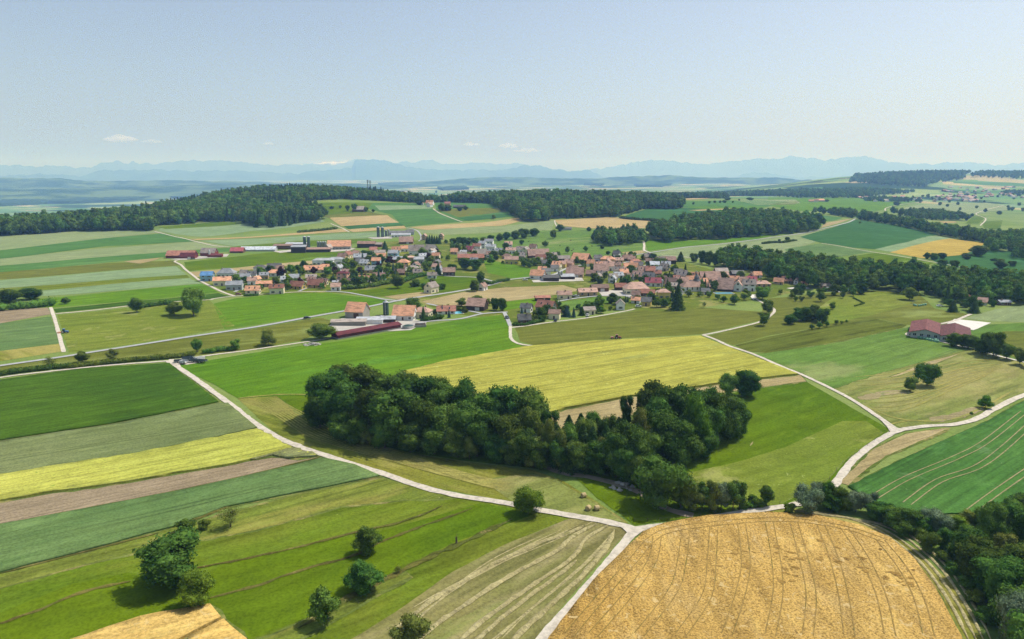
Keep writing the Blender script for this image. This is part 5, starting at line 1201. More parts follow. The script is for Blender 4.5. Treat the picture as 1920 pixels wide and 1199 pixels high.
def door_mesh(w, h, m):
    b = MB(); b.box(-w/2 - .1, w/2 + .1, -.05, .04, 0, h + .1, 0); b.box(-w/2, w/2, -.075, -.052, 0, h, 1); me = b.mesh('door'); me.materials.append(FRAME); me.materials.append(m); return me
DOOR, BARN_DOOR, GARAGE = door_mesh(1.1, 2.1, WOODD), door_mesh(3.6, 3.4, WOODD), door_mesh(2.8, 2.3, FRAME)
HOUSES = []
def shell(W, D, hw, hr, kind, ov, wall_m, roof_m, root, ends=None):
    """walls and roof, ridge along local x"""
    b = MB(); x, y = W/2, D/2; base = -1.0
    if kind == 'gable' or kind == 'shed':
        if kind == 'gable':
            v = [(-x,-y,base),(x,-y,base),(x,y,base),(-x,y,base),(-x,-y,hw),(x,-y,hw),(x,y,hw),(-x,y,hw),(-x,0,hw+hr),(x,0,hw+hr)]
            f = [(0,1,5,4),(2,3,7,6),(1,2,6,9,5),(3,0,4,8,7)]
        else:
            v = [(-x,-y,base),(x,-y,base),(x,y,base),(-x,y,base),(-x,-y,hw),(x,-y,hw),(x,y,hw+hr),(-x,y,hw+hr)]
            f = [(0,1,5,4),(2,3,7,6),(1,2,6,5),(3,0,4,7)]
        b.add(v, f)
    else: b.box(-x, x, -y, y, base, hw)
    b.build('wall', wall_m, root)
    r = MB(); t = 0.22; X = x + ov
    if kind == 'gable':
        s = hr / y; yo = y + ov; ze = hw - ov * s
        for sg in (-1, 1):
            v = [(-X, sg*yo, ze+.03), (X, sg*yo, ze+.03), (X, 0, hw+hr+.03), (-X, 0, hw+hr+.03)]
            v += [(a, c, d + t) for a, c, d in v]
            F = [(0,1,2,3),(4,7,6,5),(0,4,5,1),(1,5,6,2),(3,2,6,7),(0,3,7,4)]
            if sg > 0: F = [tuple(reversed(q)) for q in F]
            F = [tuple(reversed(q)) for q in F]
            r.add(v, F)
    elif kind == 'hip':
        yo = y + ov; rl = max(0.3, x - y * 0.85)
        v = [(-X,-yo,hw+.02),(X,-yo,hw+.02),(X,yo,hw+.02),(-X,yo,hw+.02),(-X,-yo,hw+.22),(X,-yo,hw+.22),(X,yo,hw+.22),(-X,yo,hw+.22),(-rl,0,hw+hr),(rl,0,hw+hr)]
        r.add(v, [(0,3,2,1),(0,1,5,4),(1,2,6,5),(2,3,7,6),(3,0,4,7),(4,5,9,8),(6,7,8,9),(5,6,9),(7,4,8)])
    elif kind == 'shed':
        s = hr / D; yo = y + ov; v = [(-X,-yo,hw-ov*s+.03),(X,-yo,hw-ov*s+.03),(X,yo,hw+hr+ov*s+.03),(-X,yo,hw+hr+ov*s+.03)]; v += [(a,c,d+t) for a,c,d in v]
        r.add(v, [(0,3,2,1),(4,5,6,7),(0,1,5,4),(1,2,6,5),(2,3,7,6),(3,0,4,7)])
    else:   # flat with parapet
        r.box(-x-.15, x+.15, -y-.15, y+.15, hw, hw + .35)
    return r.build('roof', roof_m, root)
def house(px, py, L, D=None, a=0, hw=5, hr=5, wall='w', roof='o', kind='gable', use='house', label=None, extra='', win=True, name=None, chim=None, ov=0.5, barn=False, cat=None, solar=False, lm=None):
    """(px, py) is the foot of the middle of the front in the photo; L, D, hw and hr are photo pixels at that distance, a the ridge's turn in degrees"""
    x, y = gp(px, py); s = mpp(x, y); L, hw, hr = L * s * 1.06, hw * s * (1.3 if use == 'house' else 1.12), hr * s
    D = D * s if D else min(L * 0.8, 11.5)
    hw = max(hw, 2.3); ca, sa = abs(math.cos(R(a))), abs(math.sin(R(a)))
    back = (sa * L + ca * D) / 2; n = math.hypot(x, y); x += x / n * back; y += y / n * back
    z = min(h1(x + dx, y + dy) for dx in (-L*.4, L*.4) for dy in (-D*.4, D*.4)) if n > 700 else h1(x, y)
    nm = name or {'house': 'house', 'barn': 'barn', 'shed': 'shed', 'hall': 'hall'}.get(use, use.replace(' ', '_'))
    root = empty(nm, (x, y, z), R(a)); root['category'] = cat or ('house' if use == 'house' else use)
    root['group'] = {'house': 'houses of the village', 'barn': 'barns and farm buildings', 'shed': 'sheds and outbuildings'}.get(use, 'large buildings')
    rf = shell(L, D, hw, hr, kind, ov, WM[wall], RM[roof], root); rnd = random.Random(int(px * 7 + py))
    HOUSES.append((x, y, max(L, D) / 2 + 1.5))
    inv = Matrix.Rotation(-R(a), 3, 'Z'); cam_d = inv @ Vector((-x, -y, 0)).normalized()
    if win:
        st = 2 if hw > 5.0 else 1
        if hw > 9: st = int(hw / 2.9)
        for (nx, ny, ln, off) in ((0, -1, L, D/2), (0, 1, L, D/2), (1, 0, D, L/2), (-1, 0, D, L/2)):
            if nx * cam_d.x + ny * cam_d.y < 0.25: continue
            k = max(1, min(6, int(ln / 3.4))); rot = math.atan2(-nx, ny) + math.pi if ny == 0 else (0 if ny < 0 else math.pi)
            if ny == 0: rot = math.pi/2 if nx > 0 else -math.pi/2
            for f in range(st):
                zc = 1.55 + f * (2.75 if hw < 9 else (hw - 1) / st)
                if zc + 0.8 > hw and f > 0: continue
                for i in range(k):
                    t = (i + 0.5) / k - 0.5
                    if k > 2 and rnd.random() < 0.12: continue
                    me = WIN if rnd.random() < .7 else WIN2
                    isd = f == 0 and i == k // 2 and ny != 0
                    if isd: me = DOOR
                    o = link('door' if isd else 'window', me, None, root, (nx * off + (t * ln if ny else 0), ny * off + (t * ln if nx else 0), 0.02 if isd else min(zc, hw - 0.8)), rot)
            if nx and kind == 'gable' and hr > 2.6:
                link('window', WIN2, None, root, (nx * off, 0, hw + hr * 0.3), math.pi/2 if nx > 0 else -math.pi/2)
    if barn:
        sides = [(0, -1, D/2, 0)] if cam_d.y < 0 else [(0, 1, D/2, math.pi)]
        for nx, ny, off, rot in sides: link('door', BARN_DOOR if hw > 3.6 else GARAGE, None, root, (L * 0.12, ny * off, 0), rot)
    if chim or (chim is None and use == 'house' and kind in ('gable', 'hip') and rnd.random() < 0.75):
        b = MB(); cx = rnd.uniform(-.25, .25) * L; cy = rnd.choice((-1, 1)) * D * 0.1; b.box(cx - .35, cx + .35, cy - .3, cy + .3, hw + hr * .55, hw + hr + .75); b.box(cx - .42, cx + .42, cy - .37, cy + .37, hw + hr + .75, hw + hr + .88)
        b.build('chimney', CHIM, rf)
    if kind == 'gable' and use == 'house' and rnd.random() < .35 and hr > 2 and cam_d.y < 0:   # skylights
        for q in (-.22, .18):
            b = MB()
            for (u0, v0) in ((q * L, .45),):
                yy = -D/2 * (1 - v0); zz = hw + hr * v0 + .27; sl_ = hr / (D/2)
                b.add([(u0-.45, yy-.6, zz-.6*sl_), (u0+.45, yy-.6, zz-.6*sl_), (u0+.45, yy+.6, zz+.6*sl_), (u0-.45, yy+.6, zz+.6*sl_)], [(0,1,2,3)])
            b.build('skylight', GLASS, rf)
    if solar:
        sl_ = hr / (D/2); b = MB(); yy0, yy1 = -D/2 * .85, -D/2 * .2
        b.add([(-L*.42, yy0, hw + (D/2 + yy0) * sl_ + .3), (L*.3, yy0, hw + (D/2 + yy0) * sl_ + .3), (L*.3, yy1, hw + (D/2 + yy1) * sl_ + .3), (-L*.42, yy1, hw + (D/2 + yy1) * sl_ + .3)], [(0,1,2,3)]); b.build('solar_panel', PANEL, rf)
    desc = '%s %s with %s roof' % (WALL[wall][0], extra + use if extra else use, ROOF[roof][0])
    if label: root['label'] = label
    else: later(root, desc, lm)
    if lm: LM.append((lm, x, y))
    return root

# farm on the left
house(342, 485, 48, 22, 2, 5, 8, 'r', 'r', use='barn', label='long red-brown tiled barn, leftmost of the far left farm', win=False, barn=True, lm='the leftmost farm')
house(354, 485.5, 26, 12, 2, 4, 6, 'r', 'm', use='barn', label='lower dark red shed in front of the leftmost barn', win=False, barn=True)
house(393, 481, 26, 16, -4, 6, 8, 'r', 'n', use='barn', label='farmhouse barn with grey-brown roof behind the small white silo', barn=True)
house(404, 483, 25, 8, 2, 3, 2, 'r', 'm', 'shed', use='shed', label='low red shed right of the small white silo', win=False)
house(446, 475, 22, 16, 4, 3, 6, 'b', 'k', use='barn', label='red-roofed end of the very long pale-roofed hall', win=False)
house(486, 472, 60, 16, 4, 3, 5, 'l', 'w', use='barn', label='very long low hall with pale grey metal roof', win=False, solar=False, lm='the long pale-roofed hall')
house(531, 468, 32, 12, 2, 6, 2, 'b', 'b', 'shed', use='barn', label='brown open-fronted cattle shed at left of the silo farm', win=False)
house(556, 465, 36, 12, 2, 6, 2, 'b', 'g', 'shed', use='barn', label='brown shed with grey roof behind the dark cube building', win=False)
house(561, 475, 25, 18, 8, 10, 2, 'd', 'g', 'shed', use='barn', label='dark box-shaped farm building with light grey roof', win=False)
house(596, 474, 44, 16, 6, 5, 2, 'd', 'b', 'shed', use='barn', label='long dark cattle shed with purple-brown roof', win=False)
house(637, 469, 40, 26, 8, 6, 10, 's', 'o', use='barn', label='big farmhouse with orange tiled roof right of the twin silos', win=True, lm='the twin-silo farm')
house(616, 471, 16, 12, 80, 5, 6, 's', 'n', use='barn', label='grey gabled annex left of the big orange-roofed farmhouse', win=False)
house(688, 465, 31, 16, -2, 7, 4, 'd', 'b', use='barn', label='long dark timber barn alone on the meadow', win=False, lm='the long dark barn')
house(710, 464, 13, 12, 0, 5, 3, 'b', 'n', use='shed', label='small grey-roofed annex at the right end of the long dark barn', win=False)
house(752, 445, 34, 12, 6, 4, 3, 'w', 'g', use='barn', label='long white low barn with grey roof by the tall dark silos', win=True)
house(750, 440.5, 40, 10, 6, 4, 3, 'd', 'd', use='barn', label='dark brown barn directly behind the long white barn', win=False)
house(769, 441, 14, 10, 6, 5, 4, 'l', 'd', use='shed', label='grey gabled building at right end of the long white barn', win=False)
house(762, 458, 24, 18, 4, 4, 9, 'b', 'p', use='barn', extra='', label='brown barn with large pink-orange roof above the twin orange houses', win=False, barn=True)
house(796, 451, 9, 9, 80, 6, 4, 't', 'p', label='small pink-roofed house left of the spruce group')
house(828, 450, 7, 8, 80, 6, 4, 't', 'p', label='small pink-roofed house right of the spruce group')
# far farm on the hill
house(673, 398, 20, 14, -6, 4, 6, 'b', 'n', use='barn', label='isolated grey-roofed farmhouse among trees on the far slope', win=False, lm='the far isolated farm')
house(791, 385, 6, 6, 90, 3, 3, 'w', 'o', label='tiny orange-roofed white house left of the far hamlet', win=False)
house(806, 385, 13, 9, -15, 3, 5, 'w', 'o', label='orange-roofed house at the top of the far hamlet', win=False, lm='the far hamlet')
house(806, 389, 9, 8, 60, 4, 4, 'w', 'p', label='white gabled house at the front of the far hamlet', win=False)
house(806, 376.5, 8, 7, 0, 3, 3, 'b', 'n', label='brown house behind the far hamlet', win=False)
house(839, 387, 10, 8, 0, 4, 3, 't', 'r', label='red-roofed house right of the far hamlet', win=False)
house(862, 391, 22, 8, -3, 3, 3, 'd', 'd', use='barn', label='dark long shed at the right of the far hamlet', win=False)
house(1062, 432, 18, 7, 0, 3, 2, 'l', 'd', use='barn', label='grey farm building among trees by the far wheat field', win=False)

# the housing estate at left
E = [(390, 528, 20, 16, 5, 9, 6, 'u', 'u', 'gable'), (426, 521, 29, 20, 4, 6, 9, 'w', 'g', 'hip'), (418, 537, 29, 16, 12, 8, 6, 'c', 'o', 'gable'), (441, 545, 27, 16, 8, 8, 6, 'l', 'g', 'gable'),
     (457, 527, 24, 14, 5, 6, 5, 'w', 'g', 'gable'), (489, 513.5, 22, 16, 15, 8, 5, 'w', 'd', 'hip'), (515, 509, 23, 14, 12, 6, 6, 'w', 'd', 'gable'), (518, 519, 29, 18, 8, 5, 6, 'w', 'o', 'hip'),
     (496, 539, 26, 14, 10, 5, 4, 'k', 'o', 'gable'), (537, 531, 17, 14, 10, 5, 5, 'w', 'g', 'gable'), (552, 528, 16, 13, 10, 5, 6, 'w', 'g', 'gable'), (475, 552, 24, 14, 5, 6, 7, 'c', 'o', 'gable'),
     (520, 552, 24, 15, 10, 9, 6, 'c', 'r', 'gable'), (559, 543.5, 27, 15, -20, 5, 8, 'y', 'r', 'gable'), (594, 541, 28, 16, -16, 5, 9, 't', 'r', 'gable'), (591, 512.5, 36, 15, 6, 5, 7, 'c', 'o', 'gable'),
     (610, 509, 14, 12, 6, 5, 6, 'c', 'o', 'gable'), (584, 526, 18, 14, 10, 4, 5, 't', 'n', 'gable'), (644, 525, 19, 15, -10, 9, 4, 'k', 'm', 'hip'), (649, 537, 22, 15, -25, 4, 8, 'w', 'b', 'gable'),
     (631, 534.5, 12, 9, 0, 4, 2, 'w', 'g', 'gable'), (684, 532, 20, 15, -20, 5, 7, 'w', 'o', 'gable'), (711, 525, 21, 14, -5, 5, 6, 'B', 'b', 'gable'), (724, 519, 10, 10, 0, 6, 3, 'B', 'g', 'gable'),
     (696, 513, 20, 14, 8, 5, 7, 't', 'g', 'gable'), (640, 503.5, 13, 12, -15, 3, 6, 'w', 'd', 'gable'), (676, 489, 22, 14, 4, 5, 6, 'b', 'g', 'gable'), (684, 499, 15, 13, -12, 4, 6, 'c', 'g', 'gable'),
     (706, 499.5, 15, 12, 0, 8, 5, 'u', 'o', 'gable'), (712, 487, 22, 14, 4, 5, 5, 'c', 'o', 'gable'), (713, 479, 18, 12, 4, 4, 4, 'w', 'n', 'gable'), (738, 485, 17, 14, -8, 8, 5, 'u', 'g', 'gable'),
     (744, 493.5, 20, 13, 5, 5, 5, 'r', 'g', 'gable'), (757, 503.5, 20, 16, -5, 8, 6, 'y', 'o', 'hip'), (774, 510.5, 21, 15, 5, 5, 5, 'w', 'n', 'hip'), (770, 490, 14, 12, 0, 5, 3, 't', 'p', 'hip'),
     (786, 494.5, 17, 13, 5, 6, 4, 'l', 'g', 'gable'), (793, 487, 14, 12, 20, 5, 4, 'w', 'g', 'gable'), (750, 516.5, 17, 13, 0, 3, 6, 'b', 'b', 'gable'), (743, 474.5, 14, 12, 5, 4, 6, 'w', 'o', 'gable'),
     (759, 472.5, 13, 11, 5, 5, 5, 'w', 'o', 'gable'), (781, 478, 27, 19, 8, 6, 10, 'w', 'n', 'gable'), (809, 475.5, 20, 16, -30, 5, 9, 'l', 'n', 'gable'), (852, 477.5, 12, 11, -10, 4, 6, 't', 'o', 'gable'),
     (881, 473.5, 13, 11, -20, 4, 6, 'k', 'k', 'gable'), (869, 478, 11, 9, 5, 4, 3, 'w', 'g', 'gable'), (900, 482, 24, 15, 5, 4, 9, 's', 'n', 'gable'), (905, 466, 13, 12, -20, 7, 4, 'w', 'g', 'gable'),
     (917, 462, 15, 12, -10, 7, 4, 'w', 'g', 'gable'), (921, 470.5, 16, 12, -15, 6, 4, 'w', 'g', 'gable'), (936, 478, 13, 12, -30, 5, 5, 'l', 'g', 'gable'), (912, 474, 16, 8, 0, 3, 1, 'l', 'g', 'flat')]
for (x, y, L, D, a, hw, hr, w, r, k) in E: house(x, y, L, D, a, hw, hr, w, r, k)
house(607, 498, 36, 18, 5, 8, 4, 'w', 'g', 'hip', use='apartment block', label='left white apartment block with grey hipped roof', cat='apartment block', lm='the white apartments')
house(630, 496, 27, 18, 5, 8, 4, 'w', 'g', 'hip', use='apartment block', label='right white apartment block with grey hipped roof', cat='apartment block')
house(883, 491.5, 46, 18, 4, 7, 6, 'b', 'r', use='barn', label='long brown barn with red-brown roof behind dark trees', win=False, lm='the long brown barn')
house(842, 518, 21, 15, 5, 6, 7, 'd', 'b', label='dark timber chalet standing alone on the meadow', lm='the dark chalet')
house(809, 551, 22, 17, 60, 9, 8, 'c', 'n', label='cream three-storey house with grey-brown roof by the grey road', lm='the cream house by the road')
house(905, 546, 15, 13, 65, 6, 6, 'w', 'b', label='small white gabled house below the bend of the village road')

# farms near the road
house(671, 599, 34, 30, -14, 12, 15, 's', 'o', use='barn', label='tall grey barn with steep orange tiled roof, left of the green silo', win=False, barn=True, lm='the tall orange-roofed barn')
house(655, 612, 60, 22, 6, 5, 3, 's', 'n', use='shed', label='long low grey shed with brown rear roof in front of the tall barn', win=False)
house(694, 609, 46, 22, 6, 6, 2, 'w', 'g', 'shed', use='shed', label='low white-walled shed with grey roof lights beside the tall barn', win=False)
house(760, 602, 38, 32, -8, 9, 16, 'w', 'o', use='barn', label='white farmhouse with large patchy orange roof right of the green silo', win=True, barn=True, name='farmhouse', cat='farmhouse', lm='the white farmhouse')
house(729, 606, 24, 18, 4, 5, 4, 'd', 'g', 'gable', use='shed', label='dark shed with grey roof left of the white farmhouse', win=False)
house(792, 598, 31, 24, -12, 9, 8, 'c', 'p', 'hip', label='cream house with pink hipped roof beside the tall cypress')
house(837, 590, 32, 18, 4, 5, 8, 'w', 'r', label='low villa with brown-red roof beside the swimming pool', lm='the villa with the pool')
house(895, 584, 33, 24, -18, 9, 12, 'd', 'p', use='barn', label='dark timber barn with pink-brown roof beside two dark trees', win=False, barn=True, lm='the pink-roofed barn')
# the very long dark red shed
def red_shed():
    a0, a1 = Vector((*gp(634, 637), 0)), Vector((*gp(752, 616.5), 0)); d = (a1 - a0); L = d.length; ang = math.atan2(d.y, d.x); c = (a0 + a1) / 2; n = Vector((-d.y, d.x, 0)).normalized()
    D = 7.4; c += n * D / 2; root = empty('shed', (c.x, c.y, h1(c.x, c.y)), ang); tag(root, 'very long low dark red shed with pale concrete plinth, nearest building', 'shed', 'barns and farm buildings')
    b = MB(); b.box(-L/2, L/2, -D/2, D/2, -1, 0.9); b.build('plinth', CONC, root)
    b = MB(); b.box(-L/2 + .05, L/2 - .05, -D/2 + .06, D/2 - .06, 0.9, 2.5)
    b.build('wall', RM['m'], root)
    r = MB(); X = L/2 + .5; Y = D/2 + .5
    for sg in (-1, 1):
        v = [(-X, sg*Y, 2.4), (X, sg*Y, 2.4), (X, 0, 3.6), (-X, 0, 3.6)]; v += [(p, q, s_ + .2) for p, q, s_ in v]
        r.add(v, [(0,1,2,3),(4,7,6,5),(0,4,5,1),(1,5,6,2),(3,2,6,7),(0,3,7,4)] if sg > 0 else [(3,2,1,0),(5,6,7,4),(1,5,4,0),(2,6,5,1),(7,6,2,3),(4,7,3,0)])
    r.build('roof', RM['m'], root); HOUSES.append((c.x, c.y, 20)); LM.append(('the long dark red shed', c.x, c.y))
red_shed()

# middle and right of the village
V = [(1014, 491, 17, 12, -15, 4, 7, 'd', 'r', 'gable'), (1033, 487, 20, 13, 10, 4, 7, 's', 'n', 'gable'), (958, 476, 17, 13, -8, 5, 4, 'w', 'p', 'gable'), (950, 486.5, 15, 12, -5, 4, 5, 't', 'b', 'hip'),
     (959, 496, 24, 14, 0, 7, 5, 'y', 'p', 'gable'), (978, 487, 13, 12, -20, 5, 6, 's', 'n', 'gable'), (1010, 495.5, 14, 12, 5, 5, 5, 'c', 'n', 'gable'), (1044, 506.5, 15, 14, -25, 7, 6, 'c', 'o', 'gable'),
     (1055, 503, 12, 12, -15, 6, 5, 'y', 'p', 'gable'), (1067, 501.5, 15, 13, -25, 6, 6, 'k', 'p', 'gable'), (1017, 511, 14, 11, -10, 4, 5, 'w', 'o', 'gable'), (1139, 495, 24, 17, -8, 6, 6, 't', 'o', 'hip'),
     (1156, 485, 12, 12, -35, 6, 6, 'w', 'd', 'gable'), (1141, 508.5, 19, 15, -15, 7, 7, 'w', 'p', 'gable'), (1155, 503, 15, 13, 5, 4, 5, 'k', 'b', 'gable'), (1160, 493.5, 15, 12, 0, 4, 4, 't', 'p', 'gable'),
     (1176, 490, 17, 13, 0, 4, 6, 's', 'b', 'gable'), (1184, 491.5, 12, 10, -10, 4, 5, 't', 'p', 'gable'), (1192, 495.5, 17, 13, 0, 4, 4, 't', 'r', 'hip'), (1176, 508, 13, 11, 5, 6, 6, 'w', 'o', 'gable'), (1188, 510, 14, 14, -25, 7, 7, 'w', 'o', 'gable'),
     (1190, 501, 17, 12, 0, 4, 4, 's', 'o', 'gable'), (1206, 515, 19, 14, 0, 6, 7, 's', 'b', 'gable'), (1219, 515.5, 16, 14, -10, 6, 7, 's', 'r', 'gable'), (1196, 525, 18, 14, -20, 5, 9, 't', 'p', 'gable'), (1182, 525, 12, 11, 0, 5, 5, 's', 'b', 'gable'),
     (1208, 521, 10, 8, 0, 4, 4, 'k', 'k', 'gable'), (1216, 526, 20, 14, -15, 4, 8, 's', 'd', 'gable'), (1212, 575, 16, 13, -20, 7, 7, 'y', 'd', 'gable'), (1163, 582, 15, 15, 85, 9, 7, 'w', 'n', 'gable'),
     (1104, 591, 20, 14, 12, 7, 5, 'c', 'n', 'gable'), (987, 587, 19, 14, -20, 7, 7, 'w', 'd', 'gable'), (1040, 600, 19, 15, -15, 9, 6, 'c', 'b', 'gable'), (983, 607, 22, 16, 4, 5, 9, 'b', 'd', 'gable'),
     (1058, 562, 24, 15, 6, 7, 6, 'c', 'p', 'gable'), (1101, 556, 33, 17, 8, 6, 6, 't', 'p', 'gable'), (1238, 498, 16, 14, -30, 6, 7, 'd', 'n', 'gable'), (1219, 495, 16, 10, -5, 4, 4, 'd', 'b', 'gable'),
     (1227, 501.5, 16, 12, -8, 4, 5, 'w', 'w', 'gable'), (1245, 509.5, 14, 13, -35, 5, 7, 's', 'n', 'gable'), (1279, 524, 17, 15, -30, 5, 9, 's', 'n', 'gable'), (1271, 519, 14, 12, -10, 5, 7, 'd', 'd', 'gable'),
     (1240, 529.5, 16, 12, -8, 4, 6, 's', 'b', 'gable'), (1258, 539, 20, 15, -20, 5, 10, 's', 'b', 'gable'), (1278, 533, 21, 13, 4, 4, 7, 's', 'p', 'gable'), (1298, 532, 22, 14, 4, 4, 8, 't', 'o', 'gable'),
     (1302, 523, 12, 11, -10, 4, 6, 's', 'o', 'gable'), (1346, 537, 24, 14, 4, 5, 7, 's', 'p', 'gable'), (1376, 529, 16, 13, 0, 4, 5, 's', 'o', 'gable'), (1392, 533, 14, 12, 0, 4, 7, 'w', 'p', 'gable'), (1408, 532, 17, 13, -4, 4, 7, 'k', 'k', 'gable'),
     (1367, 537, 18, 13, -25, 4, 7, 's', 'o', 'gable'), (1383, 547.5, 14, 14, 70, 9, 8, 'w', 'p', 'gable'), (1403, 546.5, 22, 15, -10, 10, 8, 'w', 'n', 'gable'), (1430, 539, 24, 16, -5, 3, 6, 't', 'p', 'hip'),
     (1460, 534.5, 16, 12, -30, 4, 6, 't', 'o', 'gable'), (1473, 532, 15, 13, 10, 4, 7, 's', 'o', 'gable'), (1498, 535, 14, 12, 20, 4, 7, 'w', 'p', 'gable'), (1508, 535.5, 12, 11, -40, 4, 6, 't', 'r', 'gable'),
     (1549, 542, 18, 11, -5, 4, 4, 'k', 'n', 'gable'), (1805, 562, 20, 17, -15, 4, 6, 't', 'o', 'hip'), (1840, 573, 15, 14, -30, 4, 7, 'w', 'p', 'gable'), (1881, 573, 20, 11, 0, 3, 3, 'b', 'g', 'gable'),
     (1214, 556, 24, 12, -4, 5, 5, 'b', 'r', 'gable'), (1330, 543, 14, 10, -5, 4, 5, 't', 'p', 'gable'), (1268, 529, 12, 10, 10, 4, 6, 't', 'r', 'gable'), (1232, 518, 13, 10, 5, 4, 5, 's', 'r', 'gable'), (1166, 512, 12, 9, 5, 4, 5, 'w', 'p', 'gable'), (1128, 501, 13, 10, 5, 4, 5, 's', 'b', 'gable')]
LM.append(('the church', *gp(1297, 546)))
for (x, y, L, D, a, hw, hr, w, r, k) in V: house(x, y, L, D, a, hw, hr, w, r, k)
house(1009, 485, 37, 22, 6, 5, 11, 'b', 'p', use='barn', label='big barn with large pink-orange roof at the upper village edge', win=False, barn=True, lm='the big pink-roofed barn')
house(1057, 493, 20, 13, 4, 7, 5, 'd', 'n', use='barn', label='dark brown timber barn left of the wide orange-gabled barn', win=False)
house(1090, 495, 30, 26, -30, 6, 11, 'd', 'o', use='barn', label='wide dark barn with orange roof, gable turned to the left', win=False, barn=True, lm='the orange-gabled barn')
house(1008, 525, 24, 18, -18, 7, 9, 'w', 'o', use='barn', extra='', label='white building with orange roof at the village road bend', win=True, name='farmhouse', cat='farmhouse', lm='the white house at the road bend')
house(1033, 528, 27, 14, 4, 6, 4, 'd', 'd', use='shed', label='dark flat-looking shed left of the grey twin silos', win=False)
house(1078, 521, 30, 20, -10, 6, 11, 't', 'p', use='barn', label='tan barn with pinkish roof right of the grey twin silos', win=True, barn=True, lm='the tan barn')
house(1064, 524.5, 24, 14, 6, 4, 3, 'd', 'g', 'shed', use='shed', label='grey-roofed lean-to between the twin silos and the tan barn', win=False)
house(1127, 513, 25, 18, -10, 5, 11, 'c', 'p', use='barn', label='cream barn with steep pinkish roof in the village middle', win=True)
house(1108, 519, 16, 14, -20, 4, 6, 's', 'b', use='barn', label='low brown-roofed wing left of the steep pinkish barn', win=False)
house(1163, 545, 19, 14, 4, 6, 6, 'd', 'r', use='barn', label='dark barn with red-orange roof left of the large hipped house', win=False)
house(1124, 548, 30, 15, 8, 7, 5, 'b', 'b', use='barn', label='brown timber barn with grey-brown roof above the lower village road', win=False, barn=True)
house(1017, 565, 26, 14, 8, 4, 3, 'd', 'r', use='shed', label='low dark shed with white base beside the wheat strip', win=False)
house(1192, 553, 42, 26, 6, 9, 12, 'c', 'p', 'hip', use='schoolhouse', label='large cream house with hipped pink-brown roof', cat='school', lm='the large hipped house')
house(1024, 588, 32, 22, -32, 8, 11, 's', 'r', label='wide grey house with red-orange gabled roof by the lower lane', lm='the wide red-orange gabled house')
house(1252, 496, 26, 14, 4, 7, 6, 'd', 'b', use='barn', label='dark farm building with long brown roof below the single spruce', win=False, lm='the dark farm')
house(1224, 538, 27, 15, -8, 6, 8, 'w', 'k', label='white and blue house with stepped bright red roof')
house(1243, 569, 21, 17, 2, 18, 6, 'y', 'p', 'hip', use='tower block', label='yellow four-storey block with pink hipped roof and dark base', cat='apartment block', lm='the yellow block')
house(1330, 529, 35, 20, 2, 4, 13, 's', 'p', use='barn', label='very broad barn with pinkish brown roof behind the church', win=False)
house(1351, 519, 22, 16, 4, 8, 6, 'b', 'n', use='barn', label='brown timber barn with grey roof behind the broad pink roofs', win=False)
house(1381, 522.5, 21, 16, 4, 8, 5, 'd', 'd', use='barn', label='dark timber barn standing alone above the upper village roofs', win=False)
house(1360, 548, 26, 26, -22, 5, 18, 'd', 'p', use='barn', label='steep pink-roofed barn with dark gable beside the small pool', win=False, lm='the steep pink-roofed barn')
house(1562, 547, 20, 12, 6, 3, 1, 'l', 'g', 'flat', use='shed', label='flat grey shed beside the pale gravel yard', win=False)

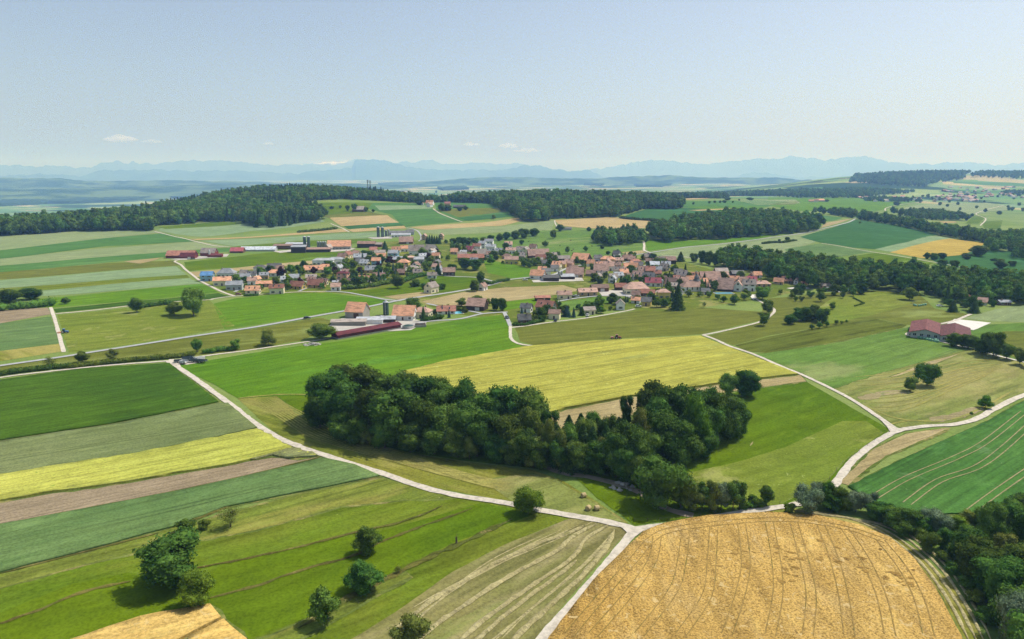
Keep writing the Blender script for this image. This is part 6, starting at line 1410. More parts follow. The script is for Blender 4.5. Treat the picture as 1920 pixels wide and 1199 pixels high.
# church
def church():
    x, y = gp(1297, 547); s = mpp(x, y); root = empty('church', (x, y + 5, h1(x, y)), R(3)); tag(root, 'white church with brown roof and dark pointed spire', 'church')
    L, D, hw, hr = 34 * s, 10.5, 9 * s, 9 * s; x0 = L / 2
    b = MB(); b.add([(-x0,-D/2,-1),(x0,-D/2,-1),(x0,D/2,-1),(-x0,D/2,-1),(-x0,-D/2,hw),(x0,-D/2,hw),(x0,D/2,hw),(-x0,D/2,hw),(x0,0,hw+hr)], [(0,1,5,4),(2,3,7,6),(1,2,6,8,5),(3,0,4,7)]); b.build('nave', WM['w'], root)
    r = MB(); X, Y = x0 + .5, D/2 + .5
    v = [(-X,-Y,hw-.2),(X,-Y,hw-.2),(X,Y,hw-.2),(-X,Y,hw-.2),(-x0+4,0,hw+hr+.2),(X,0,hw+hr+.2)]
    r.add(v, [(0,1,5,4),(2,3,4,5),(3,0,4),(0,3,2,1),(1,2,5)]); r.build('roof', RM['b'], root)
    wb = MB(); n = 10; w, h = .9, 2.6
    pts = [(-w/2,0,0),(w/2,0,0)] + [(w/2*math.cos(math.pi*i/n), 0, h - .45 + .45*math.sin(math.pi*i/n)) for i in range(n+1)]
    wb.add([(p[0], -.05, p[2]) for p in pts], [tuple(range(len(pts)))]); wm = wb.mesh('arched_window'); wm.materials.append(GLASS)
    for i in range(3): link('arched_window', wm, None, root, (-L*.28 + i*L*.28, -D/2 - .02, 1.2))
    t = MB(); tx = x0 - 1.5; ty = 2.0; q = 2.1; H = 17.5 * s
    t.box(tx-q, tx+q, ty-q, ty+q, -1, H); tw = t.build('tower', WM['w'], root)
    sp = MB(); H2 = 25.5 * s
    sp.lathe([(q*1.5, H), (q*1.4, H+.3), (q*.95, H+1.6), (q*.85, H+2.6), (q*1.05, H+2.8), (.05, H2+2.5)], 8, 0, (tx, ty, 0), False); sp.build('spire', RM['d'], tw)
    c = MB(); c.box(tx-.06, tx+.06, ty-.06, ty+.06, H2+2.4, H2+4.2); c.box(tx-.5, tx+.5, ty-.05, ty+.05, H2+3.4, H2+3.55); c.build('cross', FRAME, tw)
    wb = MB(); wb.add([(-.5,-.06,0),(.5,-.06,0),(.5,-.06,1.6),(0,-.06,2.0),(-.5,-.06,1.6)], [(0,1,2,3,4)]); me = wb.mesh('belfry_window'); me.materials.append(GLASS); link('belfry_window', me, None, tw, (tx, ty-q-.01, H-2.6))
    HOUSES.append((x, y + 5, 9))
church()
# silos
def silo(px, py, h, d, col, label, cap='dome', name='silo', ladder=True, capcol=None):
    x, y = gp(px, py); s = mpp(x, y); H, r_ = h * s, d * s / 2; y += r_; root = empty(name, (x, y, h1(x, y))); tag(root, label, name.replace('_', ' '), 'silos of the farms')
    m = SILOM.setdefault(col, pmat('silo_' + col, {'green': '#35564c', 'grey': '#8f9a94', 'white': '#cfd4d2', 'dark': '#4c5c60'}[col], 0.55, 0.4, 0.3, 0.4, 0.08, stretch=(1, 1, 0.15)))
    b = MB(); prof = [(r_, -1)]; k = 10
    for i in range(k): prof += [(r_, H*i/k), (r_, H*(i+1)/k - .12), (r_*1.025, H*(i+1)/k - .08), (r_*1.025, H*(i+1)/k - .02)]
    b.lathe(prof + [(r_, H)], 20); b.build('shell', m, root)
    c = MB()
    if cap == 'dome': c.lathe([(r_*1.03, H)] + [(r_*1.03*math.cos(t), H + r_*.62*math.sin(t)) for t in (.3, .6, .9, 1.2, 1.56)], 20)
    else: c.lathe([(r_*1.12, H), (r_*1.1, H+.2), (.25, H + r_*.75), (.25, H + r_*.75 + .4), (.02, H + r_*.8 + .4)], 20)
    c.build('cap', SILOM.setdefault('capm', pmat('silo_cap', '#c8cdcc', 0.5, 0.4, 0.2, 1, 0.03)) if capcol is None else m, root)
    if ladder:
        l = MB()
        for q in (-.22, .22): l.box(q-.04, q+.04, -r_-.28, -r_-.2, .5, H)
        for i in range(int(H / .6)): l.box(-.22, .22, -r_-.27, -r_-.22, .6 + i*.6, .66 + i*.6)
        l.build('ladder', FRAME, root)
    HOUSES.append((x, y, r_ + 1)); return root
SILOM = {}
silo(392.5, 483, 13, 3.6, 'white', 'small white silo in front of the leftmost farm')
silo(571, 466, 21, 5.6, 'green', 'left of the two tall dark green silos', 'dome')
silo(578.5, 466, 21, 5.6, 'green', 'right of the two tall dark green silos', 'dome')
for i, t in enumerate(('first', 'second', 'third', 'fourth')): silo(596 + i * 4.6, 463.5, 9, 4.2, 'grey', '%s from left of four short grey silos' % t, 'cone')
silo(709, 445, 18, 5.4, 'green', 'tall dark silo, left of two beyond the long dark barn', 'dome')
silo(717, 445.5, 18, 5.4, 'green', 'tall dark silo, right of two beyond the long dark barn', 'dome')
silo(723.5, 444, 11, 3.8, 'dark', 'medium dark silo right of the tall pair', 'cone'); silo(728.5, 444, 12, 3.8, 'grey', 'medium grey silo furthest right of the tall pair', 'cone')
silo(723, 592, 24, 10.5, 'green', 'big dark green silo with pale conical cap between the orange roofs', 'cone')
silo(714.8, 601, 8, 4, 'white', 'short white tank at the corner of the low white shed', 'dome')
silo(1048, 523, 13, 4, 'grey', 'left of the grey twin silos in the village', 'dome', capcol=1); silo(1053, 523, 13, 4, 'grey', 'right of the grey twin silos in the village', 'dome', capcol=1)
silo(1306, 520, 10, 4, 'grey', 'grey silo standing behind the church roof', 'dome', capcol=1)
silo(1187, 527, 12, 3.4, 'grey', 'slim grey silo beside the pink roofs at village centre', 'dome', capcol=1)
silo(1241.5, 538, 12, 4.4, 'white', 'pale silo right of the stepped bright red roof', 'dome', capcol=1)
LM.append(('the green silo', *gp(723, 592)))
# round manure tank and bunker
def tank():
    x, y = gp(764, 618); s = mpp(x, y); r_ = 11 * s; y += r_; root = empty('manure_tank', (x, y, h1(x, y))); tag(root, 'low round dark green tank at the right end of the long red shed', 'tank')
    b = MB(); b.lathe([(r_, -.5), (r_, 1.6), (r_-.25, 1.6), (r_-.25, -.4)], 40); b.build('tank_wall', CONC, root)
    b = MB(); b.lathe([(r_*.99, 1.3), (r_*.6, 1.9), (.05, 2.3)], 40); b.build('cover', SILOM['green'], root)
    x, y = gp(787, 615); root = empty('feed_bunker', (x, y + 4, h1(x, y)), R(10)); tag(root, 'low dark feed bunker beside the round green tank', 'bunker')
    b = MB(); L = 21 * s; b.box(-L/2, L/2, -3, -2.7, -.5, 1.3); b.box(-L/2, L/2, 2.7, 3, -.5, 1.3); b.box(L/2-.3, L/2, -2.7, 2.7, -.5, 1.3); b.build('bunker_wall', CONC, root)
    b = MB()
    for i in range(8):
        t = i/8; b.box(-L/2+t*(L-.4), -L/2+(t+1/8)*(L-.4), -2.69, 2.69, 0, 1.15 + .35*math.sin(t*9)); 
    b.build('silage_cover', WM['d'], root)
tank()
# the double-gabled hall at right, green-wrapped bales before it
def big_hall():
    x, y = gp(1748, 637); s = mpp(x, y); a = 58; root = empty('hall', (x, y, h1(x, y)), R(a)); tag(root, 'large pale hall with two joined red-brown gabled roofs', 'hall'); LM.append(('the double-gabled hall', x, y))
    hw, hr = 3.1, 1.9
    for k, (u0, v0, L, D) in enumerate(((0, 0, 31, 13.5), (-3.5, -13.4, 30, 13))):   # local x = ridge
        cx, cy = u0 + L/2, v0 + 3.5; b = MB(); X0, X1, Y = cx - L/2, cx + L/2, D/2
        b.add([(X0,cy-Y,-1),(X1,cy-Y,-1),(X1,cy+Y,-1),(X0,cy+Y,-1),(X0,cy-Y,hw),(X1,cy-Y,hw),(X1,cy+Y,hw),(X0,cy+Y,hw),(X0,cy,hw+hr),(X1,cy,hw+hr)], [(0,1,5,4),(2,3,7,6),(1,2,6,9,5),(3,0,4,8,7)]); b.build('wall', WM['l'], root)
        r = MB(); o = .9
        for sg in (-1, 1):
            yo = Y + (o if sg == (-1 if k else 1) else 0); ze = hw - (yo - Y) * hr / Y
            v = [(X0-o, cy+sg*yo, ze+.05), (X1+o, cy+sg*yo, ze+.05), (X1+o, cy, hw+hr+.05), (X0-o, cy, hw+hr+.05)]; v += [(p, q, t_+.25) for p, q, t_ in v]
            F = [(0,1,2,3),(4,7,6,5),(0,4,5,1),(1,5,6,2),(3,2,6,7),(0,3,7,4)]
            r.add(v, F if sg > 0 else [tuple(reversed(f)) for f in F])
        r.build('roof', RM['h'], root)
        for j in range(4):
            if j == 1 and k: link('door', BARN_DOOR, None, root, (X0 - .02, cy - D*.05, 0), -math.pi/2)
            else: link('window', WIN2, None, root, (X0 - .02, cy - D*.36 + j*D*.24, 1.9), -math.pi/2)
        if k:
            for j in range(5): link('window', WIN2, None, root, (X0 + 4 + j*5.4, cy - Y - .02, 2.0), 0)
    HOUSES.append((x + 8, y + 14, 24))
    m = pmat('green_wrap', '#7fb694', 0.35, 0.5, 0.15, 1, 0.15); b = MB(); b.lathe([(.02, .0), (.5, .0), (.66, .1), (.7, .3), (.7, .9), (.66, 1.1), (.5, 1.2), (.02, 1.2)], 14); me = b.mesh('wrapped_bale'); me.materials.append(m)
    rnd = random.Random(3); n = 0
    for gx, gy, c in [(1700 + i * 5.2, 630.5 + i * 1.15 - j * 2.2, 0) for i in range(9) for j in range(2)] + [(1713 + i * 4.5, 572 - .8 * abs(i - 2), 1) for i in range(6)]:
        gx += 17 if not c else 0; x, y = gp(gx + rnd.uniform(-1, 1), gy + 3); o = link('wrapped_bale', me, None, None, (x, y, h1(x, y)), rnd.uniform(0, 6)); tag(o, None, 'bale', 'green wrapped bales')
        later(o, 'green plastic-wrapped bale' if not c else 'pale green wrapped bale in the far heap')
big_hall()
# two telecom masts on the wooded hill
def masts():
    for k, px in enumerate((694.5, 699)):
        x, y = pd(px, 1660); z = h1(x, y); H = CAM_Z - 1660 * (337 + k - 331) / 1226 - z; root = empty('telecom_mast', (x, y, z)); tag(root, ('left' if not k else 'right') + ' one of two antenna masts rising from the wooded hill', 'mast', 'telecom masts')
        b = MB(); w0, w1 = 1.6, .8
        for sx in (-1, 1):
            for sy in (-1, 1): b.tube((sx*w0, sy*w0, 0), (sx*w1, sy*w1, H), .22, .16, 5)
        n = 9
        for i in range(n):
            t0, t1 = i/n, (i+1)/n; a0, a1 = w0+(w1-w0)*t0, w0+(w1-w0)*t1
            for (p, q) in (((-1,-1),(1,-1)), ((1,-1),(1,1)), ((1,1),(-1,1)), ((-1,1),(-1,-1))):
                b.tube((p[0]*a0, p[1]*a0, H*t0), (q[0]*a1, q[1]*a1, H*t1), .1, .1, 4, caps=False); b.tube((q[0]*a0, q[1]*a0, H*t0), (p[0]*a1, p[1]*a1, H*t1), .1, .1, 4, caps=False)
        b.build('lattice', RM['d'], root); b = MB()
        for lv in (H-1.5, H-5):
            for i in range(3): a = i*2.1; b.box(2*math.cos(a)-.3, 2*math.cos(a)+.3, 2*math.sin(a)-.3, 2*math.sin(a)+.3, lv-1.3, lv+1.3)
            b.lathe([(2.1, lv-.2), (2.1, lv+.1), (1.0, lv+.1), (1.0, lv-.2)], 10)
        b.build('antennas', RM['d'], root)
masts()
# further small houses standing between the others
_rh = random.Random(41)
for (x0, x1, y0, y1, n) in ((450, 640, 508, 546, 12), (640, 830, 470, 528, 18), (860, 1010, 466, 500, 8), (1010, 1120, 488, 520, 6), (1120, 1250, 488, 532, 14), (1255, 1420, 522, 545, 9), (1270, 1330, 552, 556, 2), (1180, 1240, 552, 574, 3)):
    m_ = 0
    for _ in range(400):
        if m_ >= n: break
        px, py = _rh.uniform(x0, x1), _rh.uniform(y0, y1); x, y = gp(px, py); y += 5
        if any(math.hypot(x - a, y - b) < c + 5.2 for a, b, c in HOUSES): continue
        house(px, py, _rh.uniform(12, 16), _rh.uniform(10, 13), _rh.choice((-20, -8, 5, 12, 70)), _rh.uniform(4, 7), _rh.uniform(4.5, 6.5), _rh.choice('wwcwwt'), _rh.choice('opbrgnnd')); m_ += 1
# distant houses at right: one mesh each
def far_house(px, py, w, kind, group, rnd):
    x, y = gp(px, py); s = mpp(x, y); W = w * s; D = W * rnd.uniform(.6, .8); hw, hr = rnd.uniform(3.5, 5.5), rnd.uniform(2.8, 4.2); a = R(rnd.choice((-20, 5, 25, 70)))
    b = MB(); X, Y = W/2, D/2
    b.add([(-X,-Y,-3),(X,-Y,-3),(X,Y,-3),(-X,Y,-3),(-X,-Y,hw),(X,-Y,hw),(X,Y,hw),(-X,Y,hw),(-X,0,hw+hr),(X,0,hw+hr)], [(0,1,5,4),(2,3,7,6),(1,2,6,9,5),(3,0,4,8,7)], 0)
    X += .6
    for sg in (-1, 1):
        v = [(-X, sg*(Y+.6), hw-.4), (X, sg*(Y+.6), hw-.4), (X, 0, hw+hr+.1), (-X, 0, hw+hr+.1)]; v += [(p, q, r_+.3) for p, q, r_ in v]; F = [(0,1,2,3),(4,7,6,5),(0,4,5,1),(1,5,6,2),(3,2,6,7),(0,3,7,4)]
        b.add(v, F if sg > 0 else [tuple(reversed(f)) for f in F], 1)
    w_, r_ = rnd.choice('wwctsb'), rnd.choice(kind); o = b.build('house', [WM[w_], RM[r_]], None, (x, y, h1(x, y)), a); tag(o, None, 'house', group); later(o, '%s-walled house with %s roof' % (WALL[w_][0], ROOF[r_][0])); HOUSES.append((x, y, W/2 + 2))
rf_ = random.Random(77)
LM.append(('the far lone farm at right', *gp(1530, 379))); LM.append(('the far village edge', *gp(1640, 377))); LM.append(('the far village centre', *gp(1740, 375))); LM.append(('the far hillside village', *gp(1850, 364)))
for a in ((1521, 379.5, 9), (1530, 379, 8), (1538, 378.5, 12), (1611, 372, 7), (1619, 373, 8), (1624, 372, 6), (1641, 379, 8), (1648, 377, 7), (1661, 379, 12), (1655, 373, 8), (1668, 373, 7), (1676, 372, 8), (1685, 374, 8), (1692, 371, 7), (1700, 376, 8), (1712, 376, 12), (1722, 375, 8)): far_house(*a, 'rppon', 'houses of the far village', rf_)
for i in range(84):
    far_house(rf_.uniform(1750, 1830), rf_.uniform(369, 379), rf_.uniform(6, 11), 'rppnn', 'houses of the far village', rf_) if i < 30 else far_house(rf_.uniform(1765, 1925), rf_.uniform(352, 372), rf_.uniform(5, 8.5), 'rppnn', 'houses of the far hillside village', rf_)

# ------------------------------------------------------------ garden trees and bushes between the houses
def clear(x, y, r):
    return all(math.hypot(x - a, y - b) > c * 0.8 + r * .6 for a, b, c in HOUSES) and all(math.hypot(x - a, y - b) > 0.5 * (c + r) for a, b, c in TREES)
ROADPTS = [p for nm, mt, ly, w, px in ROADS if 'road' in nm for p in dens(spline(PX(*px), 4), 6, False) if 380 < p[1] < 1100]
rv = random.Random(99)
def fill(poly, n, kinds, group, hr, seed):
    rnd = random.Random(seed); made = 0
    for _ in range(n * 30):
        if made >= n: break
        px, py = rnd.uniform(min(poly[::2]), max(poly[::2])), rnd.uniform(min(poly[1::2]), max(poly[1::2]))
        if not inside(px, py, list(zip(poly[::2], poly[1::2]))): continue
        x, y = gp(px, py); k = rnd.choice(kinds); H = rnd.uniform(*hr) * (0.55 if k == 'bush' else 1); W = H * (rnd.uniform(.75, 1.1) if k not in ('spruce', 'blue') else .4) * (1.35 if k == 'bush' else 1)
        if not clear(x, y, W / 2) or any(abs(x - a) < W*.4 + 2.5 and math.hypot(x - a, y - b) < W*.4 + 3 for a, b in ROADPTS): continue
        tree_at(k, x, y, H, W, {'bush': 'round green shrub', 'garden': 'leafy garden tree', 'fruit': 'small fruit tree', 'copper': 'dark copper-red tree', 'spruce': 'slim dark conifer', 'blue': 'blue-green conifer', 'bright': 'light green tree', 'dark': 'dark leafy tree', 'pale': 'yellow-green tree'}[k], group, None, rnd); made += 1
GT = 'trees and shrubs in the village gardens'
fill((440, 527, 480, 520, 600, 500, 640, 496, 760, 478, 820, 470, 850, 490, 800, 512, 720, 535, 620, 545, 560, 548, 500, 552, 450, 552), 135, ['bush', 'bush', 'bush', 'garden', 'garden', 'fruit', 'bright', 'blue', 'copper', 'dark'], GT, (5, 10.5), 1)
fill((820, 455, 890, 452, 990, 475, 1080, 480, 1110, 500, 1000, 510, 960, 500, 880, 497, 860, 480), 60, ['bush', 'garden', 'garden', 'fruit', 'dark', 'bush', 'bright'], GT, (5, 10), 2)
fill((1090, 485, 1240, 487, 1310, 512, 1440, 520, 1430, 545, 1300, 552, 1200, 545, 1110, 530, 1085, 512), 80, ['bush', 'garden', 'garden', 'fruit', 'dark', 'bush', 'spruce'], GT, (5, 9), 3)
fill((962, 590, 1010, 575, 1060, 578, 1170, 560, 1260, 548, 1280, 575, 1200, 580, 1100, 597, 1030, 606, 975, 610), 52, ['bush', 'garden', 'garden', 'bush', 'dark', 'bright', 'blue'], GT, (4, 8), 4)
fill((780, 590, 900, 575, 905, 586, 830, 598, 790, 603), 9, ['bush', 'garden', 'bush'], GT, (3, 6), 5)
fill((1430, 530, 1610, 530, 1620, 552, 1520, 560, 1440, 552), 18, ['garden', 'dark', 'bush', 'fruit'], GT, (5, 9), 6)
fill((1765, 572, 1790, 552, 1860, 556, 1900, 570, 1860, 578, 1800, 588), 12, ['garden', 'dark', 'bush'], GT, (5, 10), 7)
FT = 'trees between the far village houses'
fill((1600, 372, 1700, 368, 1830, 368, 1930, 355, 1930, 372, 1830, 382, 1740, 381, 1640, 380), 60, ['dark', 'garden'], FT, (9, 15), 8)
fill((1750, 385, 1920, 380, 1925, 402, 1800, 410), 14, ['dark'], FT, (9, 14), 9)
# row of shrubs before the cream church terrace and along the upper gardens is covered by the fills above

# ------------------------------------------------------------ small things
STRAW = pmat('straw', '#cdb888', 1.0, 0.03, 0.4, 3.0, 0.06)
def bale_mesh():
    b = MB(); n = 24; prof = [(.02, -.6), (.35, -.62), (.6, -.6), (.66, -.52), (.68, -.3), (.665, -.1), (.68, .1), (.665, .3), (.66, .52), (.6, .6), (.35, .62), (.02, .6)]
    b.lathe(prof, n); v = [(z, x_, y_ + .66) for x_, y_, z in b.v]; b.v = v; me = b.mesh('hay_bale'); me.materials.append(STRAW); return me
BALE = bale_mesh()
for px, py, rz, lab in ((1094, 933, .4, 'round hay bale lying further back than the other two'), (1103, 957, .9, 'round hay bale, left of the front pair'), (1119, 957, .2, 'round hay bale, right of the front pair')):
    x, y = gp(px, py); o = link('hay_bale', BALE, None, None, (x, y, h1(x, y)), rz); tag(o, lab, 'hay bale', 'round hay bales'); pass
# cars
def paint(c):
    m, nt, b = new_mat('car_paint', 0.3, 0.5); b.inputs['Base Color'].default_value = hx(c, 0.9); b.inputs['Coat Weight'].default_value = 0.6; return m
RUB, _n, _b = new_mat('tyre_rubber', 0.85, 0.2); _b.inputs['Base Color'].default_value = (0.02, 0.02, 0.02, 1)
RIM, _n, _b = new_mat('wheel_rim', 0.35, 0.5); _b.inputs['Base Color'].default_value = (0.5, 0.5, 0.5, 1); _b.inputs['Metallic'].default_value = 0.7
LAMP, _n, _b = new_mat('headlight_glass', 0.1, 0.5); _b.inputs['Base Color'].default_value = (0.75, 0.75, 0.7, 1)
def body_prism(b, prof, hw, mi=0, inset=0.0):
    n = len(prof); v = [(x, -hw + (inset if z > .9 else 0), z) for x, z in prof] + [(x, hw - (inset if z > .9 else 0), z) for x, z in prof]
    b.add(v, [tuple(range(n)), tuple(reversed(range(n, 2*n)))] + [(i, n+i, n+(i+1)%n, (i+1)%n) for i in range(n)], mi)
WHEEL = {}
def wheel(root, x, y, r, w):
    k = (r, w)
    if k not in WHEEL:
        b = MB(); b.tube((0, -w/2, 0), (0, w/2, 0), r, r, 18); c = MB(); c.tube((0, -w/2-.02, 0), (0, w/2+.02, 0), r*.6, r*.6, 12)
        WHEEL[k] = (b.mesh('wheel'), c.mesh('rim')); WHEEL[k][0].materials.append(RUB); WHEEL[k][1].materials.append(RIM)
    o = link('wheel', WHEEL[k][0], None, root, (x, y, r)); link('rim', WHEEL[k][1], None, o)
def car(px, py, rz, col, label):
    x, y = gp(px, py); root = empty('car', (x, y, h1(x, y) + .33), rz); tag(root, label, 'car', 'cars on the roads and in the yards')
    b = MB(); body_prism(b, [(-2.1,.35),(2.1,.35),(2.15,.7),(1.95,.88),(1.05,.98),(-1.9,1.0),(-2.12,.85)], .86); b.build('body', paint(col), root)
    g = MB(); body_prism(g, [(1.05,.97),(.45,1.42),(-1.3,1.45),(-1.85,.99)], .82, 0, .14); g.build('cabin_glass', GLASS, root)
    r = MB(); body_prism(r, [(.42,1.42),(.3,1.5),(-1.2,1.52),(-1.3,1.45)], .7); r.build('car_roof', root.children[0].data.materials[0], root)
    for sx in (-1.3, 1.35):
        for sy in (-.78, .78): wheel(root, sx, sy, .32, .22)
    h = MB(); h.box(2.1, 2.17, -.75, -.45, .6, .78); h.build('headlight', LAMP, root); h = MB(); h.box(2.1, 2.17, .45, .75, .6, .78); h.build('headlight', LAMP, root)
car(576, 599, R(12), '#20242a', 'dark car driving on the grey road left of the farm')
car(985, 527, R(5), '#e6e6e4', 'white car beside the white house at the road bend')
car(929, 531, R(20), '#d8dadc', 'pale car at the tree-shaded bend of the village road')
car(951, 598, R(-75), '#31343a', 'dark car on the lane near the clipped hedge')
car(807, 517, R(0), '#e4e4e6', 'white car, left of the three parked by the chalet lane')
car(812, 517, R(0), '#7a2426', 'red car, middle of the three parked by the chalet lane')
car(817, 517, R(0), '#c6cacc', 'silver car, right of the three parked by the chalet lane')
car(1042, 603, R(80), '#26323e', 'dark blue car in the forecourt of the brown-roofed cream house')
car(1102, 594, R(70), '#e2e2e0', 'white car in front of the low cream house by the lower lane')
car(1074, 559, R(8), '#2c3035', 'dark car parked beside the pink-roofed cream house'); car(1081, 558, R(8), '#d5d7d8', 'silver car parked beside the dark one by the cream house')
car(355, 487, R(8), '#dfe0df', 'white car in the yard of the leftmost farm'); car(362, 487, R(5), '#3b4450', 'grey car in the yard of the leftmost farm')
car(1197, 577, R(0), '#dcdcdc', 'white car in the garden left of the yellow house'); car(1762, 576, R(10), '#e8e8e8', 'white van-like car beside the hedge near the right hamlet')
car(475, 551, R(20), '#dfe3e6', 'white car parked at the corner of the estate lane'); car(447, 554, R(0), '#8c1f22', 'red car at the left end of the estate lane')
# tractors
def tractor(px, py, rz, col, label, tool):
    x, y = gp(px, py); root = empty('tractor', (x, y, h1(x, y) + .1), rz); tag(root, label, 'tractor', 'tractors in the fields'); m = paint(col); root.scale = (0.85,) * 3
    b = MB(); body_prism(b, [(.1,.75),(2.1,.75),(2.2,1.1),(2.05,1.5),(.1,1.65)], .42); b.box(-1.3, .2, -.5, .5, .7, 1.2); b.build('hood', m, root)
    c = MB(); body_prism(c, [(.15,1.2),(.05,2.55),(-1.15,2.6),(-1.3,1.2)], .62, 0, .08); c.build('cab_glass', GLASS, root)
    r = MB(); r.box(-1.3, .2, -.72, .72, 2.6, 2.75); r.build('cab_roof', m, root)
    f = MB()
    for sy in (-1, 1): f.box(-1.5, -.1, sy*.62 if sy > 0 else -1.05, 1.05 if sy > 0 else -.62, 1.55, 1.65)
    f.build('mudguard', m, root)
    for sy in (-.85, .85): wheel(root, -.8, sy, .85, .5); wheel(root, 1.6, sy*.9, .55, .38)
    e = MB(); e.tube((1.2, .3, 1.5), (1.2, .3, 2.4), .05, .05, 6); e.build('exhaust', RUB, root)
    t = MB(); ox = -3.6; 
    if tool == 'mower':
        t.box(ox-.6, ox+.8, -1.6, 1.6, .25, .75); t.box(ox+.8, -1.4, -.1, .1, .5, .65); t.build('mower', paint('#d08a4a'), root)
    else:
        t.box(ox-.6, ox+.9, -1.1, 1.1, .7, 1.3); t.box(ox+.9, -1.4, -.08, .08, .6, .75); tr = t.build('hopper', m, root)
        for sx in (ox+.1,):
            for sy in (-.95, .95): wheel(root, sx, sy, .5, .35)
tractor(122, 625, R(5), '#3f7ec0', 'blue tractor with orange mower beside the white track', 'mower')
tractor(1158, 636, R(0), '#a83a34', 'red tractor with towed hopper on the upper edge of the yellow field', 'trailer')
# machine yard at the junction
def implement(px, py, rz, L, k, label):
    x, y = gp(px, py); root = empty('farm_trailer', (x, y, h1(x, y) + .2), rz); tag(root, label, 'trailer', 'old machines on the gravel corner'); m = WM['l'] if k % 2 else SILOM['dark']
    b = MB(); b.box(-L/2, L/2, -1.1, 1.1, .75, .95); b.box(-L/2, L/2, -1.1, -1.0, .95, 1.4 + .3*(k % 3)); b.box(-L/2, L/2, 1.0, 1.1, .95, 1.4 + .3*(k % 3)); b.box(-L/2, -L/2+.1, -1, 1, .95, 1.4 + .3*(k % 3)); b.build('bed', m, root)
    c = MB(); c.box(L/2, L/2+1.4, -.07, .07, .65, .8); c.build('drawbar', RM['d'], root)
    for sy in (-1, 1): wheel(root, -L*.2, sy*.95, .48, .3)
for i, a in enumerate(((334, 681, 20, 3.4, 'small pale trailer at the left of the machine corner'), (345, 683, -15, 3.0, 'small dark trailer at the front of the machine corner'), (352, 678, 35, 4.6, 'pale trailer in the middle of the machine corner'), (360, 676, -30, 4.2, 'dark trailer behind the middle pale one'), (366, 680, 10, 5.0, 'long pale trailer beside the hedge end'), (375, 678, 60, 4.2, 'dark trailer second from right of the machine corner'), (380, 681, -5, 3.8, 'grey trailer, rightmost of the machine corner'))):
    implement(a[0], a[1], R(a[2]), a[3], i, a[4])
# pile of stones beside the red shed
def stones(px, py, n, spread, label, seed, name='stone_pile', mat=None):
    x0, y0 = gp(px, py); rnd = random.Random(seed); b = MB(); iv, if_ = ICO1
    for i in range(n):
        a, q = rnd.uniform(0, 6.28), rnd.uniform(0, 1) ** .5; r_ = rnd.uniform(.35, .8); cx, cy = math.cos(a)*q*spread, math.sin(a)*q*spread*.8
        v = [(cx + p[0]*r_*rnd.uniform(.7, 1.2), cy + p[1]*r_*rnd.uniform(.7, 1.2), max(0, (1-q)*1.2) + p[2]*r_*.7) for p in iv]; b.add(v, if_)
    o = b.build(name, mat or CONC, None, (x0, y0, h1(x0, y0))); tag(o, label, 'stone pile'); return o
stones(585, 647, 60, 4.5, 'pile of pale boulders left of the long red shed', 4)
stones(1165, 913, 30, 3.5, 'stones lying beside the dirt path in the shade of the grove', 5)
# swimming pools
WATER, _n, _b = new_mat('pool_water', 0.05, 0.5); _b.inputs['Base Color'].default_value = hx('#5fb4cc', 0.9)
def pool(px, py, L, W, rz, label):
    x, y = gp(px, py); root = empty('swimming_pool', (x, y, h1(x, y)), rz); tag(root, label, 'pool', 'garden pools'); b = MB()
    for q in ((-L/2-.8, L/2+.8, -W/2-.8, -W/2), (-L/2-.8, L/2+.8, W/2, W/2+.8), (-L/2-.8, -L/2, -W/2, W/2), (L/2, L/2+.8, -W/2, W/2)): b.box(*q, -.1, .28)
    b.build('pool_edge', CONC, root); w = MB(); w.box(-L/2, L/2, -W/2, W/2, -.1, .2); w.build('pool_surface', WATER, root)
pool(858, 587, 5.5, 8, R(15), 'light blue pool beside the brown-roofed villa'); pool(726, 525, 7, 4, R(5), 'pale blue pool right of the slate blue house'); pool(1357, 550.5, 13, 6, R(5), 'turquoise pool in front of the steep pink-roofed barn')
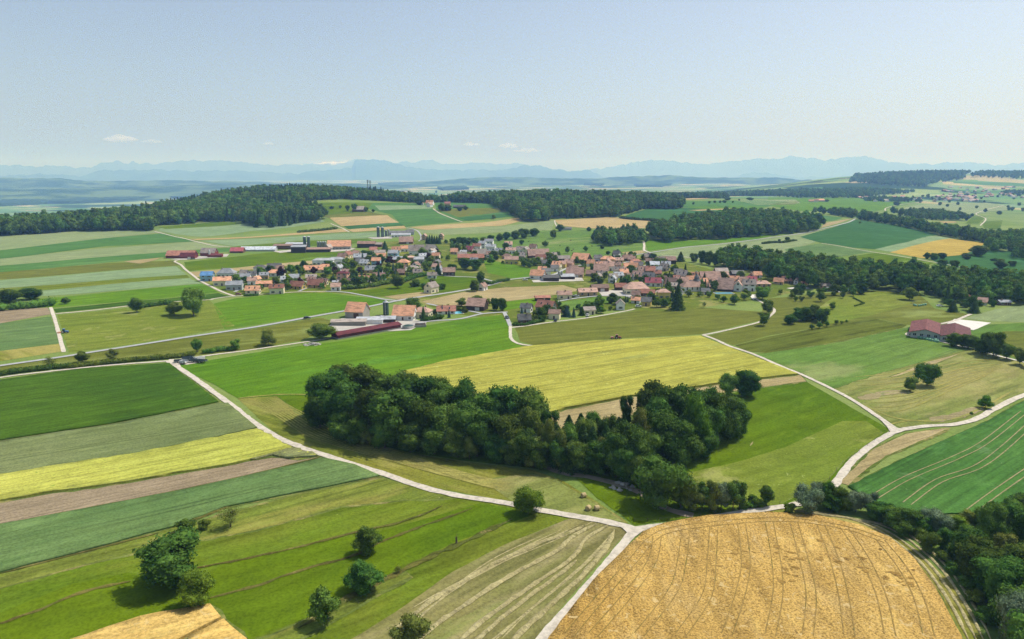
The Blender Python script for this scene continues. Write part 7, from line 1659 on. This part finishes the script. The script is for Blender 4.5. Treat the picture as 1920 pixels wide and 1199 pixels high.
# cattle
HIDE = {k: pmat('hide_' + k, c, 0.8, 0.15, 0.2, 1.0, 0.1) for k, c in (('black', '#1c1a18'), ('white', '#d8d4cc'), ('brown', '#5c3c28'))}
def hide_patch():
    m, nt, b = new_mat('hide_patched', 0.8, 0.15); tc = N(nt, 'ShaderNodeTexCoord'); f = noise_n(nt, tc.outputs['Object'], 1.3, 1, 0.4)
    nt.links.new(mixc(nt, hx('#dedad2'), hx('#1a1816'), rng(nt, f, .49, .52)), b.inputs['Base Color']); return m
HIDE['patched'] = hide_patch()
def cow_mesh(lying=False):
    """one continuous body grown over a skeleton"""
    z = 0.55 if lying else 1.0
    J = [((0, 0, z), .36), ((-.55, 0, z+.02), .33), ((-.85, 0, z+.08), .2), ((.55, 0, z+.02), .34), ((.85, 0, z+.15), .2), ((1.15, 0, z+.32), .14), ((1.4, 0, z+.3), .14), ((1.68, 0, z+.1), .08)]
    E_ = [(0, 1), (1, 2), (0, 3), (3, 4), (4, 5), (5, 6), (6, 7)]
    for sy in (-1, 1):
        n = len(J)
        if lying: J += [((.55, sy*.3, .25), .12), ((.95, sy*.35, .1), .06), ((-.6, sy*.35, .3), .14), ((-.3, sy*.5, .12), .06)]; E_ += [(3, n), (n, n+1), (1, n+2), (n+2, n+3)]
        else: J += [((.58, sy*.2, .65), .12), ((.6, sy*.2, .36), .07), ((.58, sy*.2, .03), .055), ((-.62, sy*.22, .75), .16), ((-.78, sy*.22, .42), .075), ((-.7, sy*.22, .03), .055)]; E_ += [(3, n), (n, n+1), (n+1, n+2), (1, n+3), (n+3, n+4), (n+4, n+5)]
        m = len(J); J += [((1.3, sy*.22, z+.42), .04)]; E_ += [(6, m)]
    m = len(J); J += [((-1.02, 0, z-.1), .03), ((-1.02, 0, z-.5), .04)]; E_ += [(2, m), (m, m+1)]
    me = bpy.data.meshes.new('cow'); me.from_pydata([j[0] for j in J], E_, []); o = bpy.data.objects.new('tmp', me); C.objects.link(o)
    sk = o.modifiers.new('s', 'SKIN'); 
    for i, j in enumerate(J): me.skin_vertices[0].data[i].radius = (j[1], j[1])
    me.skin_vertices[0].data[0].use_root = True; sb = o.modifiers.new('b', 'SUBSURF'); sb.levels = 1; sb.render_levels = 1
    dg = bpy.context.evaluated_depsgraph_get(); r = bpy.data.meshes.new_from_object(o.evaluated_get(dg)); bpy.data.objects.remove(o); r.name = 'cow'; return r
cm = [cow_mesh(False), cow_mesh(True)]
def cow(px, py, rz, hide, label, lying=False, nm='cow'):
    x, y = gp(px, py); me = cm[lying].copy(); me.materials.clear(); me.materials.append(HIDE[hide]); o = link(nm, me, None, None, (x, y, h1(x, y) + .05), rz); tag(o, label, nm, 'cattle' if nm == 'cow' else None); return o
for i, (px, py, rz, h, ly) in enumerate(((1230, 946, .3, 'patched', 0), (1234, 950, 2.4, 'patched', 1), (1239, 947, -.5, 'black', 0), (1243, 950, 1.2, 'patched', 1), (1236, 943, 3.0, 'white', 0))):
    cow(px, py, rz, h, ['black and white cow at the left of the shaded herd', 'lying black and white cow in front of the shaded herd', 'black cow in the middle of the shaded herd', 'lying patched cow at the right of the shaded herd', 'white cow at the back of the shaded herd'][i], ly)
rc = random.Random(8)
for px, py in ((1023, 453), (991, 454), (1070, 452), (1072, 472), (1075, 469), (1110, 463), (1050, 462), (984, 466)):
    x, y = gp(px, py); o = cow(px, py, rc.uniform(0, 6), 'brown' if rc.random() < .5 else 'black', None); later(o, ('brown' if 'brown' in o.data.materials[0].name else 'black') + ' cow grazing')
cow(1728, 611, .2, 'brown', 'chestnut horse standing left of the double-gabled hall', nm='horse')
# dead stump on the meadow
def stump():
    x, y = gp(856, 1022); b = MB(); b.lathe([(.34, -.1), (.24, .2), (.2, 1.2)], 8); b.tube((0, 0, 1.15), (.1, 0, 2.0), .19, .09, 7); b.tube((0, 0, 1.1), (-.35, .05, 1.9), .12, .05, 6); b.tube((.1, 0, 1.9), (.05, .1, 2.6), .06, .02, 5)
    o = b.build('dead_tree', BARK, None, (x, y, h1(x, y))); o.scale = (1.1, 1.1, 1.1); tag(o, 'dead bare tree stub standing on the brown grass bank', 'tree stump')
stump()
# fence along the pasture below the grove
def fence(px, step, label, h=1.1):
    P = dens(PX(*px), step, False); x0, y0 = P[0]; root = empty('pasture_fence', (x0, y0, h1(x0, y0))); tag(root, label, 'fence'); b = MB(); z0 = h1(x0, y0)
    pb = MB(); pb.tube((0, 0, -.2), (0, 0, h), .06, .05, 6); pm = pb.mesh('post'); pm.materials.append(BARK)
    for i, (x, y) in enumerate(P):
        link('post', pm, None, root, (x - x0, y - y0, h1(x, y) - z0))
        if i: 
            xa, ya = P[i-1]
            for q in (.55, .95): b.tube((xa-x0, ya-y0, h1(xa, ya)-z0+q), (x-x0, y-y0, h1(x, y)-z0+q), .012, .012, 4, caps=False)
    b.build('wire', RM['d'], root)
fence((1190, 980, 1260, 977, 1340, 966, 1400, 956, 1462, 947), 3.2, 'post and wire fence along the gravel road below the grove')
fence((1500, 930, 1555, 900, 1580, 870, 1640, 828, 1668, 812), 6, 'wire fence beside the road bend right of the grove')
# white riding arena rails and bales markers on the far lawn
# ------------------------------------------------------------ swaths, wheel tracks and banks
def multi(name, lines, w, mat, layer, hump=0.0, jit=0.3, kind='structure', seed=0, label=None):
    b = MB()
    for i, l in enumerate(lines): ribbon('', PX(*l), (lambda t, q=(w if not isinstance(w, (list, tuple)) else w[i]): q * min(1, t * 9 + .08, (1 - t) * 9 + .08)), None, layer, None, jit, True, 0.9 if hump else 2.0, hump, mb=b, seed=seed + i)
    o = b.build(name, mat); o['kind'] = kind
    if label: o['label'] = label
    return o
m_track = fmat('wheel_rut', '#c0a262', '#a8904e', 0, 2, 0.2, patch='#7c7c40', patch_amt=0.4, patch_scale=0.2, bump=0.2)
m_bare = fmat('bare_strip', '#c4b68a', '#aea274', 0, 2, 0.2, patch='#8a9a64', patch_amt=0.3, patch_scale=0.25, bump=0.2)
m_bank2 = fmat('grass_bank2', '#8a8244', '#5f6e2e', 20, 1.2, 0.4, patch='#a49660', patch_amt=0.3, patch_scale=0.3, bump=0.5)
m_dkrut = fmat('crop_rut', '#4e6c38', '#5e7a40', 0, 2, 0.2, bump=0.2)
m_swath = fmat('hay_swath', '#ddd29c', '#c8bc84', 0, 1.0, 0.3, speck='#8f8c56', speck_amt=0.6, bump=0.8)
m_line = fmat('cut_grass_line', '#c2b968', '#a9ad58', 0, 1.0, 0.3, bump=0.4)
# hay swaths
SW = [(1100, 986, 1060, 1003, 1010, 1020, 955, 1045, 900, 1072, 850, 1102, 800, 1135, 730, 1190), (1118, 985, 1075, 1006, 1050, 1030, 1000, 1058, 940, 1090, 880, 1130, 820, 1172, 770, 1215),
      (1140, 988, 1100, 1010, 1075, 1045, 1020, 1085, 960, 1125, 900, 1170, 850, 1215), (1082, 1052, 1040, 1085, 985, 1125, 930, 1170, 880, 1215), (1152, 996, 1140, 1022, 1110, 1060, 1060, 1110, 1000, 1165, 950, 1215)]
multi('hay_swaths', SW, [1.1, 1.15, 1.05, 1.0, 1.3], m_swath, 4, hump=0.45, jit=0.6, kind='stuff', seed=3, label='rows of cut hay on the stubble field')
# tramlines in the wheat: pairs of wheel ruts
def offs(l, d):
    P = spline(PX(*l), 6); out = []
    for i, p in enumerate(P):
        a, b_ = P[max(0, i-1)], P[min(len(P)-1, i+1)]; dx, dy = b_[0]-a[0], b_[1]-a[1]; L = math.hypot(dx, dy) or 1; out.append((p[0]-dy/L*d, p[1]+dx/L*d))
    return out
def tramlines(name, lines, gauge, w, mat, layer, jit=0.35, h=0.0):
    b = MB()
    for i, l in enumerate(lines):
        for sg in (-1, 1): ribbon('', offs(l, sg*gauge/2), w, None, layer, None, jit, False, 1.5, mb=b, seed=i*2+sg)
    if h: b.v = [(x, y, z + h) for x, y, z in b.v]
    o = b.build(name, mat); o['kind'] = 'structure'; return o
WT = [(1068, 1199, 1125, 1130, 1190, 1055, 1222, 1018, 1260, 1000, 1330, 990, 1420, 982, 1500, 983, 1590, 998, 1660, 1022), (1112, 1199, 1180, 1120, 1222, 1060, 1232, 1014), (1198, 1199, 1262, 1115, 1278, 1060, 1286, 1000),
      (1276, 1199, 1325, 1125, 1334, 1060, 1338, 994), (1362, 1199, 1388, 1120, 1398, 1060, 1390, 988), (1444, 1199, 1458, 1120, 1455, 1060, 1442, 986), (1514, 1199, 1520, 1120, 1505, 1050, 1488, 986), (1592, 1199, 1580, 1120, 1562, 1050, 1538, 990), (1668, 1199, 1650, 1120, 1618, 1050, 1582, 996), (1740, 1199, 1722, 1130, 1690, 1070, 1650, 1020)]
tramlines('wheel_tracks', WT, 1.9, 0.22, m_track, 4, h=0.82)
tramlines('wheel_tracks', [(1700, 948, 1760, 905, 1830, 880, 1880, 845, 1930, 800), (1640, 935, 1700, 900, 1790, 862, 1850, 830, 1920, 775), (1820, 962, 1870, 925, 1950, 870)], 2.0, 0.3, m_bare, 4, h=0.38)
multi('bare_strip', [(1645, 915, 1700, 888, 1730, 868, 1800, 846), (1700, 950, 1745, 922, 1790, 905), (1830, 960, 1870, 930, 1900, 908), (1652, 958, 1665, 950, 1690, 940)], [1.3, 1.2, 0.9, 1.6], m_bare, 4, jit=0.8, seed=9)
# banks on the terraced meadow
BK = [(0, 1172, 80, 1142, 160, 1110, 245, 1092), (345, 1072, 480, 1045, 580, 1022, 680, 996, 760, 978, 830, 950), (372, 1128, 480, 1100, 560, 1072, 660, 1044, 720, 1015, 800, 985, 885, 955), (560, 1180, 640, 1130, 705, 1095, 760, 1068, 850, 1026, 960, 975), (0, 1048, 100, 1028, 160, 1010)]
multi('grass_bank', BK, [1.0, 0.8, 0.9, 1.6, 0.5], m_bank, 4, hump=0.25, jit=1.0, seed=20)
multi('grass_verge', [(480, 935, 560, 918, 640, 903, 714, 893), (340, 985, 420, 953, 480, 937)], [2.6, 1.6], m_bank, 4, hump=0.2, jit=0.5, seed=26)
multi('field_margin', [(0, 828, 200, 798, 408, 757), (0, 985, 160, 955, 330, 922, 480, 889, 605, 857), (0, 1077, 160, 1036, 300, 1000)], [0.9, 0.8, 0.7], m_bank, 5, jit=0.6, seed=30)
multi('field_margin', [(752, 700, 840, 678, 985, 652), (446, 748, 520, 741, 580, 741)], [1.0, 1.0], m_line, 5, jit=0.6, seed=34)
# rows in the mown meadow
MW = []
for i in range(9):
    t = i * 6.5; MW.append((470 + t*.9, 752 - t*.08, 520 + t*.9, 782 - t*.15, 570 + t*.85, 815 - t*.3, 640 + t*.7, 840 - t*.25, 760 + t*.4, 872 - t*.25, 880, 905 - t*.3, 960 + t*.2, 925 - t*.3))
multi('mown_lines', MW, 0.55, m_line, 3, jit=0.8, seed=40)
multi('mown_lines', [(1640 - i*6, 772 - i*8, 1700 + i*2, 768 - i*9, 1790 + i*3, 730 - i*6.5, 1860 + i*4, 700 - i*3) for i in range(9)], 0.7, m_line, 3, jit=0.8, seed=60)
multi('mown_lines', [(1660, 800, 1700, 790, 1800, 783, 1900, 733), (1620, 760, 1680, 785, 1760, 792)], 0.9, m_line, 3, jit=0.8, seed=70)
multi('mown_lines', [(1080 - i*34 + 8, 984 + i*10, 1010 - i*40, 1022 + i*12, 930 - i*34, 1062 + i*16, 840 - i*22, 1112 + i*20, 760 - i*10, 1165 + i*22) for i in range(-1, 3)] + [(1150 - i*9, 1000 + i*14, 1090 - i*16, 1062 + i*16, 1000 - i*18, 1140 + i*14, 940 - i*20, 1200 + i*10) for i in range(3)], 0.35, m_swath, 3, jit=0.8, seed=110)
multi('mown_lines', [(1480 + i*10, 957 + i*2.2, 1560 + i*12, 966 + i*2.5, 1640 + i*14, 992, 1720 + i*14, 1050, 1780 + i*14, 1130, 1822 + i*14, 1215) for i in range(4)], 0.7, m_swath, 3, hump=.2, jit=0.5, seed=80)
multi('bare_ground', [(1612, 752 - 2, 1660, 738, 1696, 735), (1745, 790, 1800, 778, 1840, 765)], [4.5, 4.5], m_bare, 3, jit=0.6, seed=90)
multi('bare_ground', [(1290, 862, 1305, 856, 1320, 849), (1368, 846, 1376, 841), (1406, 838, 1412, 829), (1412, 829, 1415, 836)], 0.5, m_bare, 4, jit=0.4, seed=95)

m_lodged = fmat('lodged_grain', '#c09c56', '#c8a45c', 10, 1.2, 0.3, patch='#a8884a', patch_amt=0.4, patch_scale=0.3, bump=0.6)
_b = MB(); _r = random.Random(12)
for k in range(46):
    cx, cy = _r.choice(((1500, 1035), (1560, 1050), (1470, 1065), (1620, 1060), (1690, 1090), (1380, 1060))); cx += _r.gauss(0, 22); cy += _r.gauss(0, 14); L = _r.uniform(4, 15)
    ribbon('', PX(cx, cy, cx + L * .5, cy + _r.uniform(-1, 3), cx + L, cy + _r.uniform(0, 5)), _r.uniform(.4, 1.1), None, 4, None, 1.2, True, 0.8, mb=_b, seed=k)
_b.v = [(x, y, z + .83) for x, y, z in _b.v]; _o = _b.build('lodged_grain', m_lodged); _o['kind'] = 'structure'

# ------------------------------------------------------------ haze
def build_haze():
    b = MB(); H = 46800
    b.box(-H, H, -H, H, -200, 1090)
    m = bpy.data.materials.new('haze_air'); m.use_nodes = True; nt = m.node_tree; nt.nodes.clear()
    o = N(nt, 'ShaderNodeOutputMaterial'); v = N(nt, 'ShaderNodeVolumePrincipled')
    v.inputs['Color'].default_value = (0.27, 0.49, 1.0, 1); v.inputs['Absorption Color'].default_value = (1, 1, 1, 1); v.inputs['Density'].default_value = HAZE_DENSITY
    v.inputs['Anisotropy'].default_value = 0.12
    nt.links.new(v.outputs[0], o.inputs['Volume'])
    ob = b.build('haze', m); ob['kind'] = 'stuff'; ob.display_type = 'WIRE'
build_haze()
resolve_labels()
